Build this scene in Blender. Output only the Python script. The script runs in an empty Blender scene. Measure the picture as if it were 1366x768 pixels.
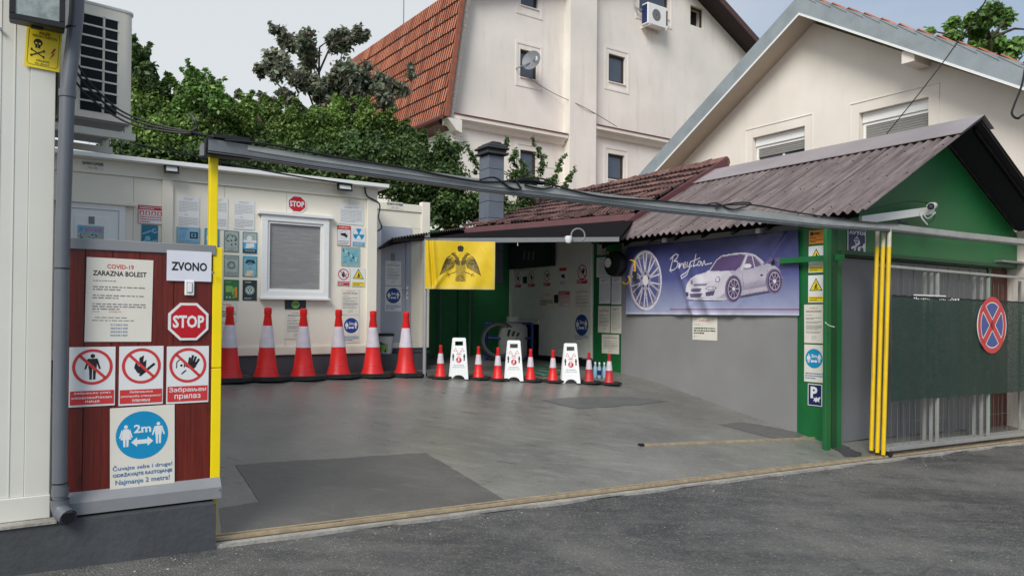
import bpy, math, random
import numpy as np
from mathutils import Vector, Matrix
random.seed(7); RNG = np.random.default_rng(7)
scene = bpy.context.scene
COL = scene.collection
R_ = math.radians
def lin(r, g, b):
    f = lambda c: (c/255/12.92) if c/255 <= .04045 else ((c/255+.055)/1.055)**2.4
    return (f(r), f(g), f(b), 1.0)

# ------------------------------------------------------------------ camera
F_PX, CX, CY = 1000.0, 683.0, 407.5
PITCH, ROLL, EYE = R_(.6), R_(.5), 1.6
_f = Vector((0, math.cos(PITCH), math.sin(PITCH)))
_r0 = Vector((1, 0, 0)); _u0 = Vector((0, -math.sin(PITCH), math.cos(PITCH)))
_r = _r0*math.cos(ROLL) + _u0*math.sin(ROLL)
_u = -_r0*math.sin(ROLL) + _u0*math.cos(ROLL)
CAMP = Vector((0, 0, EYE))
cam = bpy.data.cameras.new('camera'); camo = bpy.data.objects.new('camera', cam); COL.objects.link(camo)
mw = Matrix((( _r.x, _u.x, -_f.x, 0), (_r.y, _u.y, -_f.y, 0), (_r.z, _u.z, -_f.z, EYE), (0, 0, 0, 1)))
camo.matrix_world = mw
cam.sensor_width = 36; cam.lens = 36*F_PX/1366; cam.shift_y = (CY-384)/1366
cam.clip_start = .05; cam.clip_end = 2000
scene.camera = camo

# ------------------------------------------------------------------ world and sun
SUN_EL, SUN_AZ = R_(40), R_(200)      # azimuth clockwise from +Y
w = bpy.data.worlds.new('World'); scene.world = w; w.use_nodes = True
nt = w.node_tree; nt.nodes.clear()
def N(t, **k):
    n = nt.nodes.new(t)
    for a, b in k.items(): setattr(n, a, b)
    return n
out = N('ShaderNodeOutputWorld'); bg = N('ShaderNodeBackground'); bg.inputs[1].default_value = .1
sky = N('ShaderNodeTexSky', sky_type='NISHITA', sun_disc=False, sun_elevation=SUN_EL, sun_rotation=SUN_AZ)
tc = N('ShaderNodeTexCoord'); mp = N('ShaderNodeMapping'); mp.inputs['Scale'].default_value = (1.6, 1.6, 4.5)
nz = N('ShaderNodeTexNoise'); nz.inputs['Scale'].default_value = 1.3; nz.inputs['Detail'].default_value = 6; nz.inputs['Roughness'].default_value = .5
sep = N('ShaderNodeSeparateXYZ')
ma = N('ShaderNodeMath', operation='MULTIPLY_ADD'); ma.inputs[1].default_value = .62
rmp = N('ShaderNodeValToRGB')
rmp.color_ramp.elements[0].position = .36; rmp.color_ramp.elements[0].color = (4.15, 4.25, 4.25, 1)
rmp.color_ramp.elements[1].position = .66; rmp.color_ramp.elements[1].color = (2.15, 2.6, 3.3, 1)
mx = N('ShaderNodeMix', data_type='RGBA'); mx.inputs[0].default_value = .88
L = nt.links.new
L(tc.outputs['Generated'], mp.inputs[0]); L(mp.outputs[0], nz.inputs['Vector']); L(tc.outputs['Generated'], sep.inputs[0])
sc_ = N('ShaderNodeMath', operation='MULTIPLY'); sc_.inputs[1].default_value = .8
L(sep.outputs['X'], sc_.inputs[0]); L(nz.outputs['Fac'], ma.inputs[0]); L(sc_.outputs[0], ma.inputs[2])
L(ma.outputs[0], rmp.inputs[0]); L(sky.outputs[0], mx.inputs[6]); L(rmp.outputs[0], mx.inputs[7])
L(mx.outputs[2], bg.inputs[0]); L(bg.outputs[0], out.inputs[0])
sl = bpy.data.lights.new('sun', 'SUN'); sl.energy = 1.5; sl.angle = R_(25); sl.color = (1, .975, .93)
so = bpy.data.objects.new('sun', sl); COL.objects.link(so); so.location = (0, 0, 30)
_sd = Vector((math.sin(SUN_AZ)*math.cos(SUN_EL), math.cos(SUN_AZ)*math.cos(SUN_EL), math.sin(SUN_EL)))
so.rotation_euler = _sd.to_track_quat('Z', 'Y').to_euler()
scene.view_settings.view_transform = 'Standard'; scene.view_settings.look = 'None'
scene.view_settings.exposure = 0.9; scene.view_settings.gamma = 1

# ------------------------------------------------------------------ frames and rays
A33 = R_(33); CU, SU = math.cos(A33), math.sin(A33)
P0 = Vector((-2.03, 5.10, 0))
UD, VD, ZD = Vector((CU, SU, 0)), Vector((-SU, CU, 0)), Vector((0, 0, 1))
def W(u, v, z=0): return Vector((P0.x+u*CU-v*SU, P0.y+u*SU+v*CU, z))
def UV(p): d = p-P0; return d.dot(UD), d.dot(VD)
def ray(x, y): return (_f*F_PX + _r*(x-CX) + _u*(CY-y)).normalized()
class Plane:
    def __init__(s, o, Rt, Nn): s.o, s.R, s.N = o, Rt, Nn
    def hit(s, x, y):
        d = ray(x, y); t = (s.o-CAMP).dot(s.N)/d.dot(s.N); return CAMP+d*t
    def az(s, x, y): p = s.hit(x, y); return (p-s.o).dot(s.R), p.z
    def pt(s, a, z, off=0): p = s.o + s.R*a + s.N*off; return Vector((p.x, p.y, z))
def VP(c): return Plane(W(0, c), UD, -VD)       # faces the street, parallel to the gate line
def UP(c): return Plane(W(c, 0), -VD, -UD)      # faces the yard from the right
def uat(v, x, y=400): return VP(v).az(x, y)[0]
def vat(u, x, y=400): return -UP(u).az(x, y)[0]
def zat(pl, x, y): return pl.hit(x, y).z
def floor_z(u, v):
    v_ = max(v, -1); k = 4.35; vv = v_ if v_ < k-.7 else (k-.7+.7*(1-max(0, 1-(v_-k+.7)/1.4)**2) if v_ < k+.7 else k)
    e = max(v_-k, 0)
    uu = min(max(u, -10), 20)
    return .03 - .027*uu + .158*vv + .003*min(max(u-4, 0), 6)*max(vv, 0) + .035*min(e, 5)
def onfloor(x, y):
    d = ray(x, y); a, b = 2.0, 40.0
    for _ in range(50):
        m = (a+b)/2; p = CAMP+d*(m/d.y)
        if p.z > floor_z(*UV(p)): a = m
        else: b = m
    return Vector((p.x, p.y, floor_z(*UV(p))))
def atY(x, y, Y):
    d = ray(x, y); return CAMP + d*(Y/d.y)

# ------------------------------------------------------------------ materials
_M = {}
def mat(name, col=None, rough=.6, metal=0, var=.08, scale=6., bump=0., bscale=40., dirt=0., coat=0, stretch=(1, 1, 1), spec=.5):
    if name in _M: return _M[name]
    m = bpy.data.materials.new(name); m.use_nodes = True; t = m.node_tree; b = t.nodes['Principled BSDF']
    b.inputs['Roughness'].default_value = rough; b.inputs['Metallic'].default_value = metal
    b.inputs['Specular IOR Level'].default_value = spec
    b.inputs['Coat Weight'].default_value = coat
    co = t.nodes.new('ShaderNodeTexCoord'); mp = t.nodes.new('ShaderNodeMapping'); mp.inputs['Scale'].default_value = stretch
    oi = t.nodes.new('ShaderNodeObjectInfo'); sv = t.nodes.new('ShaderNodeVectorMath'); sv.operation = 'SCALE'; sv.inputs[0].default_value = (17, 9, 13); t.links.new(oi.outputs['Random'], sv.inputs['Scale'])
    av = t.nodes.new('ShaderNodeVectorMath'); av.operation = 'ADD'; t.links.new(co.outputs['Object'], av.inputs[0]); t.links.new(sv.outputs[0], av.inputs[1]); t.links.new(av.outputs[0], mp.inputs[0])
    n = t.nodes.new('ShaderNodeTexNoise'); n.inputs['Scale'].default_value = scale; n.inputs['Detail'].default_value = 6
    n.inputs['Roughness'].default_value = .62
    t.links.new(mp.outputs[0], n.inputs['Vector'])
    r = t.nodes.new('ShaderNodeValToRGB'); r.color_ramp.elements[0].position = .32; r.color_ramp.elements[1].position = .68
    c = col
    r.color_ramp.elements[0].color = (c[0]*(1-var), c[1]*(1-var), c[2]*(1-var), 1)
    r.color_ramp.elements[1].color = (min(c[0]*(1+var), 1), min(c[1]*(1+var), 1), min(c[2]*(1+var), 1), 1)
    t.links.new(n.outputs['Fac'], r.inputs[0]); last = r.outputs[0]
    if dirt:
        n2 = t.nodes.new('ShaderNodeTexNoise'); n2.inputs['Scale'].default_value = scale*.35; n2.inputs['Detail'].default_value = 8
        t.links.new(mp.outputs[0], n2.inputs['Vector'])
        r2 = t.nodes.new('ShaderNodeValToRGB'); r2.color_ramp.elements[0].position = .48; r2.color_ramp.elements[0].color = (0, 0, 0, 1)
        r2.color_ramp.elements[1].position = .75; r2.color_ramp.elements[1].color = (dirt, dirt, dirt, 1)
        x = t.nodes.new('ShaderNodeMix'); x.data_type = 'RGBA'
        t.links.new(n2.outputs['Fac'], r2.inputs[0]); t.links.new(r2.outputs[0], x.inputs[0]); t.links.new(last, x.inputs[6])
        x.inputs[7].default_value = (c[0]*.45+.02, c[1]*.42+.017, c[2]*.38+.012, 1); last = x.outputs[2]
    t.links.new(last, b.inputs['Base Color'])
    rr = t.nodes.new('ShaderNodeMapRange'); rr.inputs['To Min'].default_value = max(rough-.08, 0); rr.inputs['To Max'].default_value = min(rough+.1, 1)
    t.links.new(n.outputs['Fac'], rr.inputs[0]); t.links.new(rr.outputs[0], b.inputs['Roughness'])
    if bump:
        n3 = t.nodes.new('ShaderNodeTexNoise'); n3.inputs['Scale'].default_value = bscale; n3.inputs['Detail'].default_value = 5
        t.links.new(mp.outputs[0], n3.inputs['Vector'])
        bp = t.nodes.new('ShaderNodeBump'); bp.inputs['Strength'].default_value = bump; bp.inputs['Distance'].default_value = .02
        t.links.new(n3.outputs['Fac'], bp.inputs['Height']); t.links.new(bp.outputs[0], b.inputs['Normal'])
    _M[name] = m; return m
def ramp(t, fac, stops):
    r = t.nodes.new('ShaderNodeValToRGB'); e = r.color_ramp.elements
    while len(e) < len(stops): e.new(.5)
    for i, (p, c) in enumerate(stops): e[i].position = p; e[i].color = c if len(c) == 4 else (*c, 1)
    t.links.new(fac, r.inputs[0]); return r.outputs[0]
def noise(t, vec, scale, detail=6, rough=.6):
    n = t.nodes.new('ShaderNodeTexNoise'); n.inputs['Scale'].default_value = scale; n.inputs['Detail'].default_value = detail
    n.inputs['Roughness'].default_value = rough; t.links.new(vec, n.inputs['Vector']); return n.outputs['Fac']
def mixc(t, fac, a, b, mode='MIX'):
    x = t.nodes.new('ShaderNodeMix'); x.data_type = 'RGBA'; x.blend_type = mode
    for s, i in ((fac, 0), (a, 6), (b, 7)):
        if isinstance(s, (tuple, float, int)): x.inputs[i].default_value = s if not isinstance(s, tuple) or len(s) == 4 else (*s, 1)
        else: t.links.new(s, x.inputs[i])
    return x.outputs[2]
def newmat(name):
    m = bpy.data.materials.new(name); m.use_nodes = True; t = m.node_tree
    co = t.nodes.new('ShaderNodeTexCoord'); _M[name] = m
    return m, t, t.nodes['Principled BSDF'], co.outputs['Object']
def mapv(t, vec, s=(1, 1, 1), rot=(0, 0, 0)):
    mp = t.nodes.new('ShaderNodeMapping'); mp.inputs['Scale'].default_value = s; mp.inputs['Rotation'].default_value = rot
    t.links.new(vec, mp.inputs[0]); return mp.outputs[0]
def bumpn(t, b, h, strength, dist=.02):
    bp = t.nodes.new('ShaderNodeBump'); bp.inputs['Strength'].default_value = strength; bp.inputs['Distance'].default_value = dist
    t.links.new(h, bp.inputs['Height']); t.links.new(bp.outputs[0], b.inputs['Normal'])

def crack(t, col, v, scale, dark, width=.012):
    n = noise(t, v, 3, 4); vm = t.nodes.new('ShaderNodeVectorMath'); vm.operation = 'ADD'
    cc = t.nodes.new('ShaderNodeCombineXYZ'); ns = t.nodes.new('ShaderNodeMath'); ns.operation = 'MULTIPLY'; ns.inputs[1].default_value = .55; t.links.new(n, ns.inputs[0]); t.links.new(ns.outputs[0], cc.inputs[0]); t.links.new(ns.outputs[0], cc.inputs[1])
    t.links.new(v, vm.inputs[0]); t.links.new(cc.outputs[0], vm.inputs[1])
    vo = t.nodes.new('ShaderNodeTexVoronoi'); vo.feature = 'DISTANCE_TO_EDGE'; vo.inputs['Scale'].default_value = scale; t.links.new(vm.outputs[0], vo.inputs['Vector'])
    m = ramp(t, vo.outputs['Distance'], [(0, (1, 1, 1)), (width, (0, 0, 0))]); k = ramp(t, noise(t, v, .6, 3), [(.53, (0, 0, 0)), (.66, (.5,)*3)])
    f = mixc(t, 1.0, m, k, 'MULTIPLY'); return mixc(t, f, col, dark)
def asphalt():
    m, t, b, v = newmat('asphalt')
    big = noise(t, mapv(t, v, (1, 1, 1)), .55, 7, .7); mid = noise(t, v, 5, 8, .7); fine = noise(t, v, 170, 3, .6)
    base = ramp(t, big, [(.36, lin(58, 59, 60)), (.5, lin(80, 80, 80)), (.62, lin(104, 103, 100))])
    worn = mixc(t, ramp(t, mid, [(.5, (0, 0, 0)), (.72, (.6, .6, .6))]), base, lin(112, 108, 103))
    stv = noise(t, mapv(t, v, (.5, 2.2, 1), (0, 0, R_(-25))), 1.3, 7, .7); worn = mixc(t, ramp(t, stv, [(.5, (0, 0, 0)), (.68, (.7, .7, .7))]), worn, lin(108, 107, 103)); worn = mixc(t, ramp(t, stv, [(.3, (.6, .6, .6)), (.42, (0, 0, 0))]), worn, lin(44, 45, 47))
    vo = t.nodes.new('ShaderNodeTexVoronoi'); vo.inputs['Scale'].default_value = 70; t.links.new(v, vo.inputs['Vector'])
    sp = mixc(t, ramp(t, vo.outputs['Color'], [(.7, (0, 0, 0)), (.94, (.45, .45, .45))]), worn, lin(158, 154, 148))
    sp = crack(t, sp, v, .55, lin(26, 27, 28))
    gr = mixc(t, .8, sp, ramp(t, fine, [(.3, (.5, .5, .5)), (.7, (1.5, 1.5, 1.5))]), 'MULTIPLY')
    t.links.new(gr, b.inputs['Base Color'])
    t.links.new(ramp(t, big, [(.35, (.45,)*3), (.6, (.8,)*3)]), b.inputs['Roughness'])
    h = t.nodes.new('ShaderNodeMath'); h.operation = 'ADD'; t.links.new(vo.outputs['Distance'], h.inputs[0]); t.links.new(mid, h.inputs[1])
    bumpn(t, b, h.outputs[0], .7, .014); return m
def screed(name, c1, c2, c3, r0=.24, r1=.46):
    m, t, b, v = newmat(name)
    big = noise(t, v, .7, 6, .6); mid = noise(t, mapv(t, v, (1.4, 4, 1), (0, 0, R_(20))), 2.2, 8, .65); fine = noise(t, v, 60, 4)
    base = ramp(t, big, [(.33, c1), (.5, c2), (.66, c3)])
    st = mixc(t, ramp(t, mid, [(.53, (0, 0, 0)), (.74, (.5, .5, .5))]), base, (c3[0]*1.35, c3[1]*1.33, c3[2]*1.28, 1))
    st = mixc(t, ramp(t, mid, [(.27, (.5,)*3), (.42, (0, 0, 0))]), st, (c1[0]*.65, c1[1]*.65, c1[2]*.68, 1))
    st = crack(t, st, v, .4, (c1[0]*.5, c1[1]*.5, c1[2]*.5, 1), .004)
    sc2 = noise(t, mapv(t, v, (6, 1, 1), (0, 0, R_(-35))), 3, 6, .7); st = mixc(t, ramp(t, sc2, [(.6, (0, 0, 0)), (.75, (.35,)*3)]), st, (c3[0]*1.5, c3[1]*1.5, c3[2]*1.45, 1))
    gr = mixc(t, .55, st, ramp(t, fine, [(.3, (.7,)*3), (.7, (1.25,)*3)]), 'MULTIPLY')
    t.links.new(gr, b.inputs['Base Color'])
    t.links.new(ramp(t, mid, [(.3, (r0,)*3), (.65, (r1,)*3)]), b.inputs['Roughness'])
    bumpn(t, b, fine, .12, .006); return m
def wood_red():
    m, t, b, v = newmat('red_stained_wood')
    oi = t.nodes.new('ShaderNodeObjectInfo')
    sh = t.nodes.new('ShaderNodeVectorMath'); sh.operation = 'SCALE'; sh.inputs[0].default_value = (7, 3, 11); t.links.new(oi.outputs['Random'], sh.inputs['Scale'])
    ad = t.nodes.new('ShaderNodeVectorMath'); ad.operation = 'ADD'; t.links.new(v, ad.inputs[0]); t.links.new(sh.outputs[0], ad.inputs[1])
    g = noise(t, mapv(t, ad.outputs[0], (40, 40, 1.6)), 1.4, 9, .7)
    k = noise(t, mapv(t, ad.outputs[0], (9, 9, 5)), 1.0, 3, .5)
    base = ramp(t, g, [(.28, lin(74, 22, 15)), (.5, lin(104, 32, 22)), (.75, lin(126, 46, 31))])
    kk = mixc(t, ramp(t, k, [(.66, (0, 0, 0)), (.76, (.8,)*3)]), base, lin(42, 10, 9))
    t.links.new(kk, b.inputs['Base Color']); b.inputs['Roughness'].default_value = .38
    bumpn(t, b, g, .25, .004); return m
def tile_mat(name, cols, lichen, lf=.35):
    m, t, b, v = newmat(name)
    oi = t.nodes.new('ShaderNodeObjectInfo'); ge = t.nodes.new('ShaderNodeNewGeometry')
    r = ramp(t, oi.outputs['Random'], [(0, cols[0]), (.5, cols[1]), (1, cols[2])])
    n = noise(t, ge.outputs['Position'], 7, 7, .65); n2 = noise(t, ge.outputs['Position'], 40, 4)
    c = mixc(t, ramp(t, n, [(.52, (0, 0, 0)), (.72, (lf,)*3)]), r, lichen)
    c = mixc(t, .5, c, ramp(t, n2, [(.3, (.7,)*3), (.7, (1.25,)*3)]), 'MULTIPLY')
    t.links.new(c, b.inputs['Base Color']); b.inputs['Roughness'].default_value = .75; bumpn(t, b, n2, .4, .01); return m
def stucco(name, c, stain, amt=.5):
    m, t, b, v = newmat(name)
    n = noise(t, v, .45, 7, .6); n2 = noise(t, mapv(t, v, (3, 3, .35)), 1.2, 6, .6); f = noise(t, v, 55, 4)
    a = ramp(t, n, [(.35, (c[0]*.9, c[1]*.9, c[2]*.89)), (.65, (c[0]*1.05, c[1]*1.04, c[2]*1.04))])
    a = mixc(t, ramp(t, n2, [(.55, (0, 0, 0)), (.8, (amt,)*3)]), a, stain)
    t.links.new(a, b.inputs['Base Color']); b.inputs['Roughness'].default_value = .9; bumpn(t, b, f, .35, .01); return m
def leafmat(name, dark, light, warm):
    m, t, b, v = newmat(name)
    g = t.nodes.new('ShaderNodeNewGeometry')
    c = ramp(t, g.outputs['Random Per Island'], [(0, dark), (.55, light), (.93, light), (1, warm)])
    cl = ramp(t, noise(t, g.outputs['Position'], .9, 4), [(.35, (.62,)*3), (.66, (1.35,)*3)])
    c = mixc(t, 1.0, c, cl, 'MULTIPLY')
    t.links.new(c, b.inputs['Base Color']); b.inputs['Roughness'].default_value = .5
    tr = t.nodes.new('ShaderNodeBsdfTranslucent'); t.links.new(c, tr.inputs[0])
    ms = t.nodes.new('ShaderNodeMixShader'); ms.inputs[0].default_value = .35
    o = [n for n in t.nodes if n.type == 'OUTPUT_MATERIAL'][0]
    t.links.new(b.outputs[0], ms.inputs[1]); t.links.new(tr.outputs[0], ms.inputs[2]); t.links.new(ms.outputs[0], o.inputs[0]); return m
ASPHALT = asphalt()
SCREED = screed('yard_screed', lin(106, 105, 101), lin(120, 119, 114), lin(133, 131, 125))
SCREED_D = screed('dark_screed', lin(78, 78, 76), lin(88, 87, 85), lin(100, 99, 95), .38, .55)
WOOD = wood_red()
WALLP = mat('cream_panel', lin(236, 230, 214), .45, var=.03, scale=2, bump=.03, bscale=6, dirt=.08)
WALLP2 = mat('white_panel', lin(214, 213, 204), .42, var=.03, scale=2, dirt=.06)
TRIMW = mat('white_trim', lin(232, 232, 230), .4, var=.03)
PVC = mat('white_pvc', lin(238, 238, 236), .3, var=.02)
GALV = mat('galvanised_steel', lin(150, 154, 158), .38, .55, var=.15, scale=9, dirt=.12)
GREYP = mat('grey_painted_metal', lin(138, 140, 143), .45, .1, var=.06, dirt=.1)
PIPEG = mat('grey_pvc_pipe', lin(98, 102, 109), .4, var=.06)
YEL = mat('yellow_paint', lin(250, 222, 0), .45, var=.03, dirt=.05)
YEL2 = mat('worn_yellow_paint', lin(228, 190, 12), .5, var=.08, dirt=.12)
PLINTH = mat('dark_plinth_paint', lin(70, 73, 76), .6, var=.18, scale=3, dirt=.3, bump=.25, bscale=25)
BLACK = mat('black_plastic', lin(26, 26, 30), .45, var=.15)
RUBBER = mat('black_rubber', lin(40, 40, 41), .75, var=.25, scale=15)
CABLE = mat('black_cable', lin(24, 25, 27), .5)
GREEN = mat('green_paint', lin(20, 100, 52), .42, var=.12, scale=1.6, dirt=.1)
GREEND = mat('dark_green_paint', lin(16, 70, 38), .5, var=.12, scale=2, dirt=.15)
GWALL = mat('grey_wall_paint', lin(140, 140, 141), .5, var=.06, scale=1.6, dirt=.2, bump=.05, bscale=4)
CONC = mat('pale_concrete', lin(158, 155, 148), .8, var=.25, scale=8, dirt=.4, bump=.5, bscale=30)
RUST = mat('rusty_rail', lin(182, 164, 136), .5, .3, var=.2, scale=14, dirt=.45)
GLASS = mat('dark_window_glass', lin(74, 84, 96), .06, var=.12, scale=1.2, spec=.8)
INK = {
 'k': mat('black_ink', lin(28, 28, 30), .5), 'w': mat('white_ink', lin(226, 228, 228), .4, var=.02),
 'cream': mat('cream_paper', lin(224, 220, 208), .6, var=.03), 'paper': mat('white_paper', lin(222, 224, 234), .6, var=.03),
 'r': mat('red_ink', lin(206, 56, 56), .4, var=.04), 'dr': mat('deep_red_ink', lin(190, 18, 34), .35, var=.04),
 'pink': mat('faded_red_ink', lin(206, 96, 106), .5), 'b': mat('blue_ink', lin(12, 142, 192), .4, var=.03),
 'db': mat('dark_blue_ink', lin(28, 62, 138), .35, var=.04), 'navy': mat('navy_ink', lin(22, 38, 92), .4), 'lb': mat('light_blue_ink', lin(132, 182, 208), .5),
 'y': mat('yellow_ink', lin(238, 212, 40), .4, var=.03), 'gy': mat('grey_ink', lin(130, 130, 132), .6), 'lg': mat('pale_grey_ink', lin(178, 176, 172), .6),
 'teal': mat('teal_ink', lin(26, 118, 142), .45, var=.12, scale=30), 'aqua': mat('aqua_ink', lin(120, 178, 186), .5, var=.15, scale=30),
 'sage': mat('sage_tin', lin(164, 178, 172), .5, var=.12, scale=25), 'gr': mat('green_ink', lin(46, 120, 70), .45, var=.15, scale=30),
 'lgr': mat('lime_ink', lin(140, 190, 96), .5), 'dk': mat('slate_ink', lin(38, 54, 58), .45, var=.15, scale=30), 'or': mat('orange_ink', lin(226, 140, 28), .45, var=.06),
 'sky': mat('sky_blue_ink', lin(80, 170, 214), .45, var=.08), 'skin': mat('beige_ink', lin(214, 200, 170), .5), 'tb': mat('steel_blue_ink', lin(70, 120, 170), .5)}

# ------------------------------------------------------------------ mesh builder
_LOC = {}
class MB:
    def __init__(s): s.v, s.f = [], []
    def add(s, vs, fs):
        n = len(s.v); s.v += [Vector(p) for p in vs]; s.f += [tuple(i+n for i in f) for f in fs]; return s
    def bx(s, o, a, b, c):         # corner and three edge vectors
        o, a, b, c = map(Vector, (o, a, b, c))
        if a.cross(b).dot(c) < 0: a, b = b, a
        return s.add([o, o+a, o+a+b, o+b, o+c, o+a+c, o+a+b+c, o+b+c],
                     [(0, 3, 2, 1), (4, 5, 6, 7), (0, 1, 5, 4), (1, 2, 6, 5), (2, 3, 7, 6), (3, 0, 4, 7)])
    def yb(s, u0, u1, v0, v1, z0, z1): return s.bx(W(u0, v0, z0), UD*(u1-u0), VD*(v1-v0), ZD*(z1-z0))
    def tube(s, pts, r, n=8, cap=True):
        pts = [Vector(p) for p in pts]; k = len(pts); rs = r if isinstance(r, (list, tuple)) else [r]*k
        up = Vector((0, 0, 1)); vs, fs = [], []
        d0 = (pts[1]-pts[0]).normalized(); x = d0.cross(up)
        if x.length < .05: x = d0.cross(Vector((1, 0, 0)))
        x.normalize()
        for i in range(k):
            d = (pts[min(i+1, k-1)]-pts[max(i-1, 0)]).normalized()
            x = (x - d*x.dot(d)).normalized(); y = d.cross(x)
            for j in range(n):
                a = 2*math.pi*j/n; vs.append(pts[i]+(x*math.cos(a)+y*math.sin(a))*rs[i])
        for i in range(k-1):
            for j in range(n):
                a, b = i*n+j, i*n+(j+1) % n; fs.append((a, b, b+n, a+n))
        if cap: fs += [tuple(range(n-1, -1, -1)), tuple((k-1)*n+j for j in range(n))]
        return s.add(vs, fs)
    def lathe(s, prof, c=(0, 0, 0), n=20, axis=None, ring=False):
        c = Vector(c); vs, fs = [], []
        ax = Vector(axis).normalized() if axis else Vector((0, 0, 1))
        x = ax.cross(Vector((0, 0, 1)) if abs(ax.z) < .9 else Vector((1, 0, 0))).normalized(); y = ax.cross(x)
        for (r, z) in prof:
            for j in range(n):
                a = 2*math.pi*j/n; vs.append(c+ax*z+(x*math.cos(a)+y*math.sin(a))*r)
        for i in range(len(prof)-1):
            for j in range(n):
                a, b = i*n+j, i*n+(j+1) % n; fs.append((a, b, b+n, a+n))
        k_ = (len(prof)-1)*n
        fs += [(k_+j, k_+(j+1) % n, (j+1) % n, j) for j in range(n)] if ring else [tuple(range(n-1, -1, -1)), tuple(k_+j for j in range(n))]
        return s.add(vs, fs)
    def prism(s, pts, ext):
        pts = [Vector(p) for p in pts]; ext = Vector(ext); n = len(pts)
        nn = Vector((0, 0, 0))
        for i in range(n): nn += (pts[i]-pts[0]).cross(pts[(i+1) % n]-pts[0])
        if nn.dot(ext) > 0: pts = pts[::-1]
        return s.add(pts+[p+ext for p in pts], [tuple(range(n)), tuple(range(2*n-1, n-1, -1))]+[(i, i+n, (i+1) % n+n, (i+1) % n) for i in range(n)])
    def build(s, name, m, parent=None, loc=None, smooth=False, bevel=0):
        base = _LOC[parent.name] if parent else Vector(loc if loc is not None else (sum((v for v in s.v), Vector())/max(len(s.v), 1)))
        if not parent and loc is None: base.z = min(v.z for v in s.v)
        me = bpy.data.meshes.new(name); me.from_pydata([tuple(v-base) for v in s.v], [], s.f)
        me.materials.append(m); me.update()
        if smooth: me.polygons.foreach_set('use_smooth', [True]*len(me.polygons)); 
        if smooth and smooth != 'all':
            try: me.set_sharp_from_angle(angle=R_(40))
            except Exception: pass
        o = bpy.data.objects.new(name, me); COL.objects.link(o)
        if parent: o.parent = parent
        else: o.location = base
        _LOC[o.name] = base
        if bevel:
            b = o.modifiers.new('bevel', 'BEVEL'); b.width = bevel; b.segments = 1; b.limit_method = 'ANGLE'
        return o
def tag(o, label=None, cat=None, group=None, kind=None):
    for k, v in (('label', label), ('category', cat), ('group', group), ('kind', kind)):
        if v: o[k] = v
    return o
def thing(name, loc, label, cat, group=None):
    o = bpy.data.objects.new(name, None); COL.objects.link(o); o.location = loc; o.empty_display_size = .1
    _LOC[o.name] = Vector(loc); return tag(o, label, cat, group)
def struct(o): o['kind'] = 'structure'; return o
def copytree(o, loc, rz=0, label=None):
    c = o.copy(); COL.objects.link(c); c.location = loc; c.rotation_euler = (0, 0, rz); _LOC[c.name] = Vector(loc)
    if label: c['label'] = label
    def kids(a, b):
        for ch in list(a.children):
            d = ch.copy(); COL.objects.link(d); d.parent = b; kids(ch, d)
    kids(o, c); return c
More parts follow.
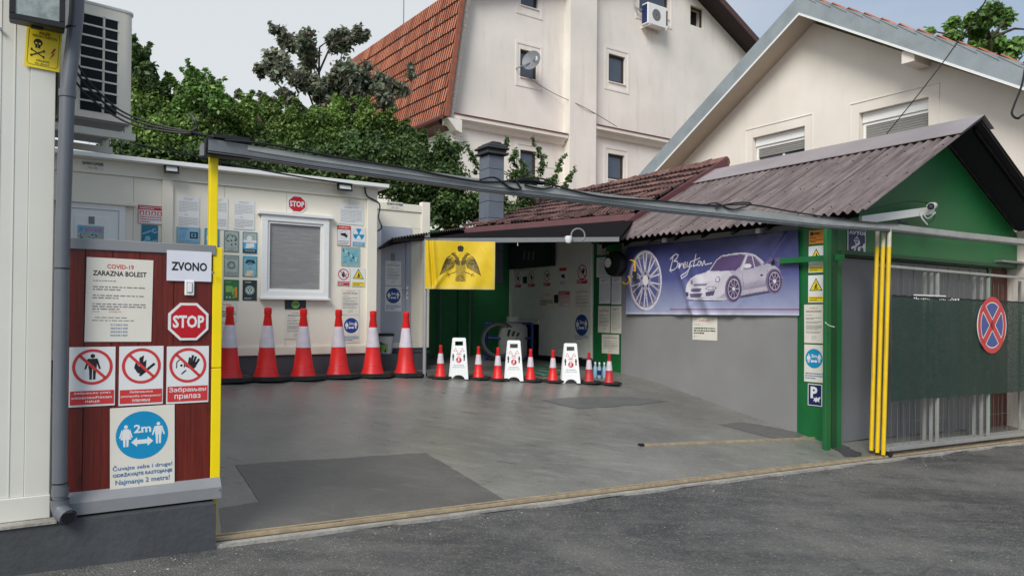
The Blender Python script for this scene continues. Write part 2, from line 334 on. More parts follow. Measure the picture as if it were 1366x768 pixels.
# ------------------------------------------------------------------ lettering and printed signs
_TX = {}
def textmesh(s, bold=0):
    k = (s, bold)
    if k in _TX: return _TX[k]
    cu = bpy.data.curves.new('t', 'FONT'); cu.body = s; cu.resolution_u = 2; cu.offset = bold; cu.fill_mode = 'FRONT' if hasattr(cu, 'fill_mode') else cu.fill_mode
    o = bpy.data.objects.new('t', cu); me = o.to_mesh()
    v = np.array([x.co[:] for x in me.vertices]).reshape(-1, 3); f = [tuple(p.vertices) for p in me.polygons]
    o.to_mesh_clear(); bpy.data.objects.remove(o); bpy.data.curves.remove(cu)
    if len(v) == 0: v = np.zeros((1, 3)); f = []
    v = v[:, :2]; mn, mxx = v.min(0), v.max(0); v = (v-mn)/np.maximum(mxx-mn, 1e-6)
    _TX[k] = (v, f); return _TX[k]
class Sign:
    """a printed sheet or plate standing in a plane; x runs right 0..1, y runs down 0..1"""
    def __init__(s, name, label, cat, pl, x0, y0, x1, y1, bg='w', group=None, t=.004, off=.002, shape=None, tilt=0):
        xm, ym = (x0+x1)/2, (y0+y1)/2
        a0, a1 = pl.az(x0, ym)[0], pl.az(x1, ym)[0]; z1, z0 = pl.az(xm, y0)[1], pl.az(xm, y1)[1]
        s.w, s.h = a1-a0, z1-z0; s.pl = pl
        c = pl.pt((a0+a1)/2, (z0+z1)/2, off)
        s.R = (pl.R*math.cos(tilt)+ZD*math.sin(tilt)); s.D = -(ZD*math.cos(tilt)-pl.R*math.sin(tilt)); s.Nn = pl.N
        s.o = c-s.R*s.w/2-s.D*s.h/2+s.Nn*t; s.t = t; s.asp = s.h/s.w; s.k = 0; s.parts = {}
        s.name, s.label, s.cat, s.group, s.bg = name, label, cat, group, bg
        s.shape = shape or [(0, 0), (1, 0), (1, 1), (0, 1)]
    def P(s, x, y, k=0): return s.o+s.R*(x*s.w)+s.D*(y*s.h)+s.Nn*(.0006+.0006*k)
    def _add(s, part, ink, pts, faces):
        vs, fs = s.parts.setdefault((part, ink), ([], [])); n = len(vs); vs += pts; fs += [tuple(i+n for i in f) for f in faces]
    def lay(s): s.k += 1; return s
    def poly(s, pts, ink, part='pictogram'):
        ps = [s.P(x, y, s.k) for x, y in pts][::-1]; s._add(part, ink, ps, [tuple(range(len(ps)))]); return s
    def rect(s, x0, y0, x1, y1, ink, part='colour_field'): return s.poly([(x0, y0), (x1, y0), (x1, y1), (x0, y1)], ink, part)
    def disc(s, cx, cy, r, ink, part='disc', n=40, ry=None):
        return s.poly([(cx+r*math.cos(2*math.pi*i/n), cy+(ry or r/s.asp)*math.sin(2*math.pi*i/n)) for i in range(n)], ink, part)
    def ring(s, cx, cy, r, w, ink, part='ring', n=40, a0=0, a1=2*math.pi):
        ps, fs = [], []
        for i in range(n+1):
            a = a0+(a1-a0)*i/n
            for q in (r, r-w): ps.append(s.P(cx+q*math.cos(a), cy+q/s.asp*math.sin(a), s.k))
        for i in range(n): fs.append((2*i, 2*i+1, 2*i+3, 2*i+2))
        s._add(part, ink, ps, fs); return s
    def line(s, pts, w, ink, part='pictogram'):
        for (xa, ya), (xb, yb) in zip(pts[:-1], pts[1:]):
            dx, dy = xb-xa, (yb-ya)*s.asp; l = math.hypot(dx, dy) or 1; nx, ny = -dy/l*w/2, dx/l*w/2/s.asp
            s.poly([(xa+nx, ya+ny), (xb+nx, yb+ny), (xb-nx, yb-ny), (xa-nx, ya-ny)], ink, part)
        return s
    def frame(s, m, w, ink, part='border', mt=None):
        a = s.asp; my = m/a; wy = w/a
        s.rect(m, my, 1-m, my+wy, ink, part); s.rect(m, 1-my-wy, 1-m, 1-my, ink, part)
        s.rect(m, my+wy, m+w, 1-my-wy, ink, part); s.rect(1-m-w, my+wy, 1-m, 1-my-wy, ink, part); return s
    def text(s, st, x0, y0, x1, y1, ink='k', bold=.0, part='lettering'):
        v, f = textmesh(st, bold); s._add(part, ink, [s.P(x0+(x1-x0)*a, y1-(y1-y0)*b, s.k) for a, b in v], f); return s
    def para(s, x0, y0, x1, y1, n, ink='gy', part='small_print', fill=.42, seed=None):
        rr = random.Random(seed or int(x0*99+y0*999+n)); hh = (y1-y0)/n
        for i in range(n):
            x = x0; e = x1 if i < n-1 else x0+(x1-x0)*rr.uniform(.4, .9)
            while x < e-.02:
                l = rr.uniform(.03, .13)*(x1-x0); x2 = min(x+l, e)
                s.rect(x, y0+hh*i+hh*(1-fill)/2, x2, y0+hh*i+hh*(1+fill)/2, ink, part); x = x2+.016*(x1-x0)+.006
        return s
    # --- pictograms
    def man(s, cx, cy, h, ink='k', woman=False):
        u = h/10; X = lambda x: cx+x*u*s.asp; Y = lambda y: cy+y*u
        s.disc(cx, Y(-4.2), .8*u*s.asp, ink, 'pictogram', 14)
        if woman: s.poly([(X(-1.1), Y(-3.2)), (X(1.1), Y(-3.2)), (X(1.5), Y(-1)), (X(2.2), Y(1.6)), (X(-2.2), Y(1.6)), (X(-1.5), Y(-1))], ink)
        else: s.poly([(X(-1.6), Y(-3.2)), (X(1.6), Y(-3.2)), (X(1.35), Y(.8)), (X(-1.35), Y(.8))], ink)
        s.poly([(X(-1.7), Y(-3.1)), (X(-1.2), Y(-2)), (X(-2.2), Y(.9)), (X(-2.8), Y(.8))], ink); s.poly([(X(1.7), Y(-3.1)), (X(2.8), Y(.8)), (X(2.2), Y(.9)), (X(1.2), Y(-2))], ink)
        b = 1.6 if woman else .8
        s.poly([(X(-1.2), Y(b)), (X(-.15), Y(b)), (X(-.2), Y(4.9)), (X(-1.0), Y(4.9))], ink); return s.poly([(X(.15), Y(b)), (X(1.2), Y(b)), (X(1.0), Y(4.9)), (X(.2), Y(4.9))], ink)
    def ban(s, cx, cy, r, what, ring='r'):
        A = s.asp; q = lambda x, y: (cx+x*r, cy+y*r/A)
        s.lay()
        if what == 'man': s.man(cx, cy, 1.45*r/A)
        elif what == 'fire':
            s.poly([q(-.38, .1), q(-.3, -.2), q(-.1, .05), q(-.12, -.45), q(.12, -.6), q(.08, -.2), q(.25, -.35), q(.22, .15), q(.05, .45), q(-.2, .4)], 'k')
            s.line([q(-.1, .55), q(.68, -.12)], r*.13, 'k')
        elif what == 'hand':
            s.poly([q(.0, .1), q(.2, .28), q(.42, .12), q(.5, -.15), q(.3, -.2), q(.02, -.1)], 'k')
            for a, b, c, d in ((.05, -.1, .1, -.45), (.18, -.12, .26, -.58), (.3, -.12, .42, -.5), (.42, -.05, .6, -.36), (.08, .12, -.15, -.02)): s.line([q(a, b), q(c, d)], r*.12, 'k')
            s.line([q(-.62, .15), q(-.6, -.2), q(-.4, -.38), q(-.2, -.2), q(-.2, .12)], r*.05, 'k'); s.line([q(-.35, .5), q(-.1, .28)], r*.07, 'k')
            s.disc(*q(-.36, 0), r*.07, 'k', 'pictogram', 10)
        else:
            s.poly([q(-.45, .1), q(-.2, -.25), q(.3, -.1), q(.45, .25), q(-.1, .4)], 'k')
        s.lay(); s.ring(cx, cy, r, r*.15, ring); s.line([q(-.64, -.64), q(.64, .64)], r*.15, ring, 'ring'); return s
    def tri(s, cx, cy, r, what=''):
        A = s.asp; q = lambda x, y: (cx+x*r, cy+y*r/A)
        s.lay().poly([q(0, -1), q(1, .72), q(-1, .72)], 'k', 'triangle'); s.lay().poly([q(0, -.8), q(.83, .62), q(-.83, .62)], 'y', 'triangle'); s.lay()
        s.poly([q(-.3, .5), q(.32, .5), q(.32, .36), q(-.3, .36)], 'k')
        if what == 'fall': s.poly([q(-.25, .3), q(-.05, -.15), q(.1, -.2), q(.3, .05), q(.05, .05), q(.2, .3)], 'k'); s.disc(*q(.02, -.33), r*.09, 'k', 'pictogram', 10)
        else: s.poly([q(-.1, .3), q(-.02, -.35), q(.12, -.3), q(.3, .3)], 'k')
        return s
    def dist2m(s, cx, cy, r, col='b', ink='w'):
        A = s.asp; q = lambda x, y: (cx+x*r, cy+y*r/A)
        s.lay().disc(cx, cy, r, col); s.lay()
        s.man(*q(-.62, .0), .92*r/A, ink, True); s.man(*q(.62, -.04), .92*r/A, ink)
        s.text('2m', q(-.32, -.62)[0], q(-.32, -.45)[1], q(.34, -.2)[0], q(.34, -.1)[1], ink, .03)
        s.poly([q(-.42, .28), q(-.2, .08), q(-.2, .19), q(.2, .19), q(.2, .08), q(.42, .28), q(.2, .48), q(.2, .37), q(-.2, .37), q(-.2, .48)], ink); return s
    def covid(s, small=True, inkt='r', qr=True):
        s.lay().text('COVID-19', .30, .075, .70, .115, inkt, .01).text('ZARAZNA BOLEST', .10, .155, .90, .2, 'k', .02)
        for a, b, n in ((.26, .29, 1), (.33, .4, 2), (.43, .5, 2), (.53, .66, 4), (.69, .75, 2)): s.para(.1, a, .5 if n == 1 else .9, b, n, 'gy', fill=.5)
        if small: s.para(.38, .8, .64, .93, 5, 'lg', fill=.5)
        return s
    def done(s):
        mb = MB(); mb.prism([s.P(x, y, -1) for x, y in s.shape], -s.Nn*s.t)
        base = s.P(.5, 1, -1)
        root = mb.build(s.name, INK[s.bg] if isinstance(s.bg, str) else s.bg, loc=base); tag(root, s.label, s.cat, s.group)
        for (part, ink), (vs, fs) in s.parts.items():
            m = MB(); m.v, m.f = vs, fs; pp = m.build(part, INK[ink], root); (pp.__setitem__('kind', 'stuff') if part == 'small_print' else None)
        return root
OCT = [(.29, 0), (.71, 0), (1, .29), (1, .71), (.71, 1), (.29, 1), (0, .71), (0, .29)]
def octsign(pl, x0, y0, x1, y1, label, t=.012):
    s = Sign('stop_sign', label, 'sign', pl, x0, y0, x1, y1, 'w', shape=OCT, t=t)
    s.lay().poly([(.5+(x-.5)*.87, .5+(y-.5)*.87) for x, y in OCT], 'dr', 'red_field').lay().text('STOP', .11, .33, .89, .67, 'w', .035); return s.done()

# ------------------------------------------------------------------ a drawing surface for cloth prints and picture plates (colours per vertex)
class Canvas:
    def __init__(s, nx, ny, w, h):
        s.nx, s.ny, s.w, s.h = nx, ny, w, h; s.c = np.zeros((ny, nx, 3), np.float32)
        xs = (np.arange(nx)+.5)/nx*w; ys = (np.arange(ny)+.5)/ny*h; s.X, s.Y = np.meshgrid(xs, ys)
    def put(s, m, col, a=1.): s.c[m] = s.c[m]*(1-a)+np.array(col[:3], np.float32)*a
    yt = None
    def T(s, y): return y if not s.yt else s.yt[0]+(y-s.yt[0])*s.yt[1]
    def poly(s, pts, col, a=1.):
        pts = [(x, s.T(y)) for x, y in pts]
        m = np.zeros(s.X.shape, bool); n = len(pts)
        for i in range(n):
            (x0, y0), (x1, y1) = pts[i], pts[(i+1) % n]
            if y0 == y1: continue
            c = ((y0 > s.Y) != (y1 > s.Y)) & (s.X < (x1-x0)*(s.Y-y0)/(y1-y0)+x0); m ^= c
        s.put(m, col, a); return s
    def ell(s, cx, cy, rx, ry, col, a=1., inner=None, rot=0):
        cy = s.T(cy); ry = ry*(s.yt[1] if s.yt else 1)
        dx, dy = s.X-cx, s.Y-cy; x = dx*math.cos(rot)+dy*math.sin(rot); y = -dx*math.sin(rot)+dy*math.cos(rot)
        d = (x/rx)**2+(y/ry)**2; m = d <= 1
        if inner: m &= d >= inner**2
        s.put(m, col, a); return s
    def line(s, pts, w, col, a=1.):
        pts = [(x, s.T(y)) for x, y in pts]
        m = np.zeros(s.X.shape, bool)
        for (x0, y0), (x1, y1) in zip(pts[:-1], pts[1:]):
            dx, dy = x1-x0, y1-y0; l2 = dx*dx+dy*dy or 1e-9
            t = np.clip(((s.X-x0)*dx+(s.Y-y0)*dy)/l2, 0, 1); m |= (s.X-x0-t*dx)**2+(s.Y-y0-t*dy)**2 <= (w/2)**2
        s.put(m, col, a); return s
    def mesh(s, name, origin, Rv, Dv, disp=None, rough=.4, thick=None, Nv=None, parent=None, sheen=0, loc=None):
        nx, ny = s.nx, s.ny
        gx = np.linspace(0, s.w, nx+1); gy = np.linspace(0, s.h, ny+1); GX, GY = np.meshgrid(gx, gy)
        D = disp(GX, GY) if disp else np.zeros_like(GX)
        o, r, d, n = map(np.array, (origin, Rv, Dv, Nv))
        V = o+GX[..., None]*r+GY[..., None]*d+D[..., None]*n; V = V.reshape(-1, 3)
        base = np.array(_LOC[parent.name]) if parent else np.array(loc if loc is not None else o)
        i, j = np.meshgrid(np.arange(nx), np.arange(ny)); a = (j*(nx+1)+i).ravel()
        F = np.stack([a, a+nx+1, a+nx+2, a+1], 1)
        me = bpy.data.meshes.new(name); me.vertices.add(len(V)); me.vertices.foreach_set('co', (V-base).astype(np.float32).ravel())
        me.loops.add(F.size); me.loops.foreach_set('vertex_index', F.ravel().astype(np.int32))
        me.polygons.add(len(F)); me.polygons.foreach_set('loop_start', np.arange(0, F.size, 4).astype(np.int32)); me.update(calc_edges=True)
        me.polygons.foreach_set('use_smooth', [True]*len(F))
        at = me.color_attributes.new('print', 'FLOAT_COLOR', 'CORNER')
        cc = np.ones((len(F), 4, 4), np.float32); cc[..., :3] = s.c.reshape(-1, 1, 3); at.data.foreach_set('color', cc.ravel())
        m = bpy.data.materials.new(name+'_print'); m.use_nodes = True; t = m.node_tree; b = t.nodes['Principled BSDF']
        an = t.nodes.new('ShaderNodeAttribute'); an.attribute_name = 'print'
        tc = t.nodes.new('ShaderNodeTexCoord'); nn = noise(t, tc.outputs['Object'], 9, 5)
        t.links.new(mixc(t, .5, an.outputs['Color'], ramp(t, nn, [(.3, (.88,)*3), (.7, (1.1,)*3)]), 'MULTIPLY'), b.inputs['Base Color'])
        b.inputs['Roughness'].default_value = rough; me.materials.append(m)
        ob = bpy.data.objects.new(name, me); COL.objects.link(ob)
        if parent: ob.parent = parent
        else: ob.location = Vector(base)
        _LOC[ob.name] = Vector(base)
        if thick:
            md = ob.modifiers.new('thickness', 'SOLIDIFY'); md.thickness = thick; md.offset = -1
        return ob

# ------------------------------------------------------------------ foliage
def leaves(name, m, clumps, per, size, seed=1, parent=None, flat=.6, aspect=1.7):
    r = np.random.default_rng(seed); C = np.array([c[:3] for c in clumps]); S = np.array([c[3] for c in clumps])
    cn = np.clip(per*(S/S.mean())**2, 4, per*3).astype(int); ci = np.repeat(np.arange(len(clumps)), cn); k = len(ci)
    d = r.normal(size=(k, 3)); p = C[ci]+d*S[ci][:, None]*np.array([.52, .52, .5]); d /= np.linalg.norm(d, axis=1)[:, None]
    nrm = d*.35+r.normal(size=(k, 3))*flat*.8+np.array([-.15, -.35, .75]); nrm /= np.linalg.norm(nrm, axis=1)[:, None]
    t = r.normal(size=(k, 3)); t -= nrm*(t*nrm).sum(1)[:, None]; t /= np.linalg.norm(t, axis=1)[:, None]; b = np.cross(nrm, t)
    sz = size*r.uniform(.6, 1.25, k)[:, None]
    tip = p+t*sz*aspect/2-nrm*sz*.15; base = p-t*sz*aspect/2; l = p+b*sz*.5+nrm*sz*.12; rt = p-b*sz*.5+nrm*sz*.12
    V = np.stack([base, rt, tip, l], 1).reshape(-1, 3)
    loc = np.array(_LOC[parent.name]); V = V-loc
    i = np.arange(k)*4; F = np.stack([i, i+1, i+2, i, i+2, i+3], 1).reshape(-1, 3)
    me = bpy.data.meshes.new(name); me.vertices.add(len(V)); me.vertices.foreach_set('co', V.astype(np.float32).ravel())
    me.loops.add(F.size); me.loops.foreach_set('vertex_index', F.ravel().astype(np.int32)); me.polygons.add(len(F))
    me.polygons.foreach_set('loop_start', np.arange(0, F.size, 3).astype(np.int32)); me.update(calc_edges=True)
    me.materials.append(m); o = bpy.data.objects.new(name, me); COL.objects.link(o); o.parent = parent; _LOC[o.name] = _LOC[parent.name]; return o
def tree(name, label, base, m, bark, spots, per, size, seed, trunk_r=.12, group=None, flat=.6, limb_r=.035, cat='tree', spread=(.28, .5), shoots=0):
    """spots: (point, clump radius, clumps) -- limbs are grown from the trunk to each spot"""
    r = random.Random(seed); base = Vector(base); t = thing(name, base, label, cat, group)
    top = sum((Vector(s[0]) for s in spots), Vector())/len(spots); top = Vector(((top.x+base.x)/2, (top.y+base.y)/2, top.z))
    tp = [base.lerp(top, k/6)+Vector((r.uniform(-.08, .08), r.uniform(-.08, .08), 0))*(k > 0) for k in range(7)]
    MB().tube(tp, [trunk_r*(1-.75*k/6) for k in range(7)], 8).build('trunk', bark, t, smooth=True)
    cl = []; lb = MB()
    for p, rad, n in spots:
        for _ in range(shoots):
            a_ = r.uniform(0, 6.28); q = Vector(p)+Vector((math.cos(a_), math.sin(a_), 0))*rad*r.uniform(.1, .85)+ZD*rad*r.uniform(.45, .9); dx_ = Vector((r.uniform(-.7, .7), r.uniform(-.7, .7), 1)); hh = r.uniform(.08, .34)
            for k in range(5): z_ = q+dx_*hh*k/4; cl.append((z_.x+r.uniform(-.04, .04), z_.y, z_.z, .07*(1-.12*k)))
        p = Vector(p); st = tp[min(6, max(1, int(6*(p.z-base.z-rad*1.3)/max(top.z-base.z, .1))))]
        mid = st.lerp(p, .5)+Vector((r.uniform(-.2, .2), r.uniform(-.2, .2), r.uniform(0, .2)))
        lb.tube([st, mid, p], [limb_r*1.3, limb_r, limb_r*.4], 5)
        for _ in range(n):
            d = Vector((r.gauss(0, 1), r.gauss(0, 1), r.gauss(0, .8))); d.normalize(); q = p+d*rad*r.random()**.4
            cl.append((q.x, q.y, q.z, rad*r.uniform(*spread))); 
            if r.random() < .4: lb.tube([mid.lerp(p, r.uniform(.3, 1)), q], [limb_r*.35, limb_r*.12], 4)
    lb.build('branches', bark, t)
    leaves('crown', m, cl, per, size, seed, t, flat); return t
LEAF_G = leafmat('hedge_leaf', lin(60, 92, 42), lin(122, 152, 72), lin(186, 198, 108))
LEAF_D = leafmat('maroon_maple_leaf', lin(74, 82, 70), lin(126, 134, 112), lin(156, 104, 92))
LEAF_L = leafmat('light_leaf', lin(78, 112, 54), lin(118, 156, 80), lin(168, 186, 100))
LEAF_M = leafmat('mid_leaf', lin(46, 72, 40), lin(92, 120, 66), lin(144, 154, 86))
BARK = mat('bark', lin(72, 62, 52), .9, var=.3, scale=20, bump=.6)
def cable(name, label, pts, r=.007, m=CABLE, n=6, group=None, sub=6):
    P_ = [Vector(p) for p in pts]; out_ = []
    for i in range(len(P_)-1):
        p0_, p1_, p2_, p3_ = P_[max(i-1, 0)], P_[i], P_[i+1], P_[min(i+2, len(P_)-1)]
        for k in range(sub):
            t = k/sub; out_.append(.5*((2*p1_)+(-p0_+p2_)*t+(2*p0_-5*p1_+4*p2_-p3_)*t*t+(-p0_+3*p1_-3*p2_+p3_)*t**3))
    out_.append(P_[-1]); return tag(MB().tube(out_, r, n).build(name, m, loc=P_[0], smooth=True), label, 'cable', group)
# ================================================================== GROUND
def grid(name, us, vs, zf, m):
    mb = MB(); n = len(us)
    mb.v = [W(u, v, zf(u, v)) for v in vs for u in us]
    mb.f = [(j*n+i, j*n+i+1, (j+1)*n+i+1, (j+1)*n+i) for j in range(len(vs)-1) for i in range(n-1)]
    return struct(mb.build(name, m, loc=(0, 0, 0), smooth='all'))
ground = MB(); ground.v = [Vector((-400, -400, -1.2)), Vector((400, -400, -1.2)), Vector((400, 400, -1.2)), Vector((-400, 400, -1.2))]; ground.f = [(0, 1, 2, 3)]
struct(ground.build('ground', mat('grass_ground', lin(70, 84, 50), .9, var=.3, scale=.5), loc=(0, 0, 0)))
def street_z(u, v):
    b = floor_z(u, 0)-.022
    return b+.012*math.sin(u*1.3+v)*math.sin(v*.9)*(1 if v < -.6 else 0)
grid('street', [-40, -20]+[-10+.5*i for i in range(61)]+[25, 40, 70], [-30, -20, -14, -10, -8]+[-7+.25*i for i in range(28)]+[-.05], street_z, ASPHALT)
grid('yard_floor', [-4+.4*i for i in range(45)], [-.08, 0]+[.3+.3*i for i in range(50)], floor_z, SCREED)
def patch(name, px, m, dz, step=None):
    rj = random.Random(5); ps = []
    for (xa, ya), (xb, yb_) in zip(px, px[1:]+px[:1]):
        for k in range(8): j = .9 if k else 0; ps.append(onfloor(xa+(xb-xa)*k/8+rj.uniform(-j, j), ya+(yb_-ya)*k/8+rj.uniform(-j, j)*.5))
    mb = MB(); mb.v = [p+Vector((0, 0, dz)) for p in ps]; mb.f = [tuple(range(len(ps)))[::-1]]
    o = mb.build(name, m, loc=(0, 0, 0)); return struct(o)
patch('dark_floor_patch', [(314, 620), (370, 616), (440, 612), (520, 607), (568, 604), (600, 622), (640, 647), (678, 669), (560, 681), (440, 697), (297, 713), (292, 678), (346, 669), (330, 644)], SCREED_D, .004)
patch('repaired_floor_patch', [(722, 533), (780, 529), (840, 529), (893, 535), (840, 541), (775, 545), (745, 540)], mat('repair_screed', lin(100, 101, 100), .5, var=.12, dirt=.2), .004)
patch('damp_stain', [(960, 566), (990, 563), (1040, 571), (1074, 579), (1060, 586), (1030, 584), (1000, 577)], mat('damp_screed', lin(96, 96, 95), .35, var=.12), .004)
patch('water_spill', [(1112, 592), (1128, 594), (1140, 601), (1150, 604), (1148, 609), (1128, 609), (1120, 603), (1108, 597)], mat('wet_screed', lin(64, 65, 64), .2, var=.1), .004)

# gate track
tr = thing('gate_track', W(3.9, 0, floor_z(3.9, 0)), 'rusty three-groove sliding gate track along the edge of the yard in pale concrete', 'gate track')
def strip(v0, v1, dz0, dz1, u0, u1, name, m, par, jit=0.0):
    mb = MB(); r = random.Random(3); n = 44
    for k in range(n):
        a, b = u0+(u1-u0)*k/n, u0+(u1-u0)*(k+1)/n
        ja, jb = (jit*math.sin(k*1.9)+jit*.8*math.sin(k*4.7), jit*math.sin((k+1)*1.9)+jit*.8*math.sin((k+1)*4.7))
        za, zb = floor_z(a, 0), floor_z(b, 0)
        mb.add([W(a, v0+ja, za+dz0), W(b, v0+jb, zb+dz0), W(b, v1, zb+dz0), W(a, v1, za+dz0), W(a, v0+ja, za+dz1), W(b, v0+jb, zb+dz1), W(b, v1, zb+dz1), W(a, v1, za+dz1)],
               [(0, 3, 2, 1), (4, 5, 6, 7), (0, 1, 5, 4), (2, 3, 7, 6)])
    return mb.build(name, m, par)
strip(-.085, -.02, -.12, .003, -.02, 14, 'concrete_edge', CONC, tr, .018)
for v in (.0, .085, .17): strip(v, v+.022, -.01, .024 if v else .03, .03, 14, 'rail', RUST, tr)
strip(-.018, .2, -.02, .007, .03, 14, 'track_bed', mat('track_bed', lin(96, 86, 70), .7, var=.25, scale=18, dirt=.5), tr)
a, b = onfloor(860, 595), onfloor(1100, 585)
t2 = thing('floor_rail', a, 'short thin steel rail lying in the yard floor in front of the green post', 'rail')
dd = (b-a); nn = Vector((-dd.y, dd.x, 0)).normalized()
MB().bx(a+Vector((0, 0, -.02)), dd, nn*.035, ZD*.045).build('rail', RUST, t2)
MB().bx(a+nn*.035+Vector((0, 0, -.02)), dd, nn*.03, ZD*.028).build('flange', mat('pale_flange', lin(168, 162, 150), .6, var=.2, dirt=.4), t2)
MB().bx(a-dd.normalized()*.06+nn*.0+Vector((0, 0, -.02)), dd.normalized()*.055, nn*.05, ZD*.05).build('end_block', BLACK, t2)

# ================================================================== LEFT: plinth, container, notice board, gate post
UL = uat(0, 70)
pl = MB().yb(-6, .012, -.10, .30, -.4, .315); MB.yb(pl, -6, -.02, .30, .32, -.4, .3)
pl.build('plinth_wall', PLINTH, loc=W(-1, 0, -.1)); tag(bpy.data.objects['plinth_wall'], 'low dark grey concrete plinth under the white container and red notice board', 'plinth')
MB().yb(-6, -.9, -.115, -.0, .318, .334).build('mortar_bed', CONC, bpy.data.objects['plinth_wall'])
c0 = thing('site_container', W(UL-1.5, 0, .335), 'tall white panel container at the left edge with grey downpipe at its corner', 'container')
MB().yb(UL-4, UL-.004, .03, 5, .335, 4.6).build('shell', WALLP2, c0)
edges = [UL-3.2, uat(0, 2)-.62, uat(0, 32), UL-.001]
ux = uat(0, 36)
for a_, b_ in ((UL-2.4, UL-1.45), (UL-1.448, ux-.001), (ux, UL-.0)): MB().yb(a_, b_, -.0 if b_ < UL-.01 else -.006, .028, .475, 4.6).build('wall_panel', WALLP2, c0, bevel=.003)
for k in range(7): MB().yb(ux-.5+k*.07, ux-.5+k*.07+.004, -.0035, .001, .48, 4.59).build('panel_groove', WALLP2, c0)
MB().yb(UL-4, UL+.004, -.02, .028, .335, .475).build('base_rail', WALLP2, c0, bevel=.004)

# notice board
vb = .03
u0b, u1b = uat(vb, 88), uat(vb, 283)
zt = zat(VP(vb), 200, 336); zb0 = zat(VP(vb), 180, 648)
nb = thing('notice_board', W(-.43, .03, .33), 'dark red wooden board of vertical planks with grey metal edges, covered in warning signs', 'board')
seams = [u0b] + [uat(vb, x) for x in (113, 150, 186, 232)] + [u1b]
for a_, b_ in zip(seams[:-1], seams[1:]): MB().yb(a_+.0015, b_-.0015, vb, vb+.025, zb0, zt).build('plank', WOOD, nb, bevel=.002)
MB().yb(u0b, u1b, vb+.026, vb+.05, zb0, zt).build('backing', GREYP, nb)
MB().yb(u0b-.01, u1b+.02, vb-.012, vb+.06, zt-.004, zt+.065).build('top_cap', GREYP, nb, bevel=.004)
lm = MB(); lm.prism([W(u0b-.01, vb-.005, zb0+.003), W(u0b-.01, vb+.05, zb0+.003), W(u0b-.01, vb+.05, zb0-.13), W(u0b-.01, vb-.055, zb0-.13), W(u0b-.01, vb-.055, zb0-.055)], UD*(u1b-u0b+.075)); lm.build('bottom_ledge', GREYP, nb)
MB().tube([W(u1b+.05, vb-.052, zb0-.07), W(u1b+.05, vb-.062, zb0-.07)], .006, 8).build('rivet', GALV, nb)
# yellow post at the left end of the gate opening
gp = thing('gate_post', W(.03, .05, .03), 'tall bright yellow steel post beside the red notice board holding the overhead beam', 'post')
BTOP = zat(VP(.02), 283, 198)
MB().yb(uat(.10, 278), uat(.10, 289), .10, .16, .03, BTOP).build('upright', YEL, gp, bevel=.003)
MB().yb(u1b+.002, u1b+.065, vb-.002, vb+.055, zat(VP(vb), 289, 490), zat(VP(vb), 289, 330)).build('cover_plate', YEL, gp, bevel=.003)
MB().yb(u1b+.002, u1b+.065, vb-.0035, vb+.055, zb0-.0, zat(VP(vb), 289, 491)).build('cover_plate', YEL, gp, bevel=.003)
MB().yb(u1b+.02, u1b+.045, vb-.01, vb+.015, .03, zb0-.13).build('foot_bar', YEL2, gp)
MB().tube([W(u1b+.004, -.0, 1.86), W(u1b-.012, -.02, 1.86)], .006, 6).build('bolt', GALV, gp)

# downpipe
pv = -.075
dp = thing('downpipe', W(uat(pv, 82), pv, .3), 'grey plastic rainwater downpipe running down the corner of the white container', 'downpipe')
px_ = [(105, -60), (102, 20), (90, 125), (84, 300), (81, 500), (80, 640), (80, 665)]
pts = [VP(pv).hit(x, y) for x, y in px_]
MB().tube(pts, .041, 18).build('pipe', PIPEG, dp, smooth=True)
for (x, y, h_) in ((90, 125, .045), (80.5, 655, .05)):
    p = VP(pv).hit(x, y); MB().tube([p-ZD*h_/2, p+ZD*h_/2], .047, 18).build('collar', PIPEG, dp, smooth=True)
for (x, y) in ((98, 38), (83.5, 358), (80, 644)):
    p = VP(pv).hit(x, y); MB().tube([p-ZD*.004, p+ZD*.004], .043, 18).build('seal_ring', BLACK, dp)
e = VP(pv).hit(80, 665); f_ = Vector((math.cos(R_(5)), -math.sin(R_(40)), -.10)).normalized()
eb = MB(); eb.tube([e+ZD*.0, e-ZD*.045, e-ZD*.075+f_*.025, e-ZD*.09+f_*.10], .05, 16, cap=False); eb.tube([e-ZD*.09+f_*.10, e-ZD*.088+f_*.04], .044, 16); eb.build('spout_elbow', PIPEG, dp, smooth=True)
q = e-ZD*.09+f_*.098; MB().tube([q, q+f_*.003], .041, 16).build('spout_mouth', BLACK, dp)

# floodlight top left
fl = thing('floodlight', VP(-.2).hit(50, 30), 'dark floodlight with glass front at the top of the left container', 'light')
P = VP(-.2); a0, z0 = P.az(12, 24); a1, z1 = P.az(88, -50)
ft = lambda a, z, o: P.pt(a, z, o)
MB().prism([ft(a0, z0, 0), ft(a1, z0-.01, 0), ft(a1, z1, 0), ft(a0, z1, 0)], -P.N*.1).build('housing', BLACK, fl, bevel=.008)
for (b0, b1, c0_, c1) in ((a0, a1, z0-.005, z0+.03), (a0, a0+.03, z0+.03, z1), (a1-.03, a1, z0+.03, z1)): MB().bx(ft(b0, c0_, .012), P.R*(b1-b0), ZD*(c1-c0_), P.N*-.02).build('rim', BLACK, fl, bevel=.003)
MB().bx(ft(a0+.03, z0+.03, .004), P.R*(a1-a0-.06), ZD*(z1-z0-.03), -P.N*.006).build('glass', mat('lamp_glass', lin(150, 160, 158), .15, var=.3, scale=20), fl)
MB().bx(ft((a0+a1)/2-.03, z0+.02, -.05), P.R*.06, ZD*-.035, -P.N*.03).build('bracket', BLACK, fl)
MB().tube([VP(-.012).hit(1, 40), VP(-.012).hit(1, 40)+VP(0).N*.015], .01, 8).build('screw', GALV, c0)

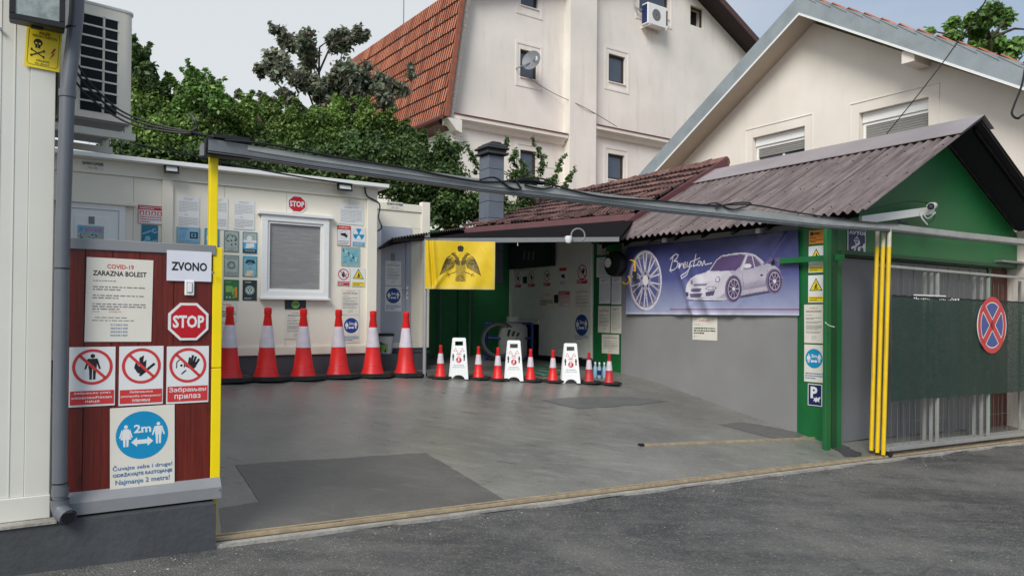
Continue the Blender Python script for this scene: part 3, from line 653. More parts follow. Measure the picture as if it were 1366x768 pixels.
# air conditioner on the side of the container
uA0, vA = UL+.03, .30
ua, zt_ = VP(vA).az(100, 8); ub, zb_ = VP(vA).az(180, 166)
ac = thing('air_conditioner', W((ua+ub)/2, vA+.4, zb_-.1), 'large white outdoor air conditioner unit on brackets beside the grey downpipe', 'air conditioner')
ua = UL+.035; ztop = VP(vA).az(140, 10)[1]; zbot = VP(vA).az(140, 160)[1]; rc = .06; D_ = .78
prof = [(ua, vA), (ub-rc, vA)] + [(ub-rc+rc*math.sin(a), vA+rc-rc*math.cos(a)) for a in (.4, .8, 1.2, 1.57)] + [(ub, vA+D_), (ua, vA+D_)]
MB().prism([W(u, v, zbot) for u, v in prof], ZD*(ztop-zbot)).build('casing', WALLP, ac, smooth=True)
MB().prism([W(u*1.0+(.008 if u > ua+.01 else -.0), v-.006 if v < vA+.05 else v, ztop-.0) for u, v in prof], ZD*.015).build('lid', WALLP2, ac)
rows = 9; gz0, gz1 = zbot+.045, ztop-.06
ga, gb = uat(vA, 104), uat(vA, 154); gm = ga+(gb-ga)*.62
for i in range(rows):
    z_ = gz0+(gz1-gz0)*i/rows; hh = (gz1-gz0)/rows*.80
    for (p0, p1) in ((ga, gm-.008), (gm+.008, gb)):
        MB().yb(p0, p1, vA-.002, vA+.002, z_, z_+hh).build('grille_slot', mat('slot_dark', lin(20, 28, 32), .6, spec=.2), ac)
    MB().yb(ga-.004, gb+.004, vA-.008, vA-.0, z_+hh, z_+hh+.006).build('grille_rib', WALLP2, ac)
for k in (.005,): MB().yb(gm-.004, gm+.004, vA-.008, vA-.0, gz0, gz1).build('grille_rib', WALLP2, ac)
for vv in (vA+.04, vA+.62):
    MB().yb(UL+.01, ub+.03, vv, vv+.04, zbot-.10, zbot-.055).build('bracket_arm', WALLP2, ac)
    MB().yb(ub-.04, ub+.005, vv+.001, vv+.041, zbot-.054, zbot).build('foot', WALLP2, ac)
MB().yb(ua+.02, ub-.02, vA+.02, vA+D_-.02, zbot-.012, zbot-.001).build('base_pan', GREYP, ac)
MB().yb(ua+.2, ua+.36, vA+.25, vA+.4, zbot-.016, zbot-.013).build('type_label', INK['pink'], ac)

ac.rotation_euler.z = R_(9); ac.location -= UD*.07
# ================================================================== BACK CONTAINER WITH WINDOW
V1 = 5.36; C1 = VP(V1); V2 = 6.26; C2 = VP(V2)
UR = C1.az(503, 350)[0]; UL1 = -3.2
zp = .98; ztop1 = zat(C1, 505, 247)
k1 = thing('office_container', W(0, V1, .7), 'long cream container with a shuttered window, many papers and signs on its wall', 'container')
MB().yb(UL1, UR-.01, V1+.06, V1+2.4, zp, ztop1-.1).build('shell', WALLP, k1)
MB().yb(UL1, UR-.02, V1+.03, V1+2.4, .5, zp).build('plinth', mat('plinth_grey', lin(76, 79, 84), .6, var=.1, dirt=.2), k1)
MB().yb(UL1, UR+.12, V1-.16, V1+2.5, ztop1-.055, ztop1).build('roof_edge', TRIMW, k1, bevel=.004)
zs = zat(C1, 350, 252)
MB().yb(UL1, UR, V1+.01, V1+.06, zs, ztop1-.057).build('top_beam', WALLP, k1)
MB().yb(UL1, UR, V1+.0, V1+.058, zp, zat(C1, 420, 462)).build('base_beam', WALLP, k1, bevel=.004)
zbb = zat(C1, 420, 462)+.003
cols = [(C1.az(216, 300)[0], C1.az(231, 300)[0]), (C1.az(490, 300)[0], UR)]
for a_, b_ in cols: MB().yb(a_, b_, V1, V1+.06, zbb, zs-.003).build('column', WALLP, k1, bevel=.006)
xs = [UL1, C1.az(90, 300)[0]-.3, C1.az(178, 300)[0], cols[0][0]]
for a_, b_ in zip(xs[:-1], xs[1:]): MB().yb(a_+.002, b_-.002, V1+.035, V1+.06, zbb, zs-.003).build('wall_panel', WALLP, k1)
xs = [cols[0][1]] + [C1.az(x, 300)[0] for x in (300, 383, 467)] + [cols[1][0]]
for a_, b_ in zip(xs[:-1], xs[1:]): MB().yb(a_+.002, b_-.002, V1+.035, V1+.06, zbb, zs-.003).build('wall_panel', WALLP, k1)
def rct(pl, x0, y0, x1, y1):
    xm, ym = (x0+x1)/2, (y0+y1)/2
    return pl.az(x0, ym)[0], pl.az(x1, ym)[0], zat(pl, xm, y1), zat(pl, xm, y0)
def framebox(pl, a0, a1, z0, z1, wd, o0, o1, name, m, par, bevel=.003):
    mb = MB()
    for (p, q, r, s) in ((a0, a1, z0, z0+wd), (a0, a1, z1-wd, z1), (a0, a0+wd, z0+wd, z1-wd), (a1-wd, a1, z0+wd, z1-wd)):
        mb.bx(pl.pt(p, r, o0), pl.R*(q-p), ZD*(s-r), pl.N*(o1-o0))
    return mb.build(name, m, par, bevel=bevel)
def panel(pl, a0, a1, z0, z1, o0, o1, name, m, par, **k): return MB().bx(pl.pt(a0, z0, o0), pl.R*(a1-a0), ZD*(z1-z0), pl.N*(o1-o0)).build(name, m, par, **k)
# window
a0, a1, z0, z1 = rct(C1, 348, 289, 438, 397)
wn = framebox(C1, a0, a1, z0, z1, .085, -.03, .03, 'window_frame', PVC, k1)
framebox(C1, a0+.086, a1-.086, z0+.086, z1-.086, .035, -.03, .012, 'sash', PVC, wn)
panel(C1, a0+.12, a1-.12, z0+.12, z1-.12, -.034, -.024, 'pane', mat('reflective_pane', lin(96, 100, 104), .12, var=.18, scale=3), wn)
ns = 34
for i in range(ns):
    zz = z0+.122+(z1-z0-.244)*i/ns; MB().bx(C1.pt(a0+.121, zz, -.023), C1.R*(a1-a0-.242), ZD*((z1-z0-.244)/ns*.9), C1.N*.004).build('blind_slat', mat('blind_slat', lin(150, 150, 147), .25, .1, var=.12, scale=3), wn)
panel(C1, a0-.05, a1+.06, z1, z1+.045, -.03, .06, 'rain_ledge', PVC, k1, bevel=.003)
panel(C1, a0-.02, a1+.02, z0-.03, z0-.001, -.02, .06, 'sill', PVC, k1, bevel=.003)
# door (upper part shows above the notice board)
a0, a1, z0, z1 = rct(C1, 92, 272, 166, 420); a0 -= .12; z0 = zbb
dr = framebox(C1, a0, a1, z0, z1, .07, -.03, .025, 'door_frame', PVC, k1)
panel(C1, a0+.072, a1-.072, z0+.072, z1-.072, -.03, .008, 'door', PVC, k1)
panel(C1, a0+.17, a1-.17, z0+.2, z1-.16, .009, .014, 'door_panel', PVC, k1, bevel=.003)
v_ = rct(C1, 118, 289, 126, 299); panel(C1, *v_, .014, .02, 'vent', INK['gy'], k1)
panel(C1, a0-.1, a1+.12, z1+.0, z1+.05, -.02, .06, 'door_head', WALLP, k1, bevel=.003)

# ================================================================== SECOND CONTAINER (door at right)
u2 = UR-.3; ur2 = C2.az(573, 350)[0]; z2t = zat(C2, 540, 272)
k2 = thing('small_container', W(4, V2, .8), 'narrow cream container with pale grey door behind the yellow flag', 'container')
MB().yb(u2, ur2-.01, V2+.05, V2+2.2, 1.0, z2t-.05).build('shell', WALLP, k2)
MB().yb(u2, ur2-.03, V2+.02, V2+2.2, .6, .998).build('plinth', mat('plinth_grey'), k2)
z2s = zat(C2, 530, 293)
MB().yb(u2, ur2-.16, V2, V2+.06, zat(C2, 530, 281), z2t).build('top_beam', WALLP, k2, bevel=.005)
MB().yb(u2, ur2-.16, V2+.02, V2+.06, z2s-.12, zat(C2, 530, 281)-.003).build('head_panel', WALLP, k2)
MB().yb(u2, ur2-.14, V2+.0, V2+.06, 1.0, 1.09).build('threshold', WALLP, k2, bevel=.004)
MB().yb(ur2-.158, ur2, V2-.01, V2+.1, 1.0, z2t+.06).build('column', WALLP, k2, bevel=.006)
a0, a1, z0, z1 = rct(C2, 508, 316, 541, 470); z0 = 1.095; z1 = z2s-.125
panel(C2, a0, a1, z0, z1, -.04, -.01, 'door', mat('grey_door', lin(176, 180, 192), .4, var=.03), k2)
panel(C2, u2, a0-.003, z0, z1, -.04, .0, 'door_jamb', PVC, k2); panel(C2, a1+.003, C2.az(548, 400)[0], z0, z1, -.04, .005, 'door_jamb', mat('grey_door'), k2)
panel(C2, C2.az(548, 400)[0]+.003, ur2-.16, z0, z1, -.04, -.015, 'wall_panel', WALLP, k2)
h_ = C2.az(543, 390)[0]; panel(C2, h_-.018, h_+.018, C2.az(543, 399)[1], C2.az(543, 382)[1], .005, .013, 'handle_plate', PVC, k2)
hz = C2.az(543, 387)[1]; MB().tube([C2.pt(h_, hz, .013), C2.pt(h_, hz, .05), C2.pt(h_-.11, hz, .05)], .009, 6).build('door_handle', GALV, k2)
MB().tube([C2.pt(h_, hz-.09, .013), C2.pt(h_, hz-.09, .02)], .01, 8).build('lock', BLACK, k2)
v_ = rct(C2, 522, 338, 527, 348); panel(C2, *v_, -.01, -.003, 'vent', INK['gy'], k2)
# ================================================================== wall lights
def walllight(pl, x0, y0, x1, y1, label):
    a0, a1, z0, z1 = rct(pl, x0, y0, x1, y1); t = thing('wall_light', pl.pt((a0+a1)/2, z0, 0), label, 'light')
    MB().prism([pl.pt(a0, z0, .14), pl.pt(a1, z0, .14), pl.pt(a1, z1, .10), pl.pt(a0, z1, .10)], -pl.N*.04).build('housing', BLACK, t)
    m = .025; MB().prism([pl.pt(a0+m, z0+m, .1455), pl.pt(a1-m, z0+m, .1455), pl.pt(a1-m, z1-m, .117), pl.pt(a0+m, z1-m, .117)], -pl.N*.01).build('glass', mat('lamp_glass2', lin(190, 192, 190), .3, var=.1), t)
    MB().bx(pl.pt((a0+a1)/2-.02, z1-.03, 0), pl.R*.04, ZD*.03, pl.N*.11).build('bracket', BLACK, t)
walllight(C1, 217, 221, 237, 233, 'small black floodlight on the cream container left of the yellow post')
cable('thin_wire', 'black cable hanging down the corner between the two containers', [C1.hit(486, 250)+C1.N*.02, C1.hit(489, 262)+C1.N*.03, C1.hit(506, 272), C1.hit(505, 290), C1.hit(509, 303), C2.hit(504, 308)], .012)
walllight(C1, 447, 246, 466, 256, 'small black floodlight under the roof edge right of the window')
# ================================================================== GREEN SHED WITH CORRUGATED ROOF
US = 7.8; WS = UP(US); vB = vat(US, 829); VF = .5; GF = VP(VF)
RF = -.1; PR = VP(RF)
ue, zee = PR.az(1153, 281); ur, zr = PR.az(1310, 158)
sh = thing('green_shed', W(US, .5, -.1), 'green and grey shed with a purple brown corrugated roof on the right of the yard', 'shed')
v1s, v2s = vat(US, 1064), vB
MB().yb(US, US+.10, v1s+.002, v2s, floor_z(US, 1)-.1, zee+.0).build('side_wall', GWALL, sh)
for k in range(3): pass
MB().yb(US+.002, US+.10, VF+.001, v1s, floor_z(US, .5)-.1, zee).build('green_side_panel', GREEN, sh)
MB().yb(uat(.42, 1102, 450), uat(.42, 1109, 450), .42, .47, floor_z(US, .42)-.05, zat(VP(.42), 1106, 297)).build('corner_post', GREEN, sh, bevel=.006)
MB().yb(uat(.48, 1110, 450), uat(.48, 1116, 450), .475, VF-.001, floor_z(US, .3)-.05, zee-.02).build('corner_trim', GREEND, sh)
# green bracket arm reaching over the banner
q0 = WS.hit(1106, 342)
MB().bx(W(US-.1, VF-.14, zat(VP(VF), 1106, 347)), -UD*.0+VD*.95-UD*.02, UD*.04, ZD*.075).build('bracket_arm', GREEN, sh)
MB().bx(W(US-.075, VF+.93, zat(VP(VF), 1106, 347)-.01), VD*.05, UD*.05, ZD*.1).build('arm_end', BLACK, sh)
slope = (zr-zee)/(ur-ue); uR = 12.78; zR = zr-slope*(uR-ur)
zband = zat(GF, 1230, 348)
gm = MB(); inset = .10
gm.prism([W(US+.002, VF, zband), W(uR-.02, VF, zband), W(uR-.02, VF, zr-slope*(uR-.02-ur)-inset), W(ur, VF, zr-inset-.03), W(US+.002, VF, zee+slope*(US-ue)-inset)], VD*.06)
gm.build('gable_wall', GREEN, sh)
MB().yb(US+.01, uR-.3, VF-.05, VF-.002, zband, zband+.05).build('lintel_trim', GREEND, sh)
MB().yb(US+.1, uR-.4, VF+.062, VF+.5, zband-.02, zband+.02).build('lintel_soffit', GREEND, sh)
# corrugated sheets
CORR, t_, b__, v__ = newmat('purple_brown_sheet'); vr_ = t_.nodes.new('ShaderNodeVectorRotate'); vr_.rotation_type = 'Z_AXIS'; vr_.inputs['Angle'].default_value = -A33; t_.links.new(v__, vr_.inputs['Vector'])
s1n = noise(t_, mapv(t_, vr_.outputs[0], (.7, 9, .7)), 1.6, 7, .65); s2n = noise(t_, mapv(t_, vr_.outputs[0], (2, 5, 2)), 6, 6, .7); s3n = noise(t_, vr_.outputs[0], .9, 4)
c_ = ramp(t_, s1n, [(.32, lin(80, 68, 66)), (.5, lin(108, 95, 94)), (.7, lin(134, 123, 122))])
c_ = mixc(t_, ramp(t_, s2n, [(.55, (0, 0, 0)), (.72, (.75,)*3)]), c_, lin(78, 58, 54)); c_ = mixc(t_, .6, c_, ramp(t_, s3n, [(.35, (.8,)*3), (.65, (1.15,)*3)]), 'MULTIPLY')
t_.links.new(c_, b__.inputs['Base Color']); b__.inputs['Roughness'].default_value = .5; bumpn(t_, b__, s2n, .25, .01)
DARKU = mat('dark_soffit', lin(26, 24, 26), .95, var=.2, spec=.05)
def corrugated(mb, A0, A1, B0, B1, pitch, amp, up, segs=8, th=.006, rows=3, round_=True):
    """A0->A1 is the lower edge across the corrugations, B0->B1 the upper edge"""
    n = max(int((A1-A0).length/pitch*segs), 4)
    rv = []
    for r in range(rows+1):
        t = r/rows; P_, Q_ = A0.lerp(B0, t), A1.lerp(B1, t)
        for i in range(n+1):
            s = i/n; h = math.sin(s*(A1-A0).length/pitch*2*math.pi)*amp; rv.append(P_.lerp(Q_, s)+up*h)
    m = n+1; k = len(rv)
    vs = rv+[p-up*th for p in rv]; fs = []
    for r in range(rows):
        for i in range(n):
            a = r*m+i; fs.append((a, a+1, a+1+m, a+m)); fs.append((a+k, a+m+k, a+1+m+k, a+1+k))
    for i in range(n): fs.append((i, i+k, i+1+k, i+1)); b = rows*m+i; fs.append((b, b+1, b+1+k, b+k))
    for r in range(rows): a = r*m; fs.append((a, a+m, a+m+k, a+k)); b = r*m+n; fs.append((b, b+k, b+m+k, b+m))
    return mb.add(vs, fs)
vend = 5.1; upn = Vector((0, 0, 1))
nsh = 5; cuts = [RF+(vend-RF)*i/nsh for i in range(nsh+1)]
zj = [0, .02, -.012, .015, -.01, .0]
for i in range(nsh):
    mb = MB(); a_, b_ = cuts[i], cuts[i+1]+.04
    lo = .0+.02*((i*7) % 3-1)
    corrugated(mb, W(ue-lo, a_, zee-slope*lo+.004*(i % 2)), W(ue-lo, b_, zee-slope*lo+.004*(i % 2)), W(ur, a_, zr+.004*(i % 2)), W(ur, b_, zr+.004*(i % 2)), .132, .024, upn, rows=4)
    o = mb.build('roof_sheet', CORR, sh, smooth=True)
# screws
scw = MB()
for t_ in (.06, .35, .66):
    for i in range(20):
        vv = RF+.033+.264*i; 
        if vv < vend: p = W(ue+(ur-ue)*t_, vv, zee+(zr-zee)*t_+.03); scw.bx(p, UD*.016, VD*.016, ZD*.01)
o = scw.build('roof_screws', BLACK, sh); o['kind'] = 'stuff'
mb = MB(); corrugated(mb, W(ur, RF, zr), W(ur, vend, zr), W(uR, RF, zR), W(uR, vend, zR), .132, .024, upn, rows=2, segs=6); mb.build('roof_sheet', CORR, sh, smooth=True)
capm = mat('ridge_flashing', lin(156, 148, 152), .45, .25, var=.1, scale=1.5, dirt=.2)
sdir = Vector((UD.x, UD.y, slope)); 
mb = MB(); c0_ = W(ur, RF-.03, zr+.05); wdt = .62
mb.add([c0_-sdir*wdt, c0_-sdir*wdt+VD*(vend-RF), c0_+VD*(vend-RF), c0_, c0_-sdir*wdt-ZD*.012, c0_-sdir*wdt+VD*(vend-RF)-ZD*.012, c0_+VD*(vend-RF)-ZD*.012, c0_-ZD*.012], [(0, 3, 2, 1), (4, 5, 6, 7), (0, 1, 5, 4), (2, 3, 7, 6), (1, 2, 6, 5), (3, 0, 4, 7)])
s2 = Vector((UD.x, UD.y, -slope)); mb.add([c0_, c0_+VD*(vend-RF), c0_+VD*(vend-RF)+s2*.3, c0_+s2*.3], [(0, 3, 2, 1)])
mb.build('ridge_cap', capm, sh)
# soffit: rafters and dark fascia under the sheets
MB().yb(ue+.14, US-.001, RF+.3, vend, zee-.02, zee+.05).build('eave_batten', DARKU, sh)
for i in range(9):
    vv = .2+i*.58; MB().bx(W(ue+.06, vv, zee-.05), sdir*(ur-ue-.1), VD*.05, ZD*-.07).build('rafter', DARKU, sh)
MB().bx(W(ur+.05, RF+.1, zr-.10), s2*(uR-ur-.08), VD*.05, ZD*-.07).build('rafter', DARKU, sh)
MB().bx(W(ur+.02, RF+.015, zr-.045), s2*(uR-ur-.03), VD*.58, ZD*-.012).build('shade_board', mat('shade_soffit', lin(30, 30, 40), .8), sh)  # near-black board added for the shade under the right roof slope
# inside: garage closing sheets behind the gate
uu = [US+.10, 8.75, 9.4, 10.05, 10.7, 11.35, 12.0]
gd = mat('garage_sheet', lin(112, 115, 119), .5, .1, var=.05, scale=1, dirt=.1)
for a_, b_ in zip(uu[:-1], uu[1:]): MB().yb(a_+.002, b_-.002, .62, .65, floor_z(9, .6)+.0-.027*(a_-9), zband-.03).build('door_sheet', gd, sh)
for i in range(30):
    if i % 3 == 1: MB().yb(8.75+i*.108, 8.75+i*.108+.012, .614, .62, floor_z(9, .6)+.03-.03*(i*.1), zband-.05).build('sheet_rib', gd, sh)
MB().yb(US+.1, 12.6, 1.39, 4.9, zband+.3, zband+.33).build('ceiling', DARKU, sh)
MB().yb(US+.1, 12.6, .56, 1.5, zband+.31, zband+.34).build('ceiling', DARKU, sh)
MB().yb(12.02, 12.12, .6, .7, floor_z(12, .5)-.1, zband).build('green_stud', GREEN, sh)
for i in range(6): MB().yb(12.13+i*.11, 12.235+i*.11, .66, .70, floor_z(12, 1)-.1, zband-.02).build('brown_board', mat('brown_board', lin(96, 52, 42), .6, var=.25, stretch=(1, 1, .2)), sh)
MB().yb(US+.1, US+.14, .6, 4.8, -.2, zband).build('inner_wall', gd, sh)
MB().yb(12.9, 13, .6, 4.8, -.4, zband+.4).build('outer_wall', GREEND, sh)
# small silver strip at the right end of the lintel
a0, z0 = VP(.38).az(1337, 349); MB().bx(VP(.38).pt(a0, z0, 0), UD*.9, VD*.14-ZD*.0, ZD*.03).build('gutter_strip', GALV, sh)

# ================================================================== TILED ROOF BUILDING AND CANOPY BEHIND THE YARD
tb = thing('tiled_outbuilding', W(7.9, 6.5, .75), 'open fronted outbuilding with an old dark red tiled roof behind the corrugated shed', 'outbuilding')
E0 = atY(617, 304, 14.6); E1 = VP(4.9).hit(846, 284)               # eave far -> near (top line)
G1 = VP(4.95).hit(969, 218); g = UP(UV(G1)[0]).hit(676, 277); G0 = W(UV(G1)[0], 12.6, G1.z)
FASC = mat('maroon_board', lin(98, 58, 62), .55, var=.15, scale=5, dirt=.2)
TILE_D = tile_mat('old_maroon_tile', [lin(88, 60, 58), lin(112, 76, 72), lin(134, 98, 92)], lin(150, 132, 112), .5)
TILE_O = tile_mat('orange_clay_tile', [lin(150, 82, 58), lin(172, 98, 70), lin(194, 120, 90)], lin(74, 54, 48), .7)
def tilemesh(m):
    me = bpy.data.meshes.new('tile'); n = 17; vs, fs = [], []
    for j in range(2):
        for i in range(n):
            s = i/(n-1); q = (s*2) % 1 if s < 1 else 1; h = .27*math.sin(math.pi*min(q/.62, 1))**.7 - (.05*math.sin(math.pi*(q-.62)/.38) if q > .62 else 0)
            vs.append((s*1.02-.01, j*1.12, h+.20*(1-j)+.06))
    vs += [(x, y, z-.2) for x, y, z in vs[:n]]
    for i in range(n-1): fs.append((i, i+1, n+i+1, n+i)); fs.append((2*n+i, 2*n+i+1, i+1, i))
    me.from_pydata(vs, [], fs); me.materials.append(m); me.materials.append(mat('grimy_shaded_channel', lin(46, 33, 30), .9, var=.3, scale=20)); me.polygons.foreach_set('material_index', [1 if (k % 2 == 1 or (k//2) % 8 in (0, 4, 5, 6, 7)) else 0 for k in range(len(me.polygons))]); me.polygons.foreach_set('use_smooth', [True]*len(me.polygons))  # channels and lips: grime plus the rolls' own shade painted dark
    try: me.set_sharp_from_angle(angle=R_(50))
    except Exception: pass
    return me
def tileroof(parent, A0, A1, B0, B1, nc, nr, me, zs=.16, jit=.012, up=None):
    """rows from the lower edge A0-A1 up to B0-B1; every tile is its own part"""
    base = _LOC[parent.name]; r = random.Random(5); g = lambda s, t: A0.lerp(A1, s).lerp(B0.lerp(B1, s), t); cnt = 0; extra = MB()
    for j in range(nr):
        for i in range(nc):
            o = g(i/nc, j/nr); ex = g((i+1)/nc, j/nr)-o; ey = g(i/nc, (j+1)/nr)-o; ez = ex.cross(ey).normalized()
            if ez.z < 0: ez = -ez
            M = Matrix(((ex.x, ey.x, ez.x*ex.length, 0), (ex.y, ey.y, ez.y*ex.length, 0), (ex.z, ey.z, ez.z*ex.length, 0), (0, 0, 0, 1)))
            o = o+Vector((0, 0, r.uniform(-jit, jit))); 
            if cnt < 300:
                ob = bpy.data.objects.new('tile', me); COL.objects.link(ob); ob.parent = parent
                q, s = M.to_quaternion() if False else None, None
                # rigid frame plus scale (tiles are square enough for the shear to be lost)
                x_, yl = ex.normalized(), ey.length; z_ = ez; y_ = z_.cross(x_); 
                if y_.dot(ey) < 0: y_ = -y_
                Rm = Matrix(((x_.x*ex.length, ey.x, z_.x*ex.length, 0), (x_.y*ex.length, ey.y, z_.y*ex.length, 0), (x_.z*ex.length, ey.z, z_.z*ex.length, 0), (0, 0, 0, 1)))
                ob.matrix_local = Matrix.Translation(o-base) @ Rm
            else:
                extra.add([o+(M.to_3x3() @ v.co) for v in me.vertices], [tuple(p.vertices) for p in me.polygons])
            cnt += 1
    if extra.v: e = extra.build('tiles', me.materials[0], parent, smooth=True); e['kind'] = 'stuff'
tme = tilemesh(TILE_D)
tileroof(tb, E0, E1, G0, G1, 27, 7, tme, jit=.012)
rf = MB(); _g = lambda s, t: E0.lerp(E1, s).lerp(G0.lerp(G1, s), t)-ZD*.06; _n = 10
for _o, _d in ((0, 1), (.05, -1)):
    rf.add([_g(i/_n, j/_n)-ZD*_o for j in range(_n+1) for i in range(_n+1)], [(a_, a_+1, a_+_n+2, a_+_n+1)[::_d] for j in range(_n) for i in range(_n) for a_ in (j*(_n+1)+i,)])
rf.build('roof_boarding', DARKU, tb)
ed = (E1-E0).normalized(); en = Vector((ed.y, -ed.x, 0)).normalized()
if en.dot(VD) > 0: en = -en
MB().bx(E0+en*.03-ZD*.19, (E1-E0)+ed*.02, en*.03, ZD*.18).build('fascia', FASC, tb)
# mortar line above the fascia, barge board and ridge tiles
bd0 = VP(4.82).hit(829, 312); bd1 = VP(4.82).hit(971, 221)
MB().bx(bd0-ZD*.02, bd1-bd0, VD*.05, ZD*.20).build('barge_board', FASC, tb)
rg = thing
n = 20
for i in range(n):
    a_, b_ = G1.lerp(G0, i/n), G1.lerp(G0, (i+1.12)/n); MB().tube([a_+ZD*(.03+.02*(i % 2)), b_+ZD*(.05-.02*(i % 2))], [.115, .095], 8).build('ridge_tile', TILE_D, tb, smooth=True)
lich = MB(); r = random.Random(9)
for i in range(60):
    p = E0.lerp(E1, r.random())+ZD*r.uniform(.0, .05)+en*.0; s = r.uniform(.03, .08); lich.bx(p, ed*s*1.6, en*s*.6, ZD*s*.5)
o = lich.build('mortar_crumbs', TILE_D, tb); o['kind'] = 'stuff'
# back slope of the roof and gable under the barge
gu = UV(G1)[0]; MB().add([G0, G1, W(gu+2.4, 4.95, G1.z-1.3), W(gu+2.4, 12.6, G1.z-1.3)], [(0, 1, 2, 3)]).build('back_slope', TILE_D, tb)
eu0 = UV(E1)[0]
MB().prism([W(US+.4, 5.12, .4), W(gu+2.2, 5.12, .4), W(gu+2.2, 5.12, G1.z-1.35), W(gu, 5.12, G1.z-.25), W(eu0+.15, 5.12, E1.z-.15), W(US+.4, 5.12, E1.z-.3)], VD*.08).build('gable_wall', GREEND, tb)
# canopy of corrugated sheet over the passage
cp = thing('canopy', atY(566, 503, 11.8), 'dark corrugated canopy on a thin white pole above the yellow flag', 'canopy')
A = atY(523, 318, 11.75); B = atY(622, 303.5, 14.3); bk = VD*2.3+UD*.2
mb = MB(); corrugated(mb, A, B, A+bk-ZD*.35, B+bk-ZD*.1, .095, .02, ZD, segs=6, rows=2); mb.build('roof_sheet', mat('weathered_dark_sheet', lin(72, 60, 60), .8, var=.3, dirt=.4, scale=12), cp, smooth=True)
MB().bx(A-ZD*.10+VD*.08, (B-A), VD*.05, ZD*.06).build('edge_beam', DARKU, cp)
p0 = onfloor(566, 503); D0 = p0.y
RL = zat(Plane(p0, Vector((1, 0, 0)), Vector((0, -1, 0))), 566, 322)
FP = Plane(Vector((p0.x, p0.y, 0)), Vector((1, .10, 0)).normalized(), Vector((.10, -1, 0)).normalized())   # plane of the flag and front rail
MB().tube([p0, Vector((p0.x, p0.y, RL+.02))], .027, 10).build('pole', mat('pale_pole', lin(160, 163, 166), .4, .2), cp, smooth=True)
r1 = FP.hit(826, 322); r0_ = FP.hit(522, 322)
MB().bx(FP.hit(524, 323), FP.hit(585, 320)-FP.hit(524, 323), -FP.N*.05, ZD*.05).build('support_bar', DARKU, cp)
MB().bx(FP.hit(566, 324), r1-FP.hit(566, 324), -FP.N*.06, ZD*.07).build('front_rail', mat('dim_rail', lin(120, 124, 126), .5), cp)
# near-black ceiling sheet added behind the rail so the bay stays dark
tl, trr = FP.hit(575, 319), FP.hit(830, 318)
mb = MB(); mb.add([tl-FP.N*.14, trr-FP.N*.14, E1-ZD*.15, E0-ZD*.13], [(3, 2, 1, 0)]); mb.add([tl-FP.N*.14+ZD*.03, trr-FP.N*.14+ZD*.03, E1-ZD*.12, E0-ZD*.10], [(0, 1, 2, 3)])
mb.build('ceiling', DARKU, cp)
# back and side walls of the bay
vb2 = 8.4
MB().yb(ur2-.02, US+.2, vb2, vb2+.08, .5, 3.3).build('back_wall', mat('bay_green', lin(40, 118, 70), .6, var=.12, dirt=.1), tb)
MB().yb(US+.001, US+.1, vB+.001, 5.50, .3, 2.95).build('green_pillar', GREEN, tb)
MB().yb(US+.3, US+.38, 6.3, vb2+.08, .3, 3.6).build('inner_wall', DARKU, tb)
for x in (587, 627):
    u_ = uat(vb2-.15, x, 420); MB().tube([W(u_, vb2-.15, .7), W(u_, vb2-.15, 2.9)], .022, 8).build('wall_pole', mat('dim_pole', lin(96, 108, 104), .5), tb, smooth=True)
MB().yb(uat(vb2-.02, 610), uat(vb2-.02, 612), vb2-.012, vb2-.001, .6, 3.0).build('batten', GREEND, tb)
# pale booth
bo = thing('service_booth', W(US, 6.5, .7), 'pale grey panelled booth wall with prohibition signs under the tiled roof', 'booth')
BP = UP(US); BW = mat('booth_panel', lin(222, 224, 218), .5, var=.05, dirt=.1)
vs_ = [vat(US, x, 420) for x in (790, 763, 719, 688)]
zbt = zat(BP, 790, 478)
MB().yb(US-.02, US+.06, vs_[0], vs_[1]-.003, zbt, 3.0).build('panel', BW, bo, bevel=.004)
MB().yb(US, US+.06, vs_[1], vs_[2]-.002, zbt, 3.05).build('panel', BW, bo)
zop = zat(BP, 700, 432)
MB().yb(US, US+.06, vs_[2], vs_[3]+.15, zop+.1, 3.05).build('panel', BW, bo)
MB().yb(US-.02, US+.06, vs_[2], vs_[3]+.15, zop, zop+.095).build('lintel', BW, bo, bevel=.004)
MB().yb(US-.015, US+.07, vs_[3]+.151, vs_[3]+.25, zbt-.1, 3.05).build('corner_trim', BW, bo)
MB().yb(US-.01, US+.06, vs_[1], vs_[2], zbt-.02, zbt+.10).build('base_trim', BW, bo, bevel=.004)
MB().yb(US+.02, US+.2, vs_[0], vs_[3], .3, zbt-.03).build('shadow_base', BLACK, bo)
for (x0, x1, y0, y1) in ((699, 703, 369, 378), (741, 745, 393, 404)):
    v0_, v1_ = vat(US, x1, 374), vat(US, x0, 374); MB().yb(US-.03, US-.001, v0_, v1_, zat(BP, x0, y1), zat(BP, x0, y0)).build('switch', BLACK, bo)
# dark hanging banner box
db = thing('roller_box', W(US-.25, 7, 2), 'dark navy hanging panel above the booth opening', 'panel')
v0_, v1_ = vat(US-.12, 737, 340), vat(US-.12, 678, 340); dp_ = UP(US-.12)
MB().yb(US-.12, US-.05, v0_, v1_, zat(dp_, 705, 357), zat(dp_, 705, 326)).build('panel', mat('navy_panel', lin(24, 28, 46), .5), db)
for k in range(3):
    c_ = dp_.az(699+k*6, 341); MB().prism([dp_.pt(c_[0]-.03, c_[1]-.09, .002), dp_.pt(c_[0]+.02, c_[1]-.09, .002), dp_.pt(c_[0]+.06, c_[1]+.09, .002), dp_.pt(c_[0]+.01, c_[1]+.09, .002)], dp_.N*.003).build('emblem_stroke', INK['gy'], db)

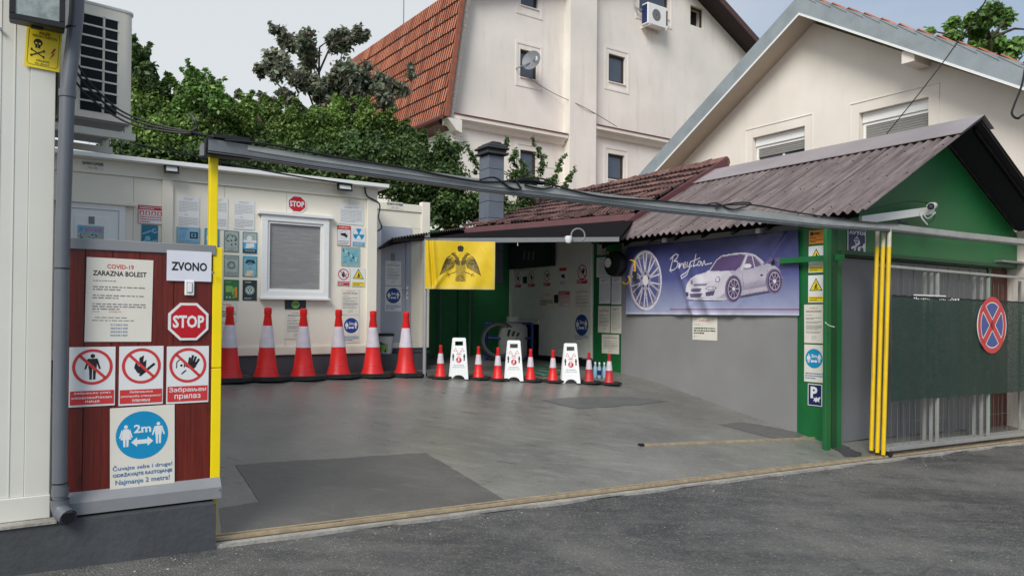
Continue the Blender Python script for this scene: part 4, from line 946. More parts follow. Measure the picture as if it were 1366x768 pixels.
# ================================================================== TELESCOPIC GATE
gt = thing('sliding_gate', W(9.8, 0, floor_z(9.8, 0)), 'opened sliding gate of pale bars and thin wire with dark green netting', 'gate')
ZG = zat(VP(0), 1186, 300)-.02
BAR = mat('pale_bar', lin(152, 153, 150), .45, .1, var=.1, dirt=.2)
leafv = (.17, .085, .0); px = (1166, 1174, 1182)
zrail = [zat(VP(.0), 1200, 357), zat(VP(.0), 1360, 370)]
ends = []
for li, (v, x) in enumerate(zip(leafv, px)):
    u0_ = uat(v, x, 450); ends.append(u0_)
    pb_, pt_ = VP(v).hit(x-3.8, 611), VP(v).hit(x+4.6, 302); pb_.z = floor_z(u0_, v)+.05; pt_.z = ZG-.035; pm_ = pb_.lerp(pt_, (zat(VP(v), x+4, 329)-pb_.z)/(pt_.z-pb_.z))
    MB().tube([pb_, pm_], .026, 14).build('end_post', YEL2, gt, smooth=True)
    MB().tube([pm_, pt_], .026, 14).build('post_top', mat('dirty_white_post', lin(206, 200, 180), .5, var=.15, dirt=.3), gt, smooth=True)
    MB().lathe([(.05, -.02), (.05, .02)], W(u0_+.09, v, floor_z(u0_, v)+.06), 14, VD).build('wheel', BLACK, gt)
def gz(u): return floor_z(u, 0)
UE = 13.6
for li, v in enumerate(leafv):
    u0_ = ends[li]+.03
    mb = MB(); ztl = lambda u: 2.18-.028*(u-7.9)*0
    zr0 = zat(VP(v), 1200, 356)
    mb.bx(W(u0_, v-.02, gz(u0_)+.085), W(UE, v-.02, gz(UE)+.085)-W(u0_, v-.02, gz(u0_)+.085), VD*.04, ZD*.05); mb.build('bottom_rail', BAR, gt, bevel=.003)
    mb = MB(); mb.bx(W(u0_, v-.02, zr0-.02), W(UE, v-.02, zr0-.06)-W(u0_, v-.02, zr0-.02), VD*.035, ZD*.035); mb.build('top_rail', BAR, gt, bevel=.003)
    for k, xs in enumerate(((1233, 1242, 1250), (1299, 1309, 1318), (1360, 1372, 1383), (1420, 1432, 1444))):
        uc = uat(v, xs[li], 560)
        if uc < UE: MB().yb(uc-.022, uc+.022, v-.017, v+.017, gz(uc)+.136, zr0-.03-.012*(uc-8)).build('upright', BAR, gt, bevel=.003)
wr = MB(); r = random.Random(4)
for v, st in ((-.005, .14), (.165, .19)):
    u_ = 8.05
    while u_ < UE:
        wr.tube([W(u_, v, gz(u_)+.13), W(u_+r.uniform(-.01, .01), v, 2.1)], .0018, 4, cap=False); u_ += st
for hh in (.45, 1.0): wr.tube([W(8.0, .0, gz(8)+hh), W(UE, .0, gz(UE)+hh)], .0018, 4, cap=False)
wr.build('wire_mesh', mat('dull_wire', lin(120, 122, 122), .5, .3), gt)
# netting
nm, t_, b__, v__ = newmat('green_netting')
nn_ = noise(t_, mapv(t_, v__, (3, 3, 26)), 2, 5); n3 = noise(t_, v__, 1.2, 4)
cc = mixc(t_, .5, ramp(t_, nn_, [(.35, lin(22, 44, 38)), (.6, lin(32, 60, 50)), (.75, lin(50, 82, 66))]), ramp(t_, n3, [(.3, (.75,)*3), (.7, (1.3,)*3)]), 'MULTIPLY')
t_.links.new(cc, b__.inputs['Base Color']); b__.inputs['Roughness'].default_value = .75
tp_ = t_.nodes.new('ShaderNodeBsdfTransparent'); ms_ = t_.nodes.new('ShaderNodeMixShader')
wv = noise(t_, v__, 260, 1, .3); mt_ = t_.nodes.new('ShaderNodeMath'); mt_.operation = 'GREATER_THAN'; mt_.inputs[1].default_value = .62
t_.links.new(wv, mt_.inputs[0]); t_.links.new(mt_.outputs[0], ms_.inputs[0]); t_.links.new(b__.outputs[0], ms_.inputs[1]); t_.links.new(tp_.outputs[0], ms_.inputs[2])
t_.links.new(ms_.outputs[0], [n for n in t_.nodes if n.type == 'OUTPUT_MATERIAL'][0].inputs[0])
NPL = VP(-.035); mb = MB(); nu, nz_ = 70, 14; ua_, ub_ = NPL.az(1189, 450)[0], UE
zt3, zb3 = (zat(NPL, 1190, 394), zat(NPL, 1190, 535)), (zat(NPL, 1360, 403), zat(NPL, 1360, 522))
ux_ = NPL.az(1360, 450)[0]; r = random.Random(8)
for j in range(nz_+1):
    for i in range(nu+1):
        u_ = ua_+(ub_-ua_)*i/nu; f = (u_-ua_)/(ux_-ua_); z1_ = zt3[0]+(zb3[0]-zt3[0])*f; z0_ = zt3[1]+(zb3[1]-zt3[1])*f
        tt = j/nz_; ed_ = .005*math.sin(i*2.1)*(1 if j in (0, nz_) else 0)
        mb.v.append(W(u_, -.035+.008*math.sin(u_*5+tt*3)+.006*math.sin(u_*17), z0_+(z1_-z0_)*tt+ed_))
mb.f = [(j*(nu+1)+i, j*(nu+1)+i+1, (j+1)*(nu+1)+i+1, (j+1)*(nu+1)+i) for j in range(nz_) for i in range(nu)]
net = mb.build('netting', nm, gt, smooth='all')
hm = MB(); 
for i in range(nu): hm.bx(mb.v[nz_*(nu+1)+i]-ZD*.012+VP(0).N*.006, mb.v[nz_*(nu+1)+i+1]-mb.v[nz_*(nu+1)+i], VD*.006, ZD*.022)
hm.build('net_hem', mat('net_hem', lin(26, 34, 32), .8), gt)
lc = MB()
for k in range(26): u_ = NPL.az(1219, 400)[0]+k*.045; p = NPL.pt(u_, zat(NPL, 1240, 397)-.02-.004*(k % 3), .004); lc.bx(p, UD*.02, VD*.004, ZD*(.018+.01*(k % 2)))
lc.build('white_lacing', INK['w'], gt)
a0, z0 = NPL.az(1220, 394); a1 = NPL.az(1262, 395)[0]; MB().bx(NPL.pt(a0, z0, .0), UD*(a1-a0), VD*.012, ZD*.015).build('white_strip', INK['w'], gt)

# ================================================================== OVERHEAD BEAM WITH CABLES
bm_ = thing('overhead_beam', W(3.5, 0, 2.6), 'long grey steel beam spanning the gate opening from the yellow post to the right', 'beam')
bp = [(278, 185, 203), (330, 193, 210), (420, 207.5, 223.5), (540, 224, 240), (640, 238.5, 254), (760, 253, 267.5), (880, 267, 282), (1000, 280, 294), (1100, 290.5, 304), (1180, 297, 308), (1280, 309, 319), (1366, 318.5, 327), (1460, 329, 336)]
BPl = VP(-.02); bt = [BPl.hit(x, y0) for x, y0, y1 in bp]; bb = [BPl.hit(x, y1) for x, y0, y1 in bp]
for nm_, o0, o1, k0, k1 in (('web', 0, .012, 0, 1), ('top_flange', .012, .07, 0, .12), ('bottom_flange', .012, .07, .88, 1)):
    mb = MB(); vs, fs = [], []
    for t_p, b_p in zip(bt, bb):
        a_, b_ = t_p.lerp(b_p, k0), t_p.lerp(b_p, k1)
        for p in (a_+VD*o0, b_+VD*o0, b_+VD*o1, a_+VD*o1): vs.append(p)
    n = len(bt)
    for i in range(n-1):
        for j in range(4): fs.append((i*4+j, i*4+(j+1) % 4, i*4+4+(j+1) % 4, i*4+4+j))
    fs += [(0, 3, 2, 1), (n*4-4, n*4-3, n*4-2, n*4-1)]; mb.add(vs, [f[::-1] for f in fs]); mb.build(nm_, mat('beam_steel', lin(124, 127, 128), .35, .4, var=.2, scale=5, dirt=.3), bm_)
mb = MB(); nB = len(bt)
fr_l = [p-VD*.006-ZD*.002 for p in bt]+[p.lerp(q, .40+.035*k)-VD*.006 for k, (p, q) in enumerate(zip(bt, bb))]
mb.add(fr_l, [(i, i+nB, i+nB+1, i+1) for i in range(1, nB-1)]); mb.build('upper_strip', mat('lit_strip', lin(160, 162, 160), .45, .15, var=.15, scale=5, dirt=.15), bm_)  # paler band: lit upper web painted on, shaded lower part left darker
mb = MB(); mb.add(*(lambda v, f: (v, f))([p+VD*.012-ZD*.002 for p in bb]+[p+VD*.012+ZD*.012-VD*.02 for p in bb], [(i, i+1, i+1+len(bb), i+len(bb)) for i in range(len(bb)-1)])); mb.build('lower_lip', mat('beam_shade', lin(74, 76, 76), .6, var=.2), bm_)  # darker copy of the beam steel: underside shade put into the colour
x0p = BPl.hit(283, 183)
MB().bx(BPl.hit(276, 205)+VD*.02, UD*.30, VD*.10, ZD*.12).build('end_housing', BLACK, bm_, bevel=.006)
MB().bx(BPl.hit(284, 183)+VP(0).N*.01, UD*.24, VD*.07, ZD*.025).build('cable_trunking', BLACK, bm_)
MB().bx(BPl.hit(268, 207), UD*.02, VD*.05, ZD*.08).build('sensor', GREYP, bm_)
# junction clip parts on the beam
for (x, y, l_, name, m_) in ((1210, 297, .18, 'sensor', BLACK), (1192, 300, .05, 'clamp', GALV), (700, 242, .28, 'tape_wrap', BLACK)):
    MB().bx(BPl.hit(x-8, y)+ZD*.0, UD*l_, VD*.05, ZD*.03).build(name, m_, bm_, bevel=.006)
CP2 = VP(-.04); H = lambda x, y, v=-.04: VP(v).hit(x, y)
cable('power_cable', 'black cable lying along the top of the overhead beam', [H(300, 187), H(360, 193), H(450, 210), H(540, 224), H(600, 236), H(650, 243), H(700, 240), H(730, 245), H(800, 262), H(880, 268), H(950, 274), H(1000, 273), H(1060, 283), H(1120, 292), H(1165, 297), H(1200, 298)], .009)
cable('power_cable', 'black looped cable bundle tangled on the beam in front of the chimney', [H(640, 240), H(660, 237), H(680, 250), H(695, 252), H(690, 240), H(720, 238), H(740, 246), H(725, 252), H(700, 247)], .008)
cable('power_cable', 'small black cable tangle on the beam in front of the corrugated roof', [H(938, 274), H(955, 271), H(975, 279), H(990, 277), H(1002, 272), H(992, 270), H(972, 272), H(955, 278)], .008)
for k, (dy, lab) in enumerate(((0, 'upper'), (6, 'middle'), (13, 'lower'))):
    cable('power_cable', f'{lab} of three black cables sagging from the air conditioner to the yellow post', [H(99, 78+dy*2.2, .25), H(118, 108+dy*1.6, .2), H(150, 140+dy, .15), H(180, 157+dy*.8, .1), H(215, 168+dy*.5, .05), H(245, 174+dy*.3, .0), H(262, 178, -.02), H(285, 183)], .007)
cable('power_cable', 'short black cable looped above the left end of the beam', [H(253, 152, -.0), H(260, 160), H(262, 170), H(256, 176), H(270, 180)], .011)
cable('thin_wire', 'thin dark wire running over the cream container roof below the hedge', [atY(180, 192, 9), atY(260, 208, 9.4), atY(310, 219, 9.8), atY(400, 236, 10.2), atY(470, 246, 10.8)], .012)
# ================================================================== TALL WHITE HOUSE
HA = R_(35); HR = Vector((math.cos(HA), math.sin(HA), 0)); HN = Vector((math.sin(HA), -math.cos(HA), 0))
o_ = atY(705, 130, 25); HP = Plane(Vector((o_.x, o_.y, 0)), HR, HN)
HW = stucco('white_render', lin(236, 231, 222), lin(196, 186, 174), .45)
HW2 = stucco('cream_render', lin(234, 227, 217), lin(198, 188, 176), .3)
WHT = stucco('white_surround', lin(236, 230, 224), lin(200, 192, 184), .3)
h1 = thing('tall_house', HP.pt(5, 0, -5), 'tall white rendered house with steep orange tiled roof side and small dark windows', 'house')
hp = HP.az
aL, zL = hp(603, 153); a2, z2 = hp(627, -12)
aa, za = hp(930, 0); ab, zb = hp(995, 71); sl_ = (za-zb)/(ab-aa)
aE = ab+2.2; zE = zb-sl_*2.2
aR = a2+3.0; zR_ = z2+1.6; k_ = (za+sl_*aa)
ai = (k_-z2+.3*a2)/(sl_+.3); zi = k_-sl_*ai
def hpoly(pts, t): return [HP.pt(a, z, 0) for a, z in pts]
fr = [(aL, -1), (aE, -1), (aE, zE), (ai, zi), (a2, z2), (aL, zL)]
def hwall(name, pts, thick, holes, m, par):
    """wall polygon split in strips so that window openings are real recesses"""
    mb = MB(); xs = sorted(set([p[0] for p in pts]+[h[0] for h in holes]+[h[1] for h in holes]))
    def span(x, side):
        zs = []
        n = len(pts)
        for i in range(n):
            (xa, za_), (xb, zb_) = pts[i], pts[(i+1) % n]
            if xa == xb: continue
            if min(xa, xb)-1e-6 <= x <= max(xa, xb)+1e-6:
                xx = x+(1e-5 if side > 0 else -1e-5)
                if min(xa, xb) <= xx <= max(xa, xb): zs.append(za_+(zb_-za_)*(x-xa)/(xb-xa))
        return (min(zs), max(zs)) if zs else None
    for x0, x1 in zip(xs[:-1], xs[1:]):
        s0, s1 = span(x0, 1), span(x1, -1)
        if not s0 or not s1: continue
        hs = sorted([(h[2], h[3]) for h in holes if h[0] <= (x0+x1)/2 <= h[1]])
        lo0, lo1 = s0[0], s1[0]
        for (b, t) in hs+[(None, None)]:
            hi0, hi1 = (b, b) if b is not None else (s0[1], s1[1])
            q = [par[1].pt(x0, lo0, 0), par[1].pt(x1, lo1, 0), par[1].pt(x1, hi1, 0), par[1].pt(x0, hi0, 0)]
            mb.prism(q, -par[1].N*thick); lo0 = lo1 = t
    return mb.build(name, m, par[0])
wins = [rct(HP, 694, 68, 717, 105), rct(HP, 812, 74, 834, 111), rct(HP, 694, 201, 716, 246), rct(HP, 811, 206, 833, 240), rct(HP, 695, -30, 718, 10), rct(HP, 853, -40, 892, 20), rct(HP, 921, 10, 939, 36)]
hwall('front_wall', fr, .45, wins, HW, (h1, HP))
BRN = mat('dark_brown_frame', lin(58, 46, 42), .5, var=.15)
for i, (a0, a1, z0, z1) in enumerate(wins):
    if i == 6:
        panel(HP, a0, a1, z0, z1, -.44, -.40, 'dark_opening', BLACK, h1); framebox(HP, a0, a1, z0, z1, .05, -.2, -.12, 'window_frame', BRN, h1); continue
    wf = framebox(HP, a0, a1, z0, z1, .06, -.16, -.09, 'window_frame', BRN, h1)
    framebox(HP, a0+.062, a1-.062, z0+.062, z1-.062, .03, -.15, -.11, 'sash', BRN, wf)
    panel(HP, a0+.06, a1-.06, z0+.06, z1-.06, -.15, -.13, 'pane', GLASS, wf)
    panel(HP, a0-.02, a1+.02, z0-.035, z0-.001, -.1, .04, 'sill', WHT, h1)
    if i != 5 : framebox(HP, a0-.2, a1+.2, z0-.32, z1+.25, .09, .0, .018, 'surround', WHT, h1)
    else: framebox(HP, a0-.2, a1+.2, z0-.35, z1+.25, .09, .0, .018, 'surround', WHT, h1)
# side wall, projecting bay, ledges
HB = -HN
mb = MB(); mb.bx(HP.pt(aL+.001, -1, -.45), HR*.4, HB*9, ZD*(zL+1-.1)); mb.build('side_wall', HW, h1)
a0 = hp(752, 120)[0]; a1 = hp(787, 120)[0]
MB().bx(HP.pt(a0, -1, 0), HR*(a1-a0), HN*.35, ZD*(z2+6)).build('bay', HW, h1)
RDB = mat('brown_flashing', lin(112, 66, 58), .6, var=.2)
for (x0, y0, x1, y1) in ((590, 151, 750.5, 184), (787.5, 170, 1010, 212)):
    p, q = hp(x0, y0), hp(x1, y1); zz = (hp((x0+x1)/2, (y0+y1)/2)[1])
    a_, b_ = p[0], q[0]
    MB().prism([HP.pt(a_, zz, .0), HP.pt(a_, zz, .30), HP.pt(a_, zz-.12, .30), HP.pt(a_, zz-.2, .14), HP.pt(a_, zz-.30, .10), HP.pt(a_, zz-.34, .0)], HR*(b_-a_)).build('ledge', HW, h1)
    MB().prism([HP.pt(a_, zz+.001, .0), HP.pt(a_, zz+.001, .33), HP.pt(a_, zz+.035, .33), HP.pt(a_, zz+.1, .0)], HR*(b_-a_)).build('ledge_flashing', RDB, h1)
# steep tiled left side
rk0 = Plane(HP.o+HN*.35, HR, HN); e0 = rk0.hit(597, 156); e1 = rk0.hit(618, 0); dz = (e1-e0); e2 = e0+dz*1.12
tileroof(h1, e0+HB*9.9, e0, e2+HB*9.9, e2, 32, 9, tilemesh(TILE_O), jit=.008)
sv = (e2-e0); nb_ = sv.cross(HB).normalized(); 
if nb_.dot(HR) < 0: nb_ = -nb_
MB().prism([e0+nb_*.05, e2+nb_*.05, e2+nb_*.14, e0+nb_*.14], HB*9.9).build('roof_slab', mat('roof_slab', lin(94, 62, 50), .8), h1)
MB().prism([e0-nb_*.12+HN*.0, e2-nb_*.12, e2+nb_*.03, e0+nb_*.03], HN*.05).build('barge_board', mat('orange_barge', lin(150, 88, 66), .6, var=.2), h1)
MB().prism([e0+nb_*.035, e2+nb_*.035, e2+nb_*.26, e0+nb_*.2], -HN*.3).build('verge_mortar', mat('verge_mortar', lin(150, 144, 138), .9, var=.5, scale=30), h1)
bx_ = rk0.hit(590, 160); MB().prism([e0-nb_*.1, e0+nb_*.8-ZD*.02, e0+nb_*.8-ZD*.3, e0-nb_*.0-ZD*.12], HB*9.4).build('eave_box', RDB, h1)
bpy.data.objects['eave_box'].location += HB*.5
MB().prism([e0-HR*.02+HN*.03-ZD*.02, e0+HR*.5+HN*.03-ZD*.02, e0+HR*.5+HN*.03-ZD*.42, e0+HR*.3+HN*.03-ZD*.36], HB*.35).build('eave_corbel', HW, h1)
gtr = e0-nb_*.2-ZD*.04; MB().tube([gtr+HB*.0, gtr+HB*9.9], .07, 8).build('gutter', RDB, h1, smooth=True)
s_ = e0+HB*2.2; MB().tube([s_-ZD*.1, s_-ZD*.35+HR*.3, s_+HR*.42-ZD*.7, s_+HR*.42-ZD*5], .06, 8).build('rainwater_pipe', RDB, h1, smooth=True)
# dark overhanging roof on the right
rd = mat('dark_brown_soffit', lin(50, 38, 38), .7, var=.25)
p0_, p1_ = HP.pt(ai-.3, k_-sl_*(ai-.3)+.02), HP.pt(aE+.6, k_-sl_*(aE+.6)+.02)
nr_ = Vector((HR.x*sl_, HR.y*sl_, 1)).normalized()
MB().prism([p0_+HN*.75, p1_+HN*.75, p1_-HN*9, p0_-HN*9], nr_*.14).build('roof_soffit', rd, h1)
MB().prism([p0_+HN*.755-nr_*.02, p1_+HN*.755-nr_*.02, p1_+HN*.755+nr_*.22, p0_+HN*.755+nr_*.22], HN*.04).build('barge_board', mat('worn_brown_board', lin(84, 60, 58), .7, var=.35, scale=12), h1)
q0_, q1_ = HP.pt(a2-.35, z2-.1), HP.pt(ai, zi+.1)
MB().prism([q0_+HN*.4, q1_+HN*.4, q1_-HN*9, q0_-HN*9], ZD*.2).build('upper_roof', mat('roof_slab'), h1)
def pole_(pts, r, name, m, par): return MB().tube(pts, r, 6).build(name, m, par, smooth=True)
pp = e2+HB*4.2; pole_([pp, pp+ZD*2], .02, 'antenna_mast', GALV, h1)
# dish on the wall by the upper window
ds = thing('satellite_dish', HP.hit(688, 92), 'small translucent grey satellite dish beside an upper window of the tall house', 'satellite dish')
dc = HP.hit(701, 87)+HN*.4
MB().lathe([(.0, .03), (.15, .04), (.27, .075), (.33, .11), (.335, .115), (.27, .085), (.15, .05), (.0, .045)], dc-Vector((.2, -.9, .1)).normalized()*.0, 24, (-.45, -.85, .2)).build('reflector', mat('dish_grey', lin(120, 124, 130), .5), ds, smooth=True)
pole_([HP.hit(688, 92), HP.hit(688, 92)+HN*.25, dc], .02, 'mount', GALV, ds)
pole_([dc, dc+Vector((.12, -.45, .05))], .012, 'feed_arm', GALV, ds)
MB().tube([dc+Vector((.12, -.45, .02)), dc+Vector((.12, -.45, -.1))], .035, 8).build('receiver', WALLP2, ds)
cable('thin_wire', 'thin wire hanging down the white wall from the satellite dish', [HP.hit(700, 103)+HN*.1, HP.hit(735, 125)+HN*.1, HP.hit(770, 147)+HN*.4, HP.hit(820, 170)+HN*.12], .012, mat('grey_wire', lin(130, 120, 115), .6))
# air conditioner high on the wall
a0, a1, z0, z1 = rct(HP, 853, 12, 880, 40)
ah = thing('air_conditioner', HP.pt((a0+a1)/2, z0-.1, .2), 'small white air conditioner high on the tall house below a window', 'air conditioner')
MB().bx(HP.pt(a0, z0, .12), HR*(a1-a0), HN*.32, ZD*(z1-z0)).build('casing', TRIMW, ah, bevel=.02)
cf = HP.pt(a0+(a1-a0)*.42, (z0+z1)/2, .441); 
for r_ in (.20, .155, .11, .065): 
    mb = MB(); n = 20; vs = []
    for i in range(n):
        a_ = 2*math.pi*i/n
        for q in (r_, r_-.014): vs.append(cf+HR*q*math.cos(a_)+ZD*q*math.sin(a_)+HN*.012)
    mb.add(vs, [(2*i, (2*i+2) % (2*n), (2*i+3) % (2*n), 2*i+1) for i in range(n)]); mb.build('fan_ring', INK['lg'], ah)
MB().lathe([(.22, 0), (.22, .004)], cf, 22, HN).build('fan', mat('fan_dark', lin(78, 80, 82), .6), ah)
MB().bx(HP.pt(a0-.002, z0+.06, .14), HN*.26, -HR*.006, ZD*(z1-z0-.12)).build('side_grille', INK['navy'], ah)
MB().bx(HP.pt(a1-.11, z0+.12, .441), HR*.07, HN*.004, ZD*(z1-z0-.24)).build('front_label', INK['k'], ah)
for da in (.08, a1-a0-.12): MB().bx(HP.pt(a0+da, z0-.05, 0), HR*.04, HN*.45, ZD*.045).build('bracket', TRIMW, ah)
cable('ac_pipe', 'pale curved pipe running up from the small air conditioner on the tall house', [HP.hit(856, 16)+HN*.1, HP.hit(848, 14)+HN*.15, HP.hit(845, 5)+HN*.08, HP.hit(847, -25)+HN*.05], .035, INK['lg'])

# ================================================================== GABLE HOUSE ON THE RIGHT
UW, UF = 12.8, 12.2; G2 = UP(UW); F2 = UP(UF)
h2 = thing('gable_house', W(UW+3, 4.3, 0), 'white gabled house with grey metal edged roof and two roller shutter windows', 'house')
vA_, zA_ = vat(UW, 1082, 30), zat(G2, 1082, 30)
vL, zLw = vat(UW, 893, 228), zat(G2, 893, 228); vR, zRw = vat(UW, 1366, 122), zat(G2, 1366, 122)
sL = (zA_-zLw)/(vL-vA_); sR = (zA_-zRw)/(vA_-vR)
vl, vr = vL+2.4, vR-4
WA = [(-vl, -1), (-vr, -1), (-vr, zA_-sR*(vA_-vr)), (-vA_, zA_), (-vl, zA_-sL*(vl-vA_))]
def w2(x0, x1, xt, yt, hgt):
    a0, a1 = G2.az(x0, yt)[0], G2.az(x1, yt)[0]; zt = zat(G2, xt, yt); return a0, a1, zt-hgt, zt
ws2 = [w2(1004, 1073.5, 1040, 175.5, 1.25), w2(1146, 1238.5, 1192, 140, 1.3)]
hwall('front_wall', WA, .35, ws2, HW2, (h2, G2))
for (a0, a1, z0, z1) in ws2:
    hb = (z1-z0)
    panel(G2, a0+.01, a1-.01, z1-.20, z1-.005, -.22, -.10, 'shutter_box', PVC, h2, bevel=.005)
    wf = framebox(G2, a0+.01, a1-.01, z0+.01, z1-.203, .055, -.22, -.13, 'window_frame', PVC, h2)
    panel(G2, a0+.07, a1-.07, z0+.07, z1-.26, -.20, -.19, 'pane', GLASS, wf); m_ = (a0+a1)/2; panel(G2, m_+.0, m_+.06, z0+.07, z1-.26, -.19, -.172, 'mullion', PVC, wf)
    for i in range(5 if a0 < ws2[1][0]-.5 else 8): panel(G2, a0+.068, a1-.068, z1-.205-.048*(i+1), z1-.205-.048*i-.007, -.165, -.15+.004, 'shutter_slat', mat('shutter_grey', lin(140, 138, 134), .5, var=.06), h2)
    framebox(G2, a0-.2, a1+.2, z0-.2, z1+.22, .02, 0, .015, 'surround', WHT, h2)
# roof: fascia strips, soffits, tiles at the verge
vF_, zF = vat(UF, 1066, 18.5), zat(F2, 1066, 18.5); fl_, fz = vat(UF, 867, 237), zat(F2, 867, 237); fr_, frz = vat(UF, 1366, 118.5), zat(F2, 1366, 118.5)
s1_ = (zF-fz)/(fl_-vF_); s2_ = (zF-frz)/(vF_-fr_)
vl2, vr2 = fl_+2.0, fr_-4; FH = .40
TRP = mat('zinc_fascia', lin(156, 164, 168), .32, .45, var=.14, scale=2.2, dirt=.15)
for sgn, ve, s_k in ((1, vl2, s1_), (-1, vr2, s2_)):
    ze = zF-s_k*abs(ve-vF_)
    A_, B_ = W(UF, vF_, zF), W(UF, ve, ze)
    MB().prism([A_, B_, B_+ZD*FH, A_+ZD*FH], UD*.05).build('fascia', TRP, h2)
    MB().prism([A_-UD*.012-ZD*.03, B_-UD*.012-ZD*.03, B_-UD*.012+ZD*.02, A_-UD*.012+ZD*.02], UD*.01).build('drip_edge', TRIMW, h2)
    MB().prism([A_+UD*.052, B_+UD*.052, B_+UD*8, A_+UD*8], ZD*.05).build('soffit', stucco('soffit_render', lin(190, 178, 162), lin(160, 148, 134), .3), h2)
    MB().prism([A_+UD*.06+ZD*.1, B_+UD*.06+ZD*.1, B_+UD*8+ZD*.1, A_+UD*8+ZD*.1], ZD*(FH-.13)).build('roof_slab', TILE_O, h2)
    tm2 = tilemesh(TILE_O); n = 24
    for i in range(n if sgn < 0 else 0):
        a_ = A_.lerp(B_, i/n)+ZD*(FH-.10); ex = (B_-A_)/n; ob = bpy.data.objects.new('tile', tm2); COL.objects.link(ob); ob.parent = h2
        ey = UD*.4; ez = ex.cross(ey).normalized(); ez = ez if ez.z > 0 else -ez; s = ex.length
        ob.matrix_local = Matrix.Translation(a_-_LOC[h2.name]) @ Matrix(((ey.x*.8, ex.x, ez.x*.25, 0), (ey.y*.8, ex.y, ez.y*.25, 0), (ey.z*.8, ex.z, ez.z*.25, 0), (0, 0, 0, 1)))
for (x, y) in ((948, 167), (1234, 84)):
    vv = vat(UW, x, y); zz = zat(G2, x, y); MB().yb(UF+.053, UW-.001, vv-.1, vv+.14, zz-.10, zz+.14).build('purlin_end', HW2, h2, bevel=.01)
MB().yb(UW+.36, UW+7, vl-.4, vl-.1, -1, zA_-sL*(vl-vA_)-.2).build('side_wall', HW2, h2)
# overhead wires
cable('overhead_wire', 'thin black wire crossing the sky diagonally in front of the gabled house', [atY(1480, -420, 5), atY(1392, -170, 6.5), atY(1322, -12, 8), atY(1275, 60, 9.5), atY(1230, 120, 11), atY(1180, 182, 12.4)], .008)
cable('overhead_wire', 'thick black hooked cable hanging at the right edge of the photo', [atY(1450, -300, 8), atY(1392, -60, 8.6), atY(1372, 60, 9), atY(1364, 110, 9), atY(1353, 140, 9), atY(1350, 152, 9), atY(1358, 158, 9), atY(1372, 150, 9.2), G2.hit(1440, 120), G2.hit(1470, 116)], .014)

# ================================================================== CHIMNEY
CHM = mat('grey_chimney_render', lin(104, 112, 124), .85, var=.08, scale=3, bump=.2, dirt=.1)
cc_ = atY(651, 300, 15.0); cu_, cv_ = UV(cc_); zc1 = atY(651, 206, 15.0).z
ch = thing('chimney', W(cu_+.2, cv_+.2, 2.2), 'square blue grey chimney with stacked dark slabs on top', 'chimney')
hb_ = .33; z_ = 2.2; i = 0
while z_ < zc1-.05:
    zz = min(z_+hb_, zc1); MB().yb(cu_, cu_+.37, cv_, cv_+.37, z_, zz-.006).build('block', CHM, ch, bevel=.006); z_ = zz; i += 1
for k, (g_, hh, off) in enumerate(((.07, .05, .02), (.03, .05, .075), (.08, .045, .13), (.03, .04, .18))):
    MB().yb(cu_-g_, cu_+.37+g_, cv_-g_, cv_+.37+g_, zc1+off-.005*0, zc1+off+hh*.95).build('cap_slab', mat('chimney_cap', lin(58, 60, 64), .8, var=.25), ch, bevel=.01)
MB().yb(cu_+.02, cu_+.35, cv_+.02, cv_+.35, zc1, zc1+.02).build('flue', BLACK, ch)
MB().prism([W(cu_+.0, cv_, zc1+.22), W(cu_+.37, cv_, zc1+.22), W(cu_+.28, cv_, zc1+.28), W(cu_+.09, cv_, zc1+.28)], VD*.37).build('cap_slab', mat('chimney_cap'), ch)

# ================================================================== TREES
def sp(Y, items, jit=.6, seed=1):
    r = random.Random(seed); o = []
    for x, y, rp, n in items:
        yy = (Y(x) if callable(Y) else Y)+r.uniform(-jit, jit); p = atY(x, y, yy); o.append((tuple(p), rp*yy/1000, n))
    return o
def at0(x, Y, z=.7): p = atY(x, 400, Y); p.z = z; return p
tree('maple_tree', 'tall dark maroon leaved maple standing above the hedge before the grey sky', at0(425, 16.6), LEAF_D, BARK,
     sp(16.6, [(368, 38, 10, 7), (385, 56, 13, 7), (408, 58, 15, 9), (371, 84, 18, 11), (352, 94, 11, 5), (412, 80, 15, 8), (455, 58, 17, 12), (477, 48, 13, 8), (446, 48, 8, 4), (322, 124, 8, 4), (352, 134, 14, 7), (398, 104, 17, 11),
             (425, 118, 19, 12), (460, 106, 20, 14), (495, 106, 20, 12), (528, 114, 15, 8), (543, 100, 10, 4), (470, 132, 20, 12), (508, 137, 17, 9), (385, 138, 15, 8), (440, 142, 17, 9)], .4, 2),
     66, .085, 11, .12, flat=1.0, limb_r=.02, spread=(.3, .52))
YH = lambda x: 13.6+(x-150)/450*2.4
